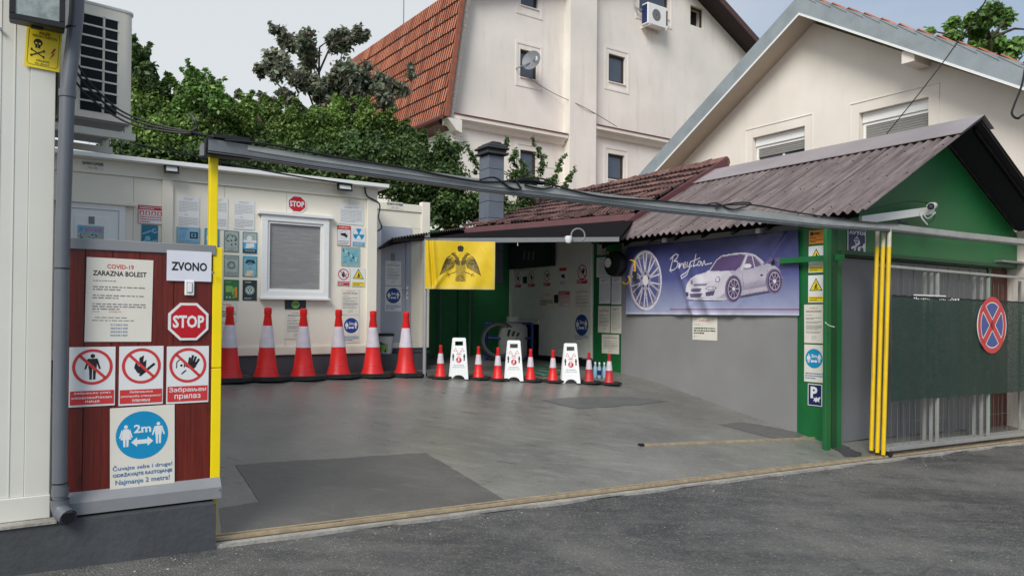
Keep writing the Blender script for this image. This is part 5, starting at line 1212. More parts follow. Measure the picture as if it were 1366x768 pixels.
hs = [(250, 'leafy hedge tree rising directly right of the air conditioner', [(195, 155, 26, 16), (228, 150, 22, 14), (262, 150, 20, 14), (210, 185, 28, 18), (250, 180, 28, 18), (290, 172, 22, 14), (258, 124, 9, 5), (274, 130, 9, 5), (243, 132, 9, 5)], LEAF_G),
      (345, 'bright green dense hedge below the maroon maple', [(305, 160, 16, 10), (330, 156, 16, 12), (360, 158, 16, 12), (392, 165, 16, 12), (312, 184, 22, 16), (345, 184, 24, 18), (382, 188, 24, 18), (420, 192, 22, 16)], LEAF_G),
      (470, 'dense green hedge between the maple and the orange roof', [(422, 165, 15, 10), (452, 158, 16, 12), (485, 160, 16, 12), (512, 176, 16, 10), (440, 190, 22, 16), (475, 192, 24, 18), (510, 205, 22, 16), (530, 225, 20, 14), (490, 220, 22, 16)], LEAF_G),
      (560, 'green creeper mass at the foot of the tall white house', [(538, 186, 12, 8), (556, 204, 14, 9), (570, 225, 12, 8), (550, 240, 20, 14), (580, 255, 15, 10), (596, 285, 18, 12), (565, 275, 20, 14), (606, 262, 10, 5)], LEAF_M)]
for bx_, lab, items, m_ in hs:
    tree('hedge_tree', lab, at0(bx_, YH(bx_)+.6), m_, BARK, sp(lambda x: YH(x)+.6, items, .4, bx_), 430, .047, bx_, .09, group='hedge trees behind the containers', flat=.9, spread=(.3, .6), shoots=5)
tree('hedge_tree', 'dark shaded lower hedge right behind the container roofs', at0(400, 15), LEAF_M, BARK, sp(lambda x: YH(x)+.1, [(x, y, 24, 14) for x in range(150, 600, 40) for y in (208, 238)]+[(x, 280, 22, 12) for x in range(540, 640, 30)], .2, 5), 260, .052, 77, .09, group='hedge trees behind the containers', flat=.8, spread=(.35, .6))
tree('leafy_tree', 'slender tree with drooping leaves peeking out behind the white air conditioner', at0(190, 14.5), LEAF_M, BARK, sp(14.5, [(180, 72, 9, 5), (186, 92, 13, 8), (198, 114, 15, 10), (220, 124, 9, 4), (178, 118, 18, 12), (195, 145, 18, 10)], .3, 3), 110, .075, 5, .08, flat=.9, limb_r=.012, spread=(.4, .7), shoots=2)
tree('leafy_tree', 'light green young tree top left of the maroon maple', at0(270, 14.3), LEAF_L, BARK, sp(14.3, [(262, 106, 6, 3), (262, 124, 10, 6), (250, 140, 10, 6), (288, 124, 8, 4), (292, 142, 10, 6), (240, 148, 9, 5), (275, 148, 13, 8)], .3, 4), 42, .06, 6, .04, flat=1., limb_r=.007, spread=(.5, .85), shoots=2)
tree('bush', 'straggly dark green bush reaching over the tiled roof right of the chimney', at0(690, 17.6), LEAF_M, BARK, sp(17.6, [(630, 212, 5, 2), (638, 228, 7, 4), (650, 240, 9, 6), (673, 200, 5, 3), (684, 212, 8, 5), (690, 232, 12, 9), (704, 246, 13, 10), (723, 208, 6, 3), (722, 226, 9, 6), (741, 225, 6, 3), (736, 246, 10, 7), (700, 265, 16, 12), (680, 285, 15, 10), (712, 285, 14, 9), (660, 262, 12, 8), (757, 243, 5, 2), (752, 254, 6, 3), (628, 275, 14, 9)], .3, 8), 40, .05, 9, .05, flat=.9, limb_r=.01, spread=(.28, .6), shoots=1)
tree('walnut_tree', 'open crowned light green tree behind the roof of the gabled house', at0(1330, 30, -1), LEAF_L, BARK, sp(30, [(1240, 41, 6, 4), (1268, 34, 9, 7), (1275, 52, 10, 8), (1298, 26, 9, 7), (1322, 21, 12, 10), (1342, 26, 10, 8), (1302, 44, 9, 7), (1322, 58, 12, 10), (1298, 68, 10, 7), (1350, 70, 13, 11), (1340, 92, 13, 10), (1378, 40, 11, 8), (1370, 100, 12, 9)], 1, 6), 80, .17, 12, .2, flat=.8, limb_r=.05, spread=(.4, .65))
# ================================================================== SIGNS ON THE NOTICE BOARD
B = VP(vb)
s = Sign('covid_notice', 'large cream COVID-19 notice on the red board, red heading and dense text', 'notice', B, 114, 345, 203, 455.5, 'cream', tilt=-.012)
s.lay().text('COVID-19', .30, .072, .70, .125, 'r', .015).text('ZARAZNA BOLEST', .095, .152, .90, .212, 'k', .02)
s.para(.1, .262, .48, .285, 1, 'gy'); s.para(.1, .33, .9, .392, 2, 'gy'); s.para(.1, .433, .9, .492, 2, 'gy'); s.para(.1, .535, .9, .625, 3, 'gy'); s.para(.1, .63, .34, .652, 1, 'gy', seed=4)
s.text('COVID-19', .345, .633, .52, .65, 'r'); s.para(.14, .70, .86, .722, 1, 'gy', seed=5); s.para(.1, .735, .89, .757, 1, 'gy', seed=6)
for i, t_ in enumerate(('011/2467-828', '060/2467-828', '060/2467-828', '060/2467-828')): s.text(t_, .375, .785+i*.042, .63, .808+i*.042, 'tb')
s.done()
s = Sign('bell_notice', 'white landscape paper reading ZVONO above the bell push', 'notice', B, 222, 335, 281.5, 375, 'paper', t=.002, off=.012)
s.lay().text('ZVONO', .10, .37, .90, .66, 'k', .03); s.done()
a0, a1, z0, z1 = rct(B, 246, 374, 258.5, 394)
t = thing('bell_push', B.pt((a0+a1)/2, z0, .0), 'small white rocker bell push under the ZVONO paper', 'bell push')
panel(B, a0, a1, z0, z1, .0, .022, 'housing', PVC, t, bevel=.004)
panel(B, a0+.012, a1-.012, z0+.016, z1-.014, .0225, .0235, 'gap', INK['gy'], t); panel(B, a0+.015, a1-.015, z0+.02, z1-.018, .024, .03, 'rocker', PVC, t, bevel=.003)
octsign(B, 224, 404, 277.5, 453.5, 'large red octagonal STOP sign on the red board under the bell push')
for x0, x1, y0, y1, what, lines, lab in (
    (92, 153.5, 462.5, 541.5, 'man', ['Забрањен улаз', 'неовлашћених', 'лица'], 'prohibition sign with a crossed out standing man on the red board'),
    (158.5, 217.5, 461.5, 539.5, 'fire', ['Забрањена', 'употреба отвореног', 'пламена'], 'prohibition sign with a crossed out flame and match on the red board'),
    (222, 278, 461.5, 537, 'hand', ['Забрањен', 'прилаз'], 'prohibition sign with a crossed out raised hand on the red board')):
    s = Sign('prohibition_sign', lab, 'sign', B, x0, y0, x1, y1, 'w', group='prohibition signs on the red board')
    s.ban(.5, .335, .44, what); s.lay(); b0 = .735 if len(lines) == 3 else .70
    s.rect(.025, b0, .975, .965, 'r', 'caption_band'); s.lay(); n = len(lines); hh = (.95-b0)/n
    for i, l in enumerate(lines):
        wd = {0: .40, 1: .44, 2: .16}[i] if n == 3 else (.44, .31)[i]
        if l == 'Забрањена': wd = .26
        if l == 'пламена': wd = .2
        if l == 'употреба отвореног': wd = .46
        s.text(l, .5-wd, b0+.02+hh*i, .5+wd, b0+hh*(i+1)-.008, 'w', .015)
    s.done()
s = Sign('distance_poster', 'large cream poster with blue 2m distance circle at the bottom of the red board', 'poster', B, 146.5, 541.5, 232.5, 648, 'cream', off=.006, tilt=.012)
s.dist2m(.49, .355, .405); s.lay().text('Čuvajte sebe i druge!', .04, .705, .96, .785, 'tb', .01).text('ODRŽAVAJTE RASTOJANJE', .04, .80, .96, .862, 'tb', .03).text('Najmanje 2 metra!', .08, .885, .92, .965, 'tb', .01); s.done()
# yellow high voltage plate on the left container
Lp = VP(-.012)
s = Sign('danger_plate', 'yellow danger plate with skull and crossbones at the upper left container wall', 'sign', Lp, 34, 36.5, 81.5, 93, 'y', tilt=-.05)
s.lay().line([(.13, .07), (.87, .07), (.93, .12), (.93, .88), (.87, .93), (.13, .93), (.07, .88), (.07, .12), (.13, .07)], .012, 'k', 'border')
s.text('PAZI!', .36, .13, .66, .2, 'k', .02).text('VISOKI NAPON', .16, .215, .86, .275, 'k', .01).text('OPASNO', .32, .79, .7, .845, 'k', .01).text('PO ŽIVOT', .30, .86, .7, .915, 'k', .01)
s.disc(.34, .40, .125, 'k', 'skull').rect(.27, .46, .41, .53, 'k', 'skull'); s.lay().disc(.29, .42, .033, 'y', 'skull').disc(.39, .42, .033, 'y', 'skull').rect(.33, .5, .35, .53, 'y', 'skull').poly([(.34, .445), (.36, .475), (.32, .475)], 'y', 'skull'); s.lay()
for q_ in ([(.17, .58), (.52, .72)], [(.17, .72), (.52, .58)]):
    s.line(q_, .035, 'k', 'crossbones')
    for x, y in q_: s.disc(x, y-.014, .025, 'k', 'crossbones').disc(x, y+.014, .025, 'k', 'crossbones')
s.poly([(.80, .46), (.71, .60), (.78, .59), (.68, .75), (.84, .585), (.77, .595), (.86, .47)], 'dr', 'lightning'); s.done()

# ================================================================== SIGNS ON THE LONG CONTAINER
CO = Plane(C1.o+C1.N*(-.032), C1.R, C1.N)   # recessed wall panels
def paper(x0, y0, x1, y1, lab, pl=None, kind='text', bg='cream', head=None):
    s = Sign('paper_notice', lab, 'notice', pl or CO, x0, y0, x1, y1, bg, t=.002, tilt=random.uniform(-.01, .01)); s.lay()
    if kind == 'covid': s.k -= 1; s.covid(True, 'r'); return s.done()
    if kind == 'two': s.para(.25, .05, .75, .13, 2, 'lg'); s.para(.06, .16, .94, .5, 7, 'lg'); s.para(.3, .56, .7, .62, 1, 'lg'); s.para(.06, .66, .94, .95, 6, 'lg')
    elif kind == 'pazi': s.text('PAŽNJA!', .28, .1, .7, .21, 'r', .01); s.para(.06, .3, .5, .35, 1, 'gy'); s.para(.06, .43, .95, .75, 3, 'k', fill=.5); s.para(.06, .8, .2, .92, 2, 'gy')
    else:
        s.para(.2, .07, .8, .17, 2, 'gy'); s.para(.08, .24, .92, .9, 10, 'lg')
    return s.done()
paper(237, 262, 266, 304, 'double text notice on cream wall left of the yellow post', kind='two', bg='w')
paper(276, 263, 304, 306, 'text notice half hidden behind the yellow post', kind='two', bg='w')
paper(311.5, 267, 339.5, 306, 'text notice right of the yellow post, above the picture plates', kind='two', bg='w')
paper(452, 274, 485, 299.5, 'landscape text notice highest right of the container window', bg='w')
paper(455, 385, 479.5, 420, 'COVID notice on the wall right of the window under the yellow triangle', kind='covid')
paper(380, 414, 411, 452, 'COVID notice partly behind a cone under the green STOP plate', kind='covid')
paper(290, 402, 316, 430, 'paper with red heading above the leftmost large cone', kind='pazi')
octsign(CO, 383.5, 261, 408.5, 283.5, 'small red octagonal STOP sign above the container window', .006)
# door-side signs
TP = Plane(C1.o-C1.N*.030, C1.R, C1.N)
s = Sign('maker_label', 'black stencilled maker name on the long container top beam', 'label', VP(V1+.01), 110, 214, 138, 226.5, 'cream', t=.001)
s.lay().text('EUROMONT KONTEJNER', .0, .2, 1, .62, 'k', .035).text('N.S. 105', .3, .7, .7, .9, 'k'); s.done()
s = Sign('maker_label', 'faint maker name on the top beam of the narrow container', 'label', C2, 516, 269.5, 537.5, 279, 'cream', t=.001)
s.lay().text('EUROMONT KONTEJNER', .0, .15, 1, .58, 'k', .035).text('N.S. 105', .3, .68, .7, .9, 'k'); s.done()
def redsign(pl, x0, y0, x1, y1, lab):
    s = Sign('safety_sign', lab, 'sign', pl, x0, y0, x1, y1, 'w'); s.lay().rect(0, 0, 1, .24, 'dr', 'heading_band').frame(0, .02, 'dr')
    s.lay().para(.06, .04, .94, .2, 2, 'w', fill=.45)
    for i in range(4):
        s.rect(.06+.235*i, .30, .24+.235*i, .53, 'r', 'icon'); s.k += 1; s.disc(.15+.235*i, .40, .05, 'w', 'icon').poly([(.09+.235*i, .51), (.12+.235*i, .43), (.2+.235*i, .45), (.21+.235*i, .51)], 'w', 'icon'); s.k -= 1
    s.para(.07, .56, .93, .94, 3, 'pink', fill=.5); return s.done()
redsign(CO, 184, 274.5, 217.5, 299, 'red and white safety sign with four icons right of the container door')
s = Sign('picture_plate', 'teal tin plate with a large spanner beside the container door', 'tin plate', CO, 188.5, 300, 210.5, 338, 'teal', group='tin plates on the cream container')
s.lay().line([(.05, .33), (.6, .2)], .1, 'lb').ring(.8, .2, .17, .09, 'lb', 'pictogram', 16, -.1, 5.2).disc(.38, .48, .17, 'lb').poly([(.1, .62), (.95, .5), (.95, .58), (.6, .72), (.9, .98), (.1, .98), (.3, .75)], 'aqua')
s.line([(.05, .65), (.3, .52)], .12, 'lb'); s.done()
s = Sign('picture_plate', 'colourful town picture plate with red BEOGRAD lettering on the white container door', 'tin plate', Plane(C1.o+C1.N*.016, C1.R, C1.N), 103.5, 301, 138.5, 330, 'sage')
s.lay().rect(0, 0, 1, .35, 'lb').rect(0, .62, 1, 1, 'lg'); s.lay().text('BEOGRAD', .27, .08, .95, .28, 'pink', .02).text('#', .06, .08, .2, .28, 'tb')
r = random.Random(2)
for i in range(46): x, y = r.uniform(.02, .9), r.uniform(.36, .92); s.rect(x, y, x+r.uniform(.03, .09), y+r.uniform(.03, .08), r.choice(['k', 'gy', 'lg', 'tb', 'or', 'w', 'gy']), 'houses')
s.done()
def tin(x0, y0, x1, y1, bg, lab):
    s = Sign('picture_plate', lab, 'tin plate', CO, x0, y0, x1, y1, bg, group='tin plates on the cream container'); s.lay().frame(.03, .025, 'dk', 'border'); s.lay(); return s
s = tin(235, 303, 267, 324.5, 'sage', "pale blue tin plate reading YOUR CAR'S LIFE INSURANCE"); s.rect(.04, .05, .96, .95, 'lb'); s.lay()
s.para(.1, .08, .9, .2, 1, 'tb', fill=.6).text('YOUR', .12, .25, .42, .38, 'tb').text("CAR'S", .12, .43, .42, .56, 'tb').text('LIFE', .12, .61, .36, .73, 'tb').text('INSURANCE', .12, .78, .9, .92, 'tb'); s.rect(.56, .28, .9, .70, 'dk', 'picture').lay().rect(.62, .38, .82, .6, 'lb', 'picture').disc(.72, .49, .06, 'dk', 'picture'); s.done()
s = tin(272.5, 305, 292.5, 335, 'aqua', 'teal tin plate mostly hidden behind the yellow post'); s.ring(.5, .42, .36, .07, 'w').rect(.1, .75, .9, .9, 'teal'); s.done()
s = tin(298.5, 307.5, 318.5, 336, 'sage', 'grey green tin plate of the LUCKY CARS lettering with card suits')
for i, ch_ in enumerate('LUCKY CARS'):
    if ch_ != ' ': a_ = math.pi*(1.02-.115*i); x, y = .5+.34*math.cos(a_)*1.0, .42-.34*math.sin(a_)/s.asp*1.0; s.text(ch_, x-.05, y-.045, x+.05, y+.04, 'dk', .03)
for x, y in ((.55, .26), (.28, .5), (.5, .47), (.75, .45), (.52, .66), (.78, .62)): s.poly([(x, y-.05), (x+.07, y), (x, y+.05), (x-.07, y)], 'dk', 'card_suit')
s.text('LUCKY', .15, .78, .85, .85, 'gy').text('CARS', .3, .88, .7, .94, 'gy'); s.done()
s = tin(323.5, 309.5, 343, 338, 'sky', 'blue and white tin plate with a car front and dark bottom stripe')
s.rect(.05, .04, .95, .38, 'sage').rect(.05, .38, .95, .5, 'w').rect(.05, .8, .95, .96, 'dk'); s.lay().poly([(.25, .55), (.4, .42), (.65, .42), (.8, .58), (.8, .72), (.2, .78)], 'w').disc(.45, .3, .18, 'w').rect(.3, .5, .7, .52, 'dk'); s.lay().text('GASOLINE', .15, .84, .85, .91, 'w'); s.done()
s = tin(298.5, 340, 318.5, 368.5, 'sage', 'pale tin plate with round emblem reading GASOLINE')
s.text('GILMORE', .15, .08, .85, .2, 'gy').ring(.5, .48, .26, .05, 'dk').disc(.5, .48, .17, 'gy').text('GASOLINE', .12, .8, .88, .9, 'gy'); s.lay().poly([(.35, .5), (.5, .4), (.65, .46), (.6, .56), (.4, .56)], 'sage'); s.done()
s = tin(323.5, 341.5, 343, 369, 'aqua', 'light blue tin plate with a smiling man in a peaked cap')
s.rect(.05, .03, .95, .13, 'sky').disc(.5, .48, .27, 'lb').poly([(.15, .34), (.3, .18), (.75, .18), (.88, .34), (.5, .4)], 'dk').poly([(.3, .7), (.7, .7), (.85, .97), (.15, .97)], 'skin'); s.lay().rect(.32, .42, .43, .45, 'dk').rect(.57, .42, .68, .45, 'dk').rect(.4, .56, .6, .58, 'dk').text('55', .62, .82, .9, .95, 'sky', .03); s.done()
s = tin(298.5, 373, 318.5, 400.5, 'gr', 'green tin plate with an orange petrol pump and a standing figure')
s.rect(.12, .3, .55, .6, 'lgr').rect(.72, .35, .88, .85, 'or').man(.6, .55, .4, 'lgr').disc(.2, .85, .06, 'skin').disc(.4, .85, .06, 'skin').disc(.65, .85, .06, 'or').para(.1, .08, .9, .16, 1, 'lgr'); s.done()
s = tin(323.5, 373.5, 342.5, 400.5, 'dk', 'dark tin plate with round VW emblem')
s.para(.15, .06, .85, .15, 1, 'sage', fill=.7).para(.12, .86, .88, .94, 1, 'sage', fill=.7).ring(.5, .5, .33, .05, 'sage').disc(.5, .5, .27, 'gr')
s.lay().ring(.5, .5, .25, .035, 'w', 'emblem').line([(.38, .38), (.5, .5), (.62, .38)], .045, 'w', 'emblem').line([(.30, .46), (.4, .63), (.5, .52), (.6, .63), (.70, .46)], .045, 'w', 'emblem'); s.done()
s = Sign('picture_plate', 'wide dark plate with round green STOP badge under the window', 'tin plate', CO, 380, 399.5, 408, 412.5, 'dk'); s.lay().disc(.5, .5, .2, 'lgr', 'badge', 8).text('STOP', 0, 0, 0, 0, 'dk'); s.lay().text('STOP', .37, .36, .63, .64, 'dk', .03); s.done()
s = Sign('camera_sign', 'red edged CCTV warning sign right of the container window', 'sign', CO, 449.5, 301, 467.5, 327.5, 'w')
s.lay().rect(0, 0, 1, .2, 'r', 'heading_band').frame(0, .03, 'r'); s.lay().text('PAŽNJA!', .12, .05, .88, .15, 'w', .02).ring(.5, .45, .3, .02, 'lg').poly([(.25, .4), (.6, .36), (.78, .5), (.7, .6), (.5, .52), (.3, .5)], 'k').para(.1, .74, .9, .95, 3, 'gy'); s.done()
s = Sign('radiation_sign', 'white sign with blue trefoil circle right of the window', 'sign', CO, 469.5, 303, 487, 328.5, 'w')
s.lay().disc(.5, .38, .42, 'b').para(0, 0, .01, .01, 1, 'w'); s.lay()
for k in range(3): a_ = math.pi/2+k*2*math.pi/3+math.pi/3; pts_ = [(.5, .38)]+[(.5+.41*math.cos(a_+d), .38-.41/s.asp*math.sin(a_+d)) for d in (-.52, -.26, 0, .26, .52)]; s.poly(pts_, 'w')
s.lay().disc(.5, .38, .07, 'b').rect(.05, .78, .95, .97, 'b', 'caption_band'); s.lay().para(.12, .8, .88, .95, 3, 'w', fill=.5); s.done()
s = Sign('picture_plate', 'square blue and silver LUTTSE picture plate right of the window', 'tin plate', CO, 455, 329.5, 480, 355, 'sage'); s.lay().rect(.06, .06, .94, .9, 'aqua'); s.lay()
for i, ch_ in enumerate('LUTTSE'): s.text(ch_, .08+i*.13, .1+i*.09, .18+i*.13, .26+i*.09, 'k' if i % 2 == 0 else 'w', .05)
r = random.Random(12)
for i in range(16): x, y = r.uniform(.08, .8), r.uniform(.35, .82); s.line([(x, y), (x+.14, y-.05)], .03, r.choice(['sky', 'tb', 'lb', 'teal']))
s.done()
def banned(pl, x0, y0, x1, y1, what, lab, bandtxt=None):
    s = Sign('prohibition_sign', lab, 'sign', pl, x0, y0, x1, y1, 'w'); s.ban(.5, .37, .42, what, 'dr'); s.lay().rect(.04, .76, .96, .97, 'dr', 'caption_band'); s.lay().para(.1, .78, .9, .95, 2, 'w', fill=.45); return s.done()
banned(CO, 449.5, 357, 466.5, 381, 'fire', 'small crossed out flame sign right of the window')
def warn(pl, x0, y0, x1, y1, what, lab, off=.002):
    s = Sign('warning_sign', lab, 'sign', pl, x0, y0, x1, y1, 'w', off=off); s.tri(.5, .37, .42, what); s.rect(.03, .77, .97, .97, 'y', 'caption_band'); s.lay().para(.1, .79, .9, .95, 2, 'k', fill=.4); return s.done()
warn(CO, 469, 357, 486.5, 382, '', 'yellow warning triangle sign right of the window, over the COVID paper')
def dist(pl, x0, y0, x1, y1, lab, full=True, bg='cream', col='db', off=.002):
    s = Sign('distance_poster', lab, 'poster', pl, x0, y0, x1, y1, bg, off=off, t=.002); s.dist2m(.5, .37, .43, col); s.lay().para(.06, .74, .94, .93, 3, 'tb', fill=.45); return s.done()
dist(CO, 457, 420.5, 479.5, 457, 'small blue 2m distance poster low on the long container wall')
DO = Plane(C2.o-C2.N*.010, C2.R, C2.N)
paper(514, 348, 535, 380.5, 'COVID notice on the pale grey container door', DO, 'covid', 'w')
dist(DO, 513.5, 382, 535.5, 415, 'blue 2m distance poster on the pale grey container door', bg='w')

# ================================================================== SIGNS ON THE RIGHT BUILDINGS
G = UP(US); GP = Plane(G.o+G.N*.0, G.R, G.N)
paper(796, 343, 819, 369.5, 'bluish landscape notice highest on the green pillar', GP, bg='paper')
paper(799.5, 370, 814.5, 405, 'left middle bluish sheet on the green pillar', GP, bg='paper'); paper(816, 369, 829, 406, 'right middle bluish sheet on the green pillar', GP, bg='paper')
paper(798, 408, 814, 443.5, 'left lower cream sheet with bold heading on the green pillar', GP, 'covid'); paper(815, 408, 829, 444.5, 'right lower cream sheet on the green pillar', GP)
paper(803, 446, 826, 471.5, 'lowest cream sheet on the green pillar above the small cones', GP, 'covid')
BS = Plane(G.o+G.N*.021, G.R, G.N)
banned(BS, 769.5, 353.5, 784.5, 379, 'hand', 'crossed out hand sign on the booth corner panel')
paper(766, 383, 787, 418, 'COVID notice on the booth corner panel under the prohibition sign', BS, 'covid')
dist(BS, 766, 420, 786.5, 456, 'blue 2m distance poster on the booth corner panel')
banned(GP, 687, 363, 696, 384, 'fire', 'leftmost small prohibition sign on the booth wall'); banned(GP, 704.5, 361, 714, 383, 'fire', 'second small prohibition sign on the booth wall'); banned(GP, 725, 360, 735, 382, 'hand', 'third small prohibition sign on the booth wall')
s = Sign('camera_sign', 'small red topped CCTV sign on the booth wall', 'sign', GP, 746.5, 357, 756, 381, 'w'); s.lay().rect(0, 0, 1, .18, 'r', 'heading_band').poly([(.2, .4), (.7, .36), (.8, .6), (.4, .55)], 'k').para(.1, .74, .9, .95, 2, 'gy'); s.done()
paper(720, 389, 739, 413.5, 'square PAŽNJA notice on the booth wall', GP, 'pazi'); redsign(GP, 745.5, 388.5, 760.5, 408.5, 'small red and white icon sign on the booth wall')
paper(924, 423, 957, 453.5, 'square PAŽNJA notice on the grey wall under the car banner', GP, 'pazi')
SP = Plane(G.o+G.N*.002, G.R, G.N)
s = Sign('warranty_sticker', 'orange sticker with black print highest on the green side panel', 'sticker', SP, 1079.5, 307, 1099.5, 325, 'or', t=.002); s.lay().disc(.2, .25, .12, 'k').para(.35, .14, .95, .36, 1, 'k', fill=.7).para(.05, .48, .95, .62, 1, 'k', fill=.5).para(.05, .68, .95, .9, 2, 'k', fill=.5); s.done()
warn(SP, 1079, 328, 1099.5, 363.5, '', 'yellow triangle sign behind the green arm on the side panel')
warn(SP, 1078.5, 367, 1099.5, 403.5, 'fall', 'yellow triangle sign with falling figure on the green side panel')
paper(1073, 406, 1099, 457.5, 'cream COVID notice on the green side panel', SP, 'covid')
dist(SP, 1073, 459.5, 1099.5, 509.5, 'bright blue 2m distance poster on the green side panel', col='b')
s = Sign('parking_sign', 'blue parking sign with white P and small gun wielding animal figure low on the green panel', 'sign', SP, 1078, 512, 1097, 541, 'w')
s.label = 'dark blue parking plate with white letter P low on the green side panel'
s.lay().rect(.05, .035, .95, .965, 'navy', 'blue_field').text('P', 0, 0, 0, 0, 'w'); s.lay().text('P', .2, .12, .68, .66, 'w', .04).poly([(.4, .6), (.52, .66), (.6, .58), (.68, .64), (.85, .56), (.9, .62), (.8, .72), (.82, .84), (.7, .76), (.56, .84), (.5, .76), (.4, .8), (.45, .7)], 'w'); s.done()
GB = Plane(VP(VF).o, UD, -VD)
s = Sign('car_warning_plate', 'blue plate with white ПАЗИ АУТО lettering and a figure hit by a car', 'sign', GB, 1130, 302.5, 1154, 338, 'w', t=.006)
s.lay().rect(.04, .03, .96, .97, 'navy', 'blue_field'); s.lay().text('ПАЗИ', .12, .03, .88, .14, 'w', .02).text('АУТО!', .07, .17, .95, .3, 'w', .04)
s.line([(.5, .36), (.66, .54), (.34, .54), (.5, .36)], .025, 'w').line([(.5, .42), (.5, .5)], .03, 'w').disc(.62, .6, .06, 'w').line([(.58, .64), (.42, .74), (.2, .82)], .08, 'w').line([(.45, .74), (.36, .94)], .07, 'w').line([(.4, .6), (.5, .66)], .04, 'w')
s.poly([(.55, .8), (.6, .74), (.8, .72), (.9, .6), (.95, .6), (.95, .92), (.85, .92), (.55, .9)], 'w').lay().disc(.78, .87, .1, 'navy').ring(.78, .87, .085, .03, 'w'); s.done()
# round no stopping sign on the netting
NP2 = VP(-.05)
s = Sign('no_stopping_sign', 'round blue and red no stopping sign hung on the green netting', 'sign', NP2, 1303, 398, 1342, 469, 'w', t=.004, shape=[(.5+.5*math.cos(2*math.pi*i/48), .5+.5*math.sin(2*math.pi*i/48)) for i in range(48)])
s.lay().disc(.5, .5, .475, 'dr', 'red_ring', 48); s.lay().disc(.5, .5, .385, 'w', 'white_line', 48); s.lay().disc(.5, .5, .37, 'db', 'blue_field', 48)
s.lay().line([(.5-.266, .5-.266/s.asp), (.5+.266, .5+.266/s.asp)], .145, 'w', 'white_line').line([(.5+.266, .5-.266/s.asp), (.5-.266, .5+.266/s.asp)], .145, 'w', 'white_line')
s.lay().line([(.5-.28, .5-.28/s.asp), (.5+.28, .5+.28/s.asp)], .115, 'dr', 'red_cross').line([(.5+.28, .5-.28/s.asp), (.5-.28, .5+.28/s.asp)], .115, 'dr', 'red_cross'); s.done()

# ================================================================== CAR BANNER
p00 = WS.az(839, 336); p11 = WS.az(1067.5, 420)
bw = p11[0]-p00[0]; zb1_ = WS.az(1067, 421)[1]; bh = 1.17
bo_ = WS.pt(p00[0], zb1_+bh, .05)
cv = Canvas(440, 150, 440, 150)
yy = cv.Y/150; xx = cv.X/440
top, mid_, bot = np.array(lin(50, 49, 92)[:3]), np.array(lin(84, 89, 142)[:3]), np.array(lin(164, 172, 200)[:3])
f1 = np.clip(yy/.55, 0, 1)[..., None]; f2 = np.clip((yy-.5)/.5, 0, 1)[..., None]
cv.c[:] = (top*(1-f1)+mid_*f1)*(1-f2)+bot*f2
Wt, Gr, Dk, Sil, Lil = lin(216, 212, 222), lin(112, 108, 130), lin(46, 40, 66), lin(160, 156, 174), lin(140, 130, 156)
# wheel: perspective ellipse
cx_, cy_, rx_, ry_ = 62, 76, 48, 66
cv.ell(cx_-5, cy_, rx_, ry_, Gr); cv.ell(cx_-5, cy_, rx_*.97, ry_*.97, Sil, inner=.9); cv.ell(cx_, cy_, rx_*.98, ry_*.98, Wt, inner=.92); cv.ell(cx_+1, cy_, rx_*.86, ry_*.86, lin(84, 88, 142)); cv.ell(cx_+1, cy_, rx_*.86, ry_*.86, lin(128, 124, 150), inner=.88)
for k in range(10):
    a = 2*math.pi*k/10+.3
    for d in (-.13, .13):
        cv.line([(cx_+rx_*.22*math.cos(a), cy_+ry_*.22*math.sin(a)), (cx_+rx_*.9*math.cos(a+d), cy_+ry_*.9*math.sin(a+d))], 4.4, Sil); cv.line([(cx_+rx_*.22*math.cos(a), cy_+ry_*.22*math.sin(a)), (cx_+rx_*.9*math.cos(a+d), cy_+ry_*.9*math.sin(a+d))], 2.2, Wt); 
        cv.line([(cx_+1.5+rx_*.3*math.cos(a), cy_+1.5+ry_*.3*math.sin(a)), (cx_+1.5+rx_*.88*math.cos(a+d), cy_+1.5+ry_*.88*math.sin(a+d))], .9, Gr)
cv.ell(cx_, cy_, 15, 21, Sil); cv.ell(cx_, cy_, 8, 11, Wt)
for k in range(5): a = 2*math.pi*k/5-.3; cv.ell(cx_+10.5*math.cos(a), cy_+15*math.sin(a), 2.4, 3.2, Dk)
# script lettering
O_ = lambda pts, dx=0, dy=0: [(x+dx, y+dy) for x, y in pts]
for st in ([(136, 30), (133, 40), (128, 52), (126, 58), (130, 60)], [(128, 34), (136, 28), (145, 24), (150, 27), (146, 33), (138, 39), (146, 39), (150, 44), (146, 52), (136, 57), (126, 56)], [(150, 52), (154, 44), (153, 54), (158, 45), (162, 46)], [(162, 50), (169, 47), (168, 42), (163, 46), (164, 54), (171, 52)],
           [(174, 43), (173, 51), (178, 52), (183, 42), (180, 56), (172, 68), (160, 76), (158, 70), (172, 62), (186, 50)], [(196, 28), (190, 52), (197, 50)], [(184, 42), (206, 36)], [(204, 42), (199, 50), (206, 51), (210, 44), (204, 42)], [(211, 44), (213, 52), (218, 42), (221, 50), (238, 48)]):
    cv.line([(x+6, y) for x, y in st], 1.9, Wt)
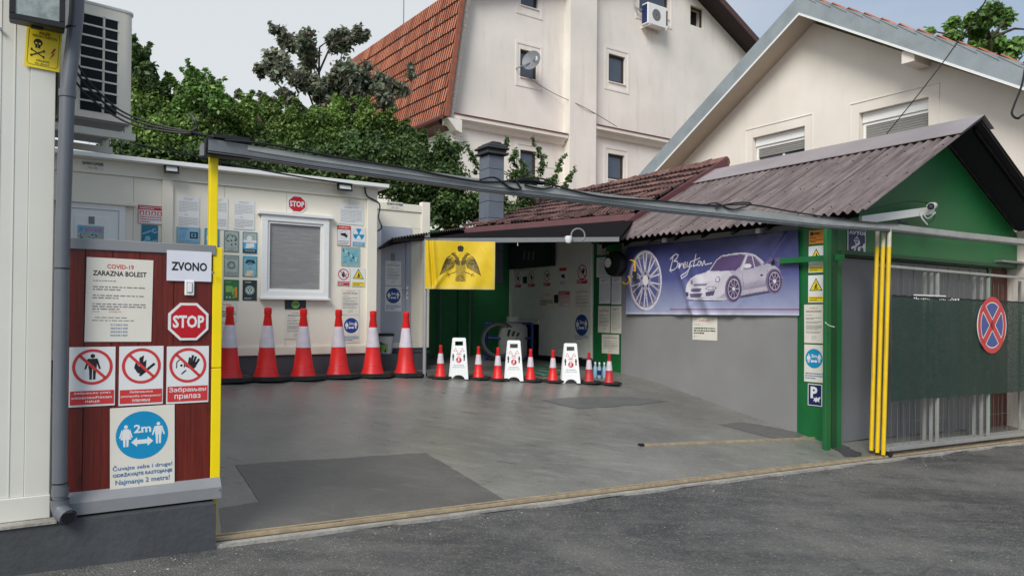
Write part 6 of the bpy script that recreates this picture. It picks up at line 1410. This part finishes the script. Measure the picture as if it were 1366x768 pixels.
# car: body, glass, lamps, wheels
cv.yt = (121, .84)
body = [(178, 96), (180, 80), (188, 68), (205, 60), (224, 56), (236, 52), (250, 36), (262, 24), (278, 18), (305, 15), (330, 16), (348, 21), (362, 32), (372, 42), (390, 46), (402, 58), (408, 76), (406, 92), (396, 100), (350, 106), (318, 112), (300, 116), (282, 122), (262, 122), (180, 118), (176, 108)]
cv.poly([(176, 121), (262, 124), (300, 120), (400, 104), (392, 98), (200, 116)], Dk, .75)
cv.poly(body, lin(172, 168, 182)); cv.poly([(178, 96), (180, 80), (188, 68), (205, 60), (236, 53), (290, 54), (300, 66), (286, 84), (282, 104), (262, 116), (180, 114)], lin(206, 203, 213), .9)
cv.poly([(240, 52), (258, 28), (272, 21), (318, 19), (330, 22), (318, 46), (306, 55), (270, 54)], lin(92, 74, 116)); cv.poly([(326, 48), (335, 24), (346, 24), (356, 34), (364, 46), (345, 52), (328, 54)], lin(104, 88, 126))
cv.line([(238, 54), (256, 28), (270, 19), (304, 16), (334, 18), (352, 24), (368, 40)], 1.4, Wt); cv.line([(320, 54), (333, 22)], 2.2, Wt); cv.line([(344, 22), (350, 50)], 1.4, Wt)
cv.ell(236, 55, 5, 4, Wt); cv.ell(334, 46, 9, 5, Wt); cv.line([(372, 44), (392, 34), (402, 38), (400, 48)], 4, lin(110, 98, 136)); cv.line([(376, 32), (404, 34)], 3, lin(92, 84, 130))
cv.ell(192, 77, 6, 8, Wt, inner=.75); cv.ell(192, 77, 4, 6, Lil); cv.ell(263, 73, 9, 10, Wt); cv.ell(263, 73, 7, 8, Lil); cv.ell(263, 73, 4, 5, Wt)
cv.poly([(196, 82), (236, 82), (232, 86), (200, 86)], lin(120, 112, 142)); cv.poly([(192, 92), (222, 93), (220, 101), (190, 100)], lin(104, 96, 124)); cv.poly([(188, 104), (228, 104), (222, 114), (192, 114)], lin(96, 88, 122)); cv.poly([(178, 100), (186, 101), (187, 112), (178, 110)], lin(84, 76, 112)); cv.poly([(234, 102), (256, 98), (252, 110), (234, 112)], lin(88, 80, 112)); cv.ell(246, 93, 14, 4, lin(110, 100, 128)); cv.ell(246, 93, 11, 2.5, Wt)
cv.line([(180, 118), (262, 119), (284, 118)], 1.6, Wt)
for k in range(9): cv.poly([(292+k*3, 56+k*1.2), (384-k*2, 50+k*2), (398-k*3, 66+k*2), (330, 88-k)], lin(196, 188, 204), .07); cv.poly([(200+k*2, 64), (236, 56), (284-k*3, 58+k*.6), (262-k*3, 76), (208+k*2, 78)], lin(232, 228, 236), .06); cv.poly([(318, 100), (372, 92), (384, 74+k*2), (322, 80+k*2)], lin(116, 104, 134), .06)
for (x, y, a_, b_) in ((302, 96, 17, 28), (392, 82, 14, 24)):
    cv.ell(x-1, y, a_+3, b_+3, lin(120, 106, 138)); cv.ell(x, y, a_, b_, lin(74, 62, 92)); cv.ell(x, y, a_*.82, b_*.85, lin(170, 160, 180), inner=.86)
    for k in range(9): a = 2*math.pi*k/9; cv.line([(x, y), (x+a_*.78*math.cos(a), y+b_*.8*math.sin(a))], 1.2, lin(176, 168, 188))
    cv.ell(x, y, 3, 4, Wt)
cv.line([(322, 60), (326, 98), (372, 90), (378, 56)], .8, lin(120, 110, 140)); cv.line([(330, 104), (374, 96)], 3, lin(196, 172, 196)); cv.ell(366, 68, 3, 2, Dk)
cv.yt = None
cv.poly([(130, 138), (440, 138), (440, 140.5), (130, 140.5)], lin(150, 40, 90)); cv.poly([(0, 145), (440, 145), (440, 150), (0, 150)], lin(190, 194, 212))
sx, sz = bw/440, bh/150
def bdisp(X, Y):
    x, y = X/440, Y/150
    fold = .013*np.sin((x*9+y*2.2))+.024*np.exp(-((x-.30-.16*y)/.022)**2)*y+.02*np.exp(-((x-.36-.2*y)/.03)**2)*y-.016*np.exp(-((x-.9+.2*y)/.03)**2)*y+.02*np.exp(-((x-.72+.5*(y-.3))/.035)**2)*y+.012*np.exp(-((x-.97+.30*y)/.02)**2)
    return 1.7*fold+.004*np.sin(x*60)*y*.5
bn = cv.mesh('car_banner', bo_, WS.R*sx, -ZD*sz, bdisp, .32, .004, WS.N); tag(bn, 'large violet banner with a silver wheel, script lettering and a pale sports car', 'banner')
for x, y in ((886, 318), (1011, 305)): 
    p = Plane(WS.o+WS.N*.12, WS.R, WS.N).hit(x, y); MB().bx(p, WS.R*.07, WS.N*.05, -ZD*.07).build('banner_lamp', INK['lg'], bn)

# ================================================================== YELLOW FLAG
fw, fh = (FP.az(660, 350)[0]-FP.az(567, 350)[0]), (FP.az(610, 322)[1]-FP.az(610, 386)[1])
cf_ = Canvas(200, 138, 200, 138); Y_ = lin(222, 188, 26); cf_.c[:] = Y_[:3]
cf_.poly([(0, 130), (200, 130), (200, 138), (0, 138)], lin(206, 186, 96)); cf_.poly([(193, 0), (200, 0), (200, 138), (193, 138)], lin(206, 186, 96))
K = lin(34, 28, 20); cx_ = 101
cf_.poly([(92, 17), (110, 17), (109, 27), (105, 30), (97, 30), (93, 27)], K); cf_.line([(101, 11), (101, 17)], 1.4, K); cf_.ell(97, 18, 4, 5, K); cf_.ell(105, 18, 4, 5, K)
for sg in (-1, 1):
    m = lambda pts: [(cx_+sg*x, y) for x, y in pts]
    cf_.poly(m([(2, 58), (5, 48), (13, 38), (20, 34), (26, 36), (29, 40), (24, 39), (19, 44), (14, 54), (14, 66), (2, 70)]), K, .8)
    cf_.line(m([(27, 37), (20, 33), (14, 34), (12, 38)]), 1.2, K); cf_.line(m([(30, 42), (37, 48), (38, 52)]), 1.5, K)
    cf_.line(m([(14, 56), (24, 48), (34, 46), (41, 52), (48, 66), (58, 98)]), 1.8, K); cf_.line(m([(20, 50), (28, 42), (38, 46), (44, 58)]), 1.0, K)
    for k in range(15):
        t_ = k/14; xa, ya = 14+t_*26, 58-8*math.sin(t_*2.2); xb, yb = 20+t_*38, 76+t_*22
        cf_.line(m([(xa, ya), (xb, yb)]), 1.5, K)
    for k in range(7): t_ = k/6; cf_.line(m([(15+t_*8, 62+t_*1), (40+t_*6, 62+t_*10)]), .6, K)
    cf_.line(m([(12, 88), (24, 92), (32, 96), (38, 92)]), 2.2, K); cf_.line(m([(32, 96), (40, 100)]), 1.5, K); cf_.line(m([(30, 95), (33, 103)]), 1.5, K)
body = [(cx_-13, 62), (cx_-6, 56), (cx_+6, 56), (cx_+13, 62), (cx_+14, 80), (cx_+10, 96), (cx_+16, 110), (cx_+8, 116), (cx_-8, 116), (cx_-16, 110), (cx_-10, 96), (cx_-14, 80)]
cf_.poly(body, lin(60, 52, 24), .3)
for j in range(16):
    for i in range(8):
        x, y = cx_-13+i*3.7+(j % 2)*1.8, 58+j*3.7; cf_.ell(x, y, 1.5, 1.6, K, .8, inner=.5)
for a_ in range(-4, 5): cf_.line([(cx_+a_*1.5, 98), (cx_+a_*3.6, 116)], .9, K)
def fdisp(X, Y):
    x, y = X/200, Y/138
    return .03*np.exp(-((x-.03-.05*y)/.03)**2)*(1-.3*y)+.034*np.exp(-((x-.1-.06*y)/.04)**2)-.034*np.exp(-((x-.065-.05*y)/.02)**2)+.02*np.sin(x*7+y*3)+.02*np.exp(-((x+y*.5-.62)/.04)**2)*y+.008*np.sin(x*23+y*5)*y+.014*np.exp(-((x-y*.4-.75)/.03)**2)*y
fo = FP.pt(FP.az(567, 350)[0], FP.az(610, 322)[1], .05)
fg = cf_.mesh('flag', fo, FP.R*(fw/200), -ZD*(fh/138), fdisp, .5, .003, FP.N); tag(fg, 'yellow flag with a black crowned double headed eagle and pale fringe', 'flag')

# ================================================================== TRAFFIC CONES
REDC = mat('red_cone_plastic', lin(232, 34, 34), .42, var=.1, scale=7, dirt=.4); REDO = mat('faded_cone_plastic', lin(190, 46, 52), .5, var=.08, scale=6, dirt=.2)
SLV = mat('reflective_sleeve', lin(214, 206, 214), .35, var=.1, scale=9, dirt=.2)
def make_cone(h, name, label, group, red, base_w):
    t = thing(name, (0, 0, 0), label, 'traffic cone', group); s = h/1.0; b = base_w/2
    oc = [(b, b*.45), (b*.45, b), (-b*.45, b), (-b, b*.45), (-b, -b*.45), (-b*.45, -b), (b*.45, -b), (b, -b*.45)]
    mb = MB(); mb.prism([(x, y, .004) for x, y in oc], (0, 0, .028*s+.006)); mb.prism([(x*.93, y*.93, .028*s+.011) for x, y in oc], (0, 0, .014*s)); mb.build('rubber_base', RUBBER, t)
    z0 = .045*s+.006; r0, rt = .17*s, .032*s; R = lambda z: r0*.80+(rt-r0*.80)*(z-.18*s)/(h-.18*s)
    MB().lathe([(r0*1.05, z0), (r0*1.02, z0+.012*s), (r0*.90, .11*s), (r0*.80, .18*s), (R(.185*s)-.002, .185*s), (R(.4*s), .4*s), (R(h*.90), h*.90), (R(h*.905)*1.16, h*.91), (R(h*.91)*1.18, h*.985), (R(h), h), (.001, h)], n=28).build('cone_body', red, t, smooth=True)
    MB().lathe([(R(.445*s)+.001, .445*s), (R(.445*s)+.0035, .447*s), (R(.745*s)+.0035, .743*s), (R(.745*s)+.001, .745*s)], n=28).build('reflective_sleeve', SLV, t, smooth=True)
    MB().lathe([(r0*.815, .165*s), (r0*.83, .172*s), (r0*.80, .182*s)], n=28).build('moulded_ring', red, t, smooth=True)
    return t
GC = 'large traffic cones in a row before the container'; labs = ['leftmost large cone, half hidden by the yellow post', 'second large cone from the yellow post', 'third large cone, under the right side of the window', 'fourth large cone, before the small distance poster', 'fifth large cone, beside the waste bin', 'rightmost large cone, before the grey door and next to the thin pole']
cone0 = None
for i, ((x, y, yt), lab) in enumerate(zip([(305.5, 508, 410), (355, 506.5, 411.5), (404.5, 505, 413), (451.5, 503, 414.5), (497, 502, 415.5), (541, 501, 417)], labs)):
    p = onfloor(x, y); print('big', i, round(p.y, 2), round(p.z, 2), 'h', round(atY(x, yt, p.y).z-p.z, 2))
    if i == 0: hgt = (atY(x, yt, p.y).z-p.z); cone0 = make_cone(.97, 'traffic_cone', lab, GC, REDC, .60); cone0.location = p; cone0.rotation_euler.z = .5; _LOC[cone0.name] = p; print('cone h', hgt)
    else: cc__ = copytree(cone0, p, .5+random.uniform(-.2, .2), lab); cc__.rotation_euler.x = R_(random.uniform(-.9, .9)); cc__.rotation_euler.y = R_(random.uniform(-.9, .9))
GS = 'small traffic cones between the folding signs'
sl_labs = ['leftmost small cone, right of the thin pole', 'small cone directly right of the first folding sign', 'small cone touching the left side of the middle folding sign', 'small cone directly right of the middle folding sign', 'small cone directly left of the last folding sign', 'faded small cone directly right of the last folding sign', 'faded small cone at the far right against the grey wall']
cs = None; cf2 = None
for i, ((x, y), lab) in enumerate(zip([(587.5, 504), (638, 505), (664, 506.5), (707.5, 508), (737.5, 509), (785.5, 510.5), (812.5, 512)], sl_labs)):
    p = onfloor(x, y); print('small', i, round(p.y, 2), round(p.z, 2), 'h', round(46*p.y/1000, 2))
    if i < 5:
        if cs is None: cs = make_cone(.50, 'small_traffic_cone', lab, GS, REDC, .36); cs.location = p; _LOC[cs.name] = p
        else: copytree(cs, p, random.uniform(-.25, .25), lab)
    else:
        if cf2 is None: cf2 = make_cone(.49, 'small_traffic_cone', lab, GS, REDO, .38); cf2.location = p; _LOC[cf2.name] = p
        else: copytree(cf2, p, .2, lab)
# ================================================================== A-FRAME FLOOR SIGNS
AW = mat('white_moulded_plastic', lin(232, 234, 234), .35, var=.02)
def aframe(p, label, first=True):
    t = thing('folding_floor_sign', (0, 0, 0), label, 'floor sign', 'white folding floor signs between the cones'); H_, wb, wt, dd = .62, .30, .20, .13
    for sg, nm_ in ((-1, 'front_panel'), (1, 'rear_panel')):
        f = lambda x, z, o=0: Vector((x, sg*(dd*(1-z/H_)+.018)+sg*o, z)); mb = MB()
        hw = lambda z: wt/2+(wb-wt)/2*(1-z/H_)
        out = [(-hw(0), 0), (-.095, 0), (-.08, .03), (-.045, .055), (0, .062), (.045, .055), (.08, .03), (.095, 0), (hw(0), 0), (hw(.5), .5), (.065, .5), (-.065, .5), (-hw(.5), .5)]
        def ext(pts): mb.prism([f(x, z) for x, z in pts], (0, sg*-.012, 0))
        ext([(-hw(0), 0), (-.095, 0), (-.08, .03), (-.045, .055), (0, .062), (0, .5), (-hw(.5), .5)]); ext([(0, .062), (.045, .055), (.08, .03), (.095, 0), (hw(0), 0), (hw(.5), .5), (0, .5)])
        ext([(-hw(.5), .5), (-.06, .5), (-.06, .565), (-hw(.565), .565)]); ext([(.06, .5), (hw(.5), .5), (hw(.565), .565), (.06, .565)])
        ext([(-hw(.565), .565), (hw(.565), .565), (hw(.61), .61), (wt/2-.02, H_), (-wt/2+.02, H_), (-hw(.61), .61)])
        mb.build(nm_, AW, t, bevel=.002)
        if sg > 0: continue
        rim = MB()
        for s_ in (-1, 1): rim.bx(f(s_*hw(.02)-s_*.012, .02, .0005), f(s_*hw(.58)-s_*.012, .58, .0005)-f(s_*hw(.02)-s_*.012, .02, .0005), (s_*.008, 0, 0), (0, -.005, 0))
        rim.build('rim', AW, t)
        q = lambda x, z: f(x, z, .0012)
        def pl_(name, polys, ink):
            m_ = MB()
            for ps in polys: m_.add([q(x, z) for x, z in ps], [tuple(range(len(ps)))])
            m_.build(name, INK[ink], t)
        def circ(cx, cz, r, n=18, a0=0): return [(cx+r*math.cos(a0+2*math.pi*i/n), cz+r*math.sin(a0+2*math.pi*i/n)) for i in range(n)]
        def seg(x0, z0, x1, z1, w_): dx, dz = x1-x0, z1-z0; l = math.hypot(dx, dz); nx, nz__ = -dz/l*w_/2, dx/l*w_/2; return [(x0-nx, z0-nz__), (x1-nx, z1-nz__), (x1+nx, z1+nz__), (x0+nx, z0+nz__)]
        tri_ = lambda cx, cz, r: [seg(cx, cz+r, cx+r, cz-.7*r, .005), seg(cx+r, cz-.7*r, cx-r, cz-.7*r, .005), seg(cx-r, cz-.7*r, cx, cz+r, .005)]
        pl_('red_pictogram', tri_(-.052, .435, .028)+tri_(.052, .435, .028)+[seg(-.03, .41, .0, .375, .006), seg(.03, .41, .0, .375, .006), seg(-.04, .375, .04, .375, .007), seg(-.035, .35, .035, .35, .006)]+[circ(0, .285, .046, 8, .39)], 'dr')
        mm = MB(); mm.add([f(x, z, .002) for x, z in [(-.012, .315), (.012, .315), (.008, .28), (-.008, .28)]], [(0, 1, 2, 3)]); mm.add([f(x, z, .002) for x, z in circ(0, .266, .009, 10)], [tuple(range(10))]); mm.add([f(x, z, .002) for x, z in [(-.03, .26), (-.02, .25), (-.026, .29), (-.033, .285)]], [(0, 1, 2, 3)]); mm.build('white_pictogram', INK['w'], t)
        men = []
        for cx in (-.085, .082): men += [circ(cx, .372, .009, 10), [(cx-.014, .322), (cx+.014, .322), (cx+.014, .362), (cx-.014, .362)], [(cx-.009, .275), (cx+.009, .275), (cx+.009, .322), (cx-.009, .322)]]
        pl_('standing_figures', men, 'k')
        tx = []
        m_ = MB()
        for st, x0, x1, z0, z1 in (('NE PARKIRAJ', -.075, .075, .196, .214), ('SAČEKAJTE NA ULAZU', -.095, .095, .168, .186)):
            v_, f_ = textmesh(st, .01); m_.add([q(x0+(x1-x0)*a, z0+(z1-z0)*b) for a, b in v_], f_)
        m_.build('lettering', INK['k'], t)
    MB().bx((-.07, -.018, H_-.012), (.14, 0, 0), (0, .036, 0), (0, 0, .012)).build('hinge', AW, t)
    t.location = p; _LOC[t.name] = Vector(p); return t
pA = onfloor(612, 504.5); A0_ = aframe(pA, 'leftmost white folding floor sign with red pictograms'); A0_.rotation_euler.z = .04
copytree(A0_, onfloor(685, 507), .03, 'middle white folding floor sign with red pictograms'); copytree(A0_, onfloor(760.5, 510), .02, 'rightmost white folding floor sign with red pictograms')

# ================================================================== HOSE REEL, CAMERA, BIN, MACHINE, BOTTLES
HPn = Plane(G.o+G.N*.02, G.R, G.N); a0, a1, z0, z1 = rct(HPn, 816, 336, 842, 369)
hr = thing('hose_reel', HPn.pt((a0+a1)/2, z0, 0), 'black cable reel with white label and yellow cable beside the banner', 'cable reel')
mb = MB(); cxr, czr, rr_ = (a0+a1)/2+.02, (z0+z1)/2, (z1-z0)/2*1.02
mb.lathe([(rr_*.6, 0), (rr_*.95, .03), (rr_, .06), (rr_, .16), (rr_*.95, .19), (rr_*.5, .2)], HPn.pt(cxr, czr, .04), 24, HPn.N); mb.build('drum', BLACK, hr, smooth=True)
MB().lathe([(rr_*.38, 0), (rr_*.38, .004)], HPn.pt(cxr-.1, czr+.02, .242), 18, HPn.N).build('label', INK['w'], hr)
MB().bx(HPn.pt(cxr-.1, czr-.1, 0), HPn.R*.2, ZD*.2, HPn.N*.04).build('wall_bracket', BLACK, hr)
YC = mat('yellow_cable', lin(226, 170, 30), .5)
def rope(pts, r, name, m, par):
    out_ = []; P_ = [Vector(p) for p in pts]
    for i in range(len(P_)-1):
        p0_, p1_, p2_, p3_ = P_[max(i-1, 0)], P_[i], P_[i+1], P_[min(i+2, len(P_)-1)]
        for k in range(6): t = k/6; out_.append(.5*((2*p1_)+(-p0_+p2_)*t+(2*p0_-5*p1_+4*p2_-p3_)*t*t+(-p0_+3*p1_-3*p2_+p3_)*t**3))
    out_.append(P_[-1]); return MB().tube(out_, r, 6).build(name, m, par, smooth=True)
RP = Plane(G.o+G.N*.24, G.R, G.N); h_ = lambda x, y: RP.hit(x, y)
rope([h_(811, 336), h_(813, 343), h_(819, 349)], .014, 'cable', YC, hr); rope([h_(841, 347), h_(846, 349), h_(847, 358), h_(847, 370)], .014, 'cable', YC, hr); rope([h_(838, 368), h_(840, 374), h_(835, 379), h_(830, 376)], .014, 'cable', YC, hr)
MB().tube([h_(847, 362), h_(847, 375)], .03, 8).build('plug', BLACK, hr)
# junction box above
jb = thing('junction_box', G.hit(804, 338), 'small pale electric box with loose wires under the roof corner', 'junction box'); MB().bx(Plane(G.o+G.N*.0, G.R, G.N).hit(802, 340), G.R*.14, ZD*.24, G.N*.1).build('housing', INK['lg'], jb)
# dome camera and cable coil
dcam = thing('dome_camera', FP.hit(758, 320), 'tiny white dome camera hanging from the rail under the roof', 'camera'); MB().lathe([(.03, .06), (.055, .05), (.055, .0), (.04, -.045), (.0, -.06)], FP.hit(758, 320)+FP.N*.02, 16).build('housing', INK['w'], dcam, smooth=True)
cable('cable_coil', 'thin grey cable coil hanging beside the tiny dome camera', [FP.hit(763+9*math.cos(a_)+8, 314+9*math.sin(a_)) for a_ in [math.pi*.75+k*.4 for k in range(13)]], .012, INK['gy'])
# wall camera on boom
CPn = VP(.30); cb = thing('security_camera', CPn.hit(1245, 282), 'white bullet camera on the end of a pale arm before the green gable', 'camera')
b0_, b1_ = CPn.hit(1150, 292), CPn.hit(1246, 279); MB().bx(b0_-ZD*.07, b1_-b0_, VD*.05, ZD*.11).build('arm', TRIMW, cb, bevel=.004)
MB().bx(b1_-UD*.03-ZD*.09, UD*.05, VD*.05, ZD*.17).build('end_plate', TRIMW, cb, bevel=.004)
c0_, c1_ = CPn.hit(1226.5, 277)+CPn.N*.16, CPn.hit(1243, 274.5)+CPn.N*.03
MB().tube([c0_, c0_.lerp(c1_, .1), c1_], [.052, .052, .046], 16).build('camera_body', TRIMW, cb, smooth=True); MB().tube([c0_-(c1_-c0_)*.05, c0_+(c1_-c0_)*.02], .045, 16).build('lens_hood', BLACK, cb); MB().tube([c0_-(c1_-c0_)*.07, c0_-(c1_-c0_)*.04], .02, 12).build('lens', GLASS, cb)
MB().tube([c1_, c1_+VD*.1], .02, 8).build('ball_joint', TRIMW, cb)
rope([CPn.hit(1222, 284)+CPn.N*.05, CPn.hit(1225, 293)+CPn.N*.06, CPn.hit(1231, 300)+CPn.N*.06], .012, 'cable', TRIMW, cb); rope([CPn.hit(1226, 285)+CPn.N*.05, CPn.hit(1232, 292)+CPn.N*.06, CPn.hit(1243, 284)+CPn.N*.05], .009, 'cable', TRIMW, cb); rope([CPn.hit(1230, 300)+CPn.N*.05, CPn.hit(1240, 294)+CPn.N*.05, CPn.hit(1244, 285)+CPn.N*.03], .006, 'cable', CABLE, cb)
rope([CPn.hit(1152, 282), CPn.hit(1180, 275), CPn.hit(1215, 268.5), CPn.hit(1240, 271)], .007, 'cable', CABLE, cb)
# bin with bus picture
bb_ = VP(V2-.25).hit(514.5, 475); bz = zat(VP(V2-.25), 514.5, 475)
bi = thing('waste_bin', (bb_.x, bb_.y, .93), 'round white waste bin with a printed yellow green bus and black lid', 'bin')
# it stands on the door step
MB().yb(3.5, ur2-.25, V2-.42, V2+.015, .6, .93).build('door_step', PLINTH, k2)
bz = .93; hb2 = zat(VP(V2-.25), 514.5, 448)-bz
MB().lathe([(.10, 0), (.13, hb2)], (bb_.x, bb_.y, bz), 28).build('drum', mat('bin_white', lin(200, 206, 206), .4), bi, smooth=True)
MB().lathe([(.137, hb2-.0), (.14, hb2+.03), (.125, hb2+.045), (.0, hb2+.05)], (bb_.x, bb_.y, bz), 28).build('lid', BLACK, bi, smooth=True)
def wrap(ps, ink, name, k=1):
    mb = MB(); vs = []
    for a_, z in ps: r_ = .10+.03*z/hb2+.0015*k; vs.append((bb_.x+r_*math.sin(a_), bb_.y-r_*math.cos(a_), bz+z))
    mb.add(vs, [tuple(range(len(vs)))]); mb.build(name, INK[ink], bi)
for i in range(8):
    a_ = -1.15+i*.2
    wrap([(a_, .04), (a_+.2, .04), (a_+.2, .15-.0*i), (a_, .15)], 'lgr', 'bus_side'); wrap([(a_, .15), (a_+.2, .15), (a_+.2, .21-.01*i), (a_, .215-.01*i)], 'dk', 'bus_side')
    if i % 2 == 0: wrap([(a_+.03, .16), (a_+.16, .16), (a_+.16, .20-.01*i), (a_+.03, .20-.01*i)], 'lb', 'bus_window', 2)
for a_ in (-.85, .1): wrap([(a_+.13*math.cos(q), .045+.028*math.sin(q)) for q in [k*.6 for k in range(10)]], 'k', 'bus_wheel', 2)
mt_ = VP(V2-.3); p = mt_.hit(530, 475); MB().yb(UV(p)[0]-.05, UV(p)[0]+.55, V2-.40, V2-.1, .935, .955).build('door_mat', RUBBER, loc=(p.x, p.y, .935)); tag(bpy.data.objects['door_mat'], 'flat black rubber mat before the grey container door', 'mat')
# machine in the bay
ms = thing('pressure_machine', W(US-.55, 7.35, floor_z(US, 7)), 'pale round tank machine in a blue tube frame inside the dark bay', 'machine')
BLU = mat('blue_frame_paint', lin(20, 48, 120), .45, var=.1); TK = mat('tank_paint', lin(150, 156, 150), .5, var=.1, dirt=.2)
mp0 = atY(684, 460, 14.9); fl0 = floor_z(*UV(mp0)); mc = Vector((mp0.x, mp0.y, fl0+.04)); mth = atY(684, 429, 14.9).z-mc.z
MB().lathe([(.26, 0), (.29, .05), (.29, mth-.12), (.24, mth-.03), (.12, mth)], mc, 26).build('tank', TK, ms, smooth=True)
MB().tube([mc+ZD*(mth), mc+ZD*(mth+.1)], .13, 14).build('tank_cap', INK['lg'], ms)
for k in range(3):
    m_ = MB(); x = -.10+k*.09
    yv = lambda xx: -math.sqrt(max(.292**2-xx*xx, .01)); ps = [(x-.02, mth*.62), (x+.03, mth*.62), (x+.06, mth*.62+.13-.03*k), (x+.01, mth*.62+.13-.03*k)]
    m_.add([mc+Vector((xx, yv(xx)-.003, zz)) for xx, zz in ps], [(0, 1, 2, 3)]); m_.build('emblem_stroke', INK['k'], ms)
c_ = atY(652, 460, 15.0); c_.z = fl0+.02; fx0, fx1, fz1 = c_.x-.05, mp0.x+.38, atY(660, 431, 15).z
for (x, y) in ((fx0, 14.75), (fx1, 14.75), (fx0, 15.35), (fx1, 15.35), ((fx0+fx1)/2-.1, 14.75)): MB().tube([(x, y, fl0), (x, y, fz1)], .024, 8).build('frame_tube', BLU, ms, smooth=True)
for z in (fz1, fl0+.45, fl0+.08):
    for p_, q_ in (((fx0, 14.75), (fx1, 14.75)), ((fx0, 14.75), (fx0, 15.35)), ((fx1, 14.75), (fx1, 15.35)), ((fx0, 15.35), (fx1, 15.35))): MB().tube([(*p_, z), (*q_, z)], .02, 8).build('frame_tube', BLU, ms, smooth=True)
wc = Vector((fx0+.26, 14.65, fl0+.42)); MB().lathe([(.28, -.02), (.33, -.02), (.33, .02), (.28, .02)], wc, 28, (0, 1, 0), ring=True).build('hose_wheel', mat('dull_reel', lin(74, 76, 76), .6), ms, smooth=True)
MB().lathe([(.33, -.03), (.36, -.03), (.36, .03), (.33, .03)], wc, 28, (0, 1, 0), ring=True).build('hose_wheel_rim', RUBBER, ms, smooth=True)
# green hoses on the floor
for k in range(4):
    y_ = 491+k*3; pts = [onfloor(x, y_+2*math.sin(x*.11+k))+ZD*.02 for x in range(712, 782, 12)]
    cable('garden_hose', f'{("rearmost", "second", "third", "front")[k]} strand of green hose on the floor behind the small cones', pts, .014, mat('green_hose', lin(52, 110, 84), .5), group='green hoses behind the cones')
# bottles
BOT = mat('clear_blue_bottle', lin(150, 180, 196), .12, var=.15, scale=30)
for i, (x, y, lab) in enumerate(((794, 503.5, 'left'), (799.5, 504, 'middle'), (806, 504, 'right'))):
    p = onfloor(x, y); t = thing('spray_bottle', p, f'{lab} of three clear bottles with white caps behind the faded cones', 'bottle', 'bottles behind the faded cones')
    MB().lathe([(.028, 0), (.032, .02), (.032, .17), (.014, .21), (.013, .225)], p, 14).build('body', BOT, t, smooth=True); MB().lathe([(.016, .226), (.016, .26), (.004, .265)], p, 12).build('cap', INK['w'], t, smooth=True)
    MB().lathe([(.0335, .05), (.0335, .13)], p, 14).build('label', INK['navy' if i == 1 else 'lb'], t, smooth=True)
p = onfloor(786, 500); t = thing('floor_bottle', p, 'small dark blue canister behind the faded cones', 'canister'); MB().lathe([(.05, 0), (.05, .26), (.02, .31)], p, 14).build('body', INK['navy'], t, smooth=True); MB().lathe([(.02, .311), (.02, .34)], p, 10).build('cap', INK['k'], t)
# wire junction tangle on green post, small white hook
t = thing('cable_tie', W(US-.04, VF-.17, zat(VP(VF), 1106, 432)), 'short white cable end tied to the green corner post', 'cable tie'); rope([VP(VF-.17).hit(1101, 430), VP(VF-.17).hit(1106, 434), VP(VF-.17).hit(1113, 436)], .006, 'cord', INK['w'], t)
# litter on the asphalt
r = random.Random(21)
for i, (x, y) in enumerate(((246, 749), (224, 757), (180, 760), (1036, 706))):
    u_, v_ = UV(onfloor(x, y)); 
    d = ray(x, y); tt = (street_z(u_, -1)-EYE)/d.z; p = CAMP+d*tt; u_, v_ = UV(p); p.z = street_z(u_, v_)-.003
    s_ = r.uniform(.006, .012); m_ = MB(); m_.lathe([(s_*.7, 0), (s_, s_*.5), (s_*.5, s_)], p, 7); tag(m_.build('pebble', CONC, loc=p), ['largest white crumb on the asphalt left of the track end', 'small white crumb on asphalt below the dark plinth', 'leftmost tiny crumb at the foot of the plinth', 'lone pale pebble far right on the asphalt'][i], 'pebble')

# loose grit gathered along the edge of the asphalt and in front of the plinth
gm_ = MB(); r = random.Random(31)
for i in range(900):
    u_ = r.uniform(-2.2, 12); v_ = -.1-abs(r.gauss(0, .22)) if r.random() < .7 else -.1-r.random()*3.2
    if u_ < .1: v_ -= .06
    s_ = r.uniform(.0025, .0075)*(1.6 if r.random() < .06 else 1); p = W(u_, v_, street_z(u_, v_)-.001); a_ = r.uniform(0, 6.28)
    x_, y_ = Vector((math.cos(a_), math.sin(a_), 0))*s_, Vector((-math.sin(a_), math.cos(a_), 0))*s_*r.uniform(.5, 1)
    gm_.add([p-x_-y_*.6, p+x_-y_, p+x_*.7+y_, p-x_+y_*.8, p+ZD*s_*.8+x_*.1], [(3, 2, 1, 0), (0, 1, 4), (1, 2, 4), (2, 3, 4), (3, 0, 4)])
g_ = gm_.build('gravel', CONC, loc=W(3, -.5, 0)); tag(g_, 'fine pale grit scattered on the asphalt along the track', 'gravel', kind='stuff')
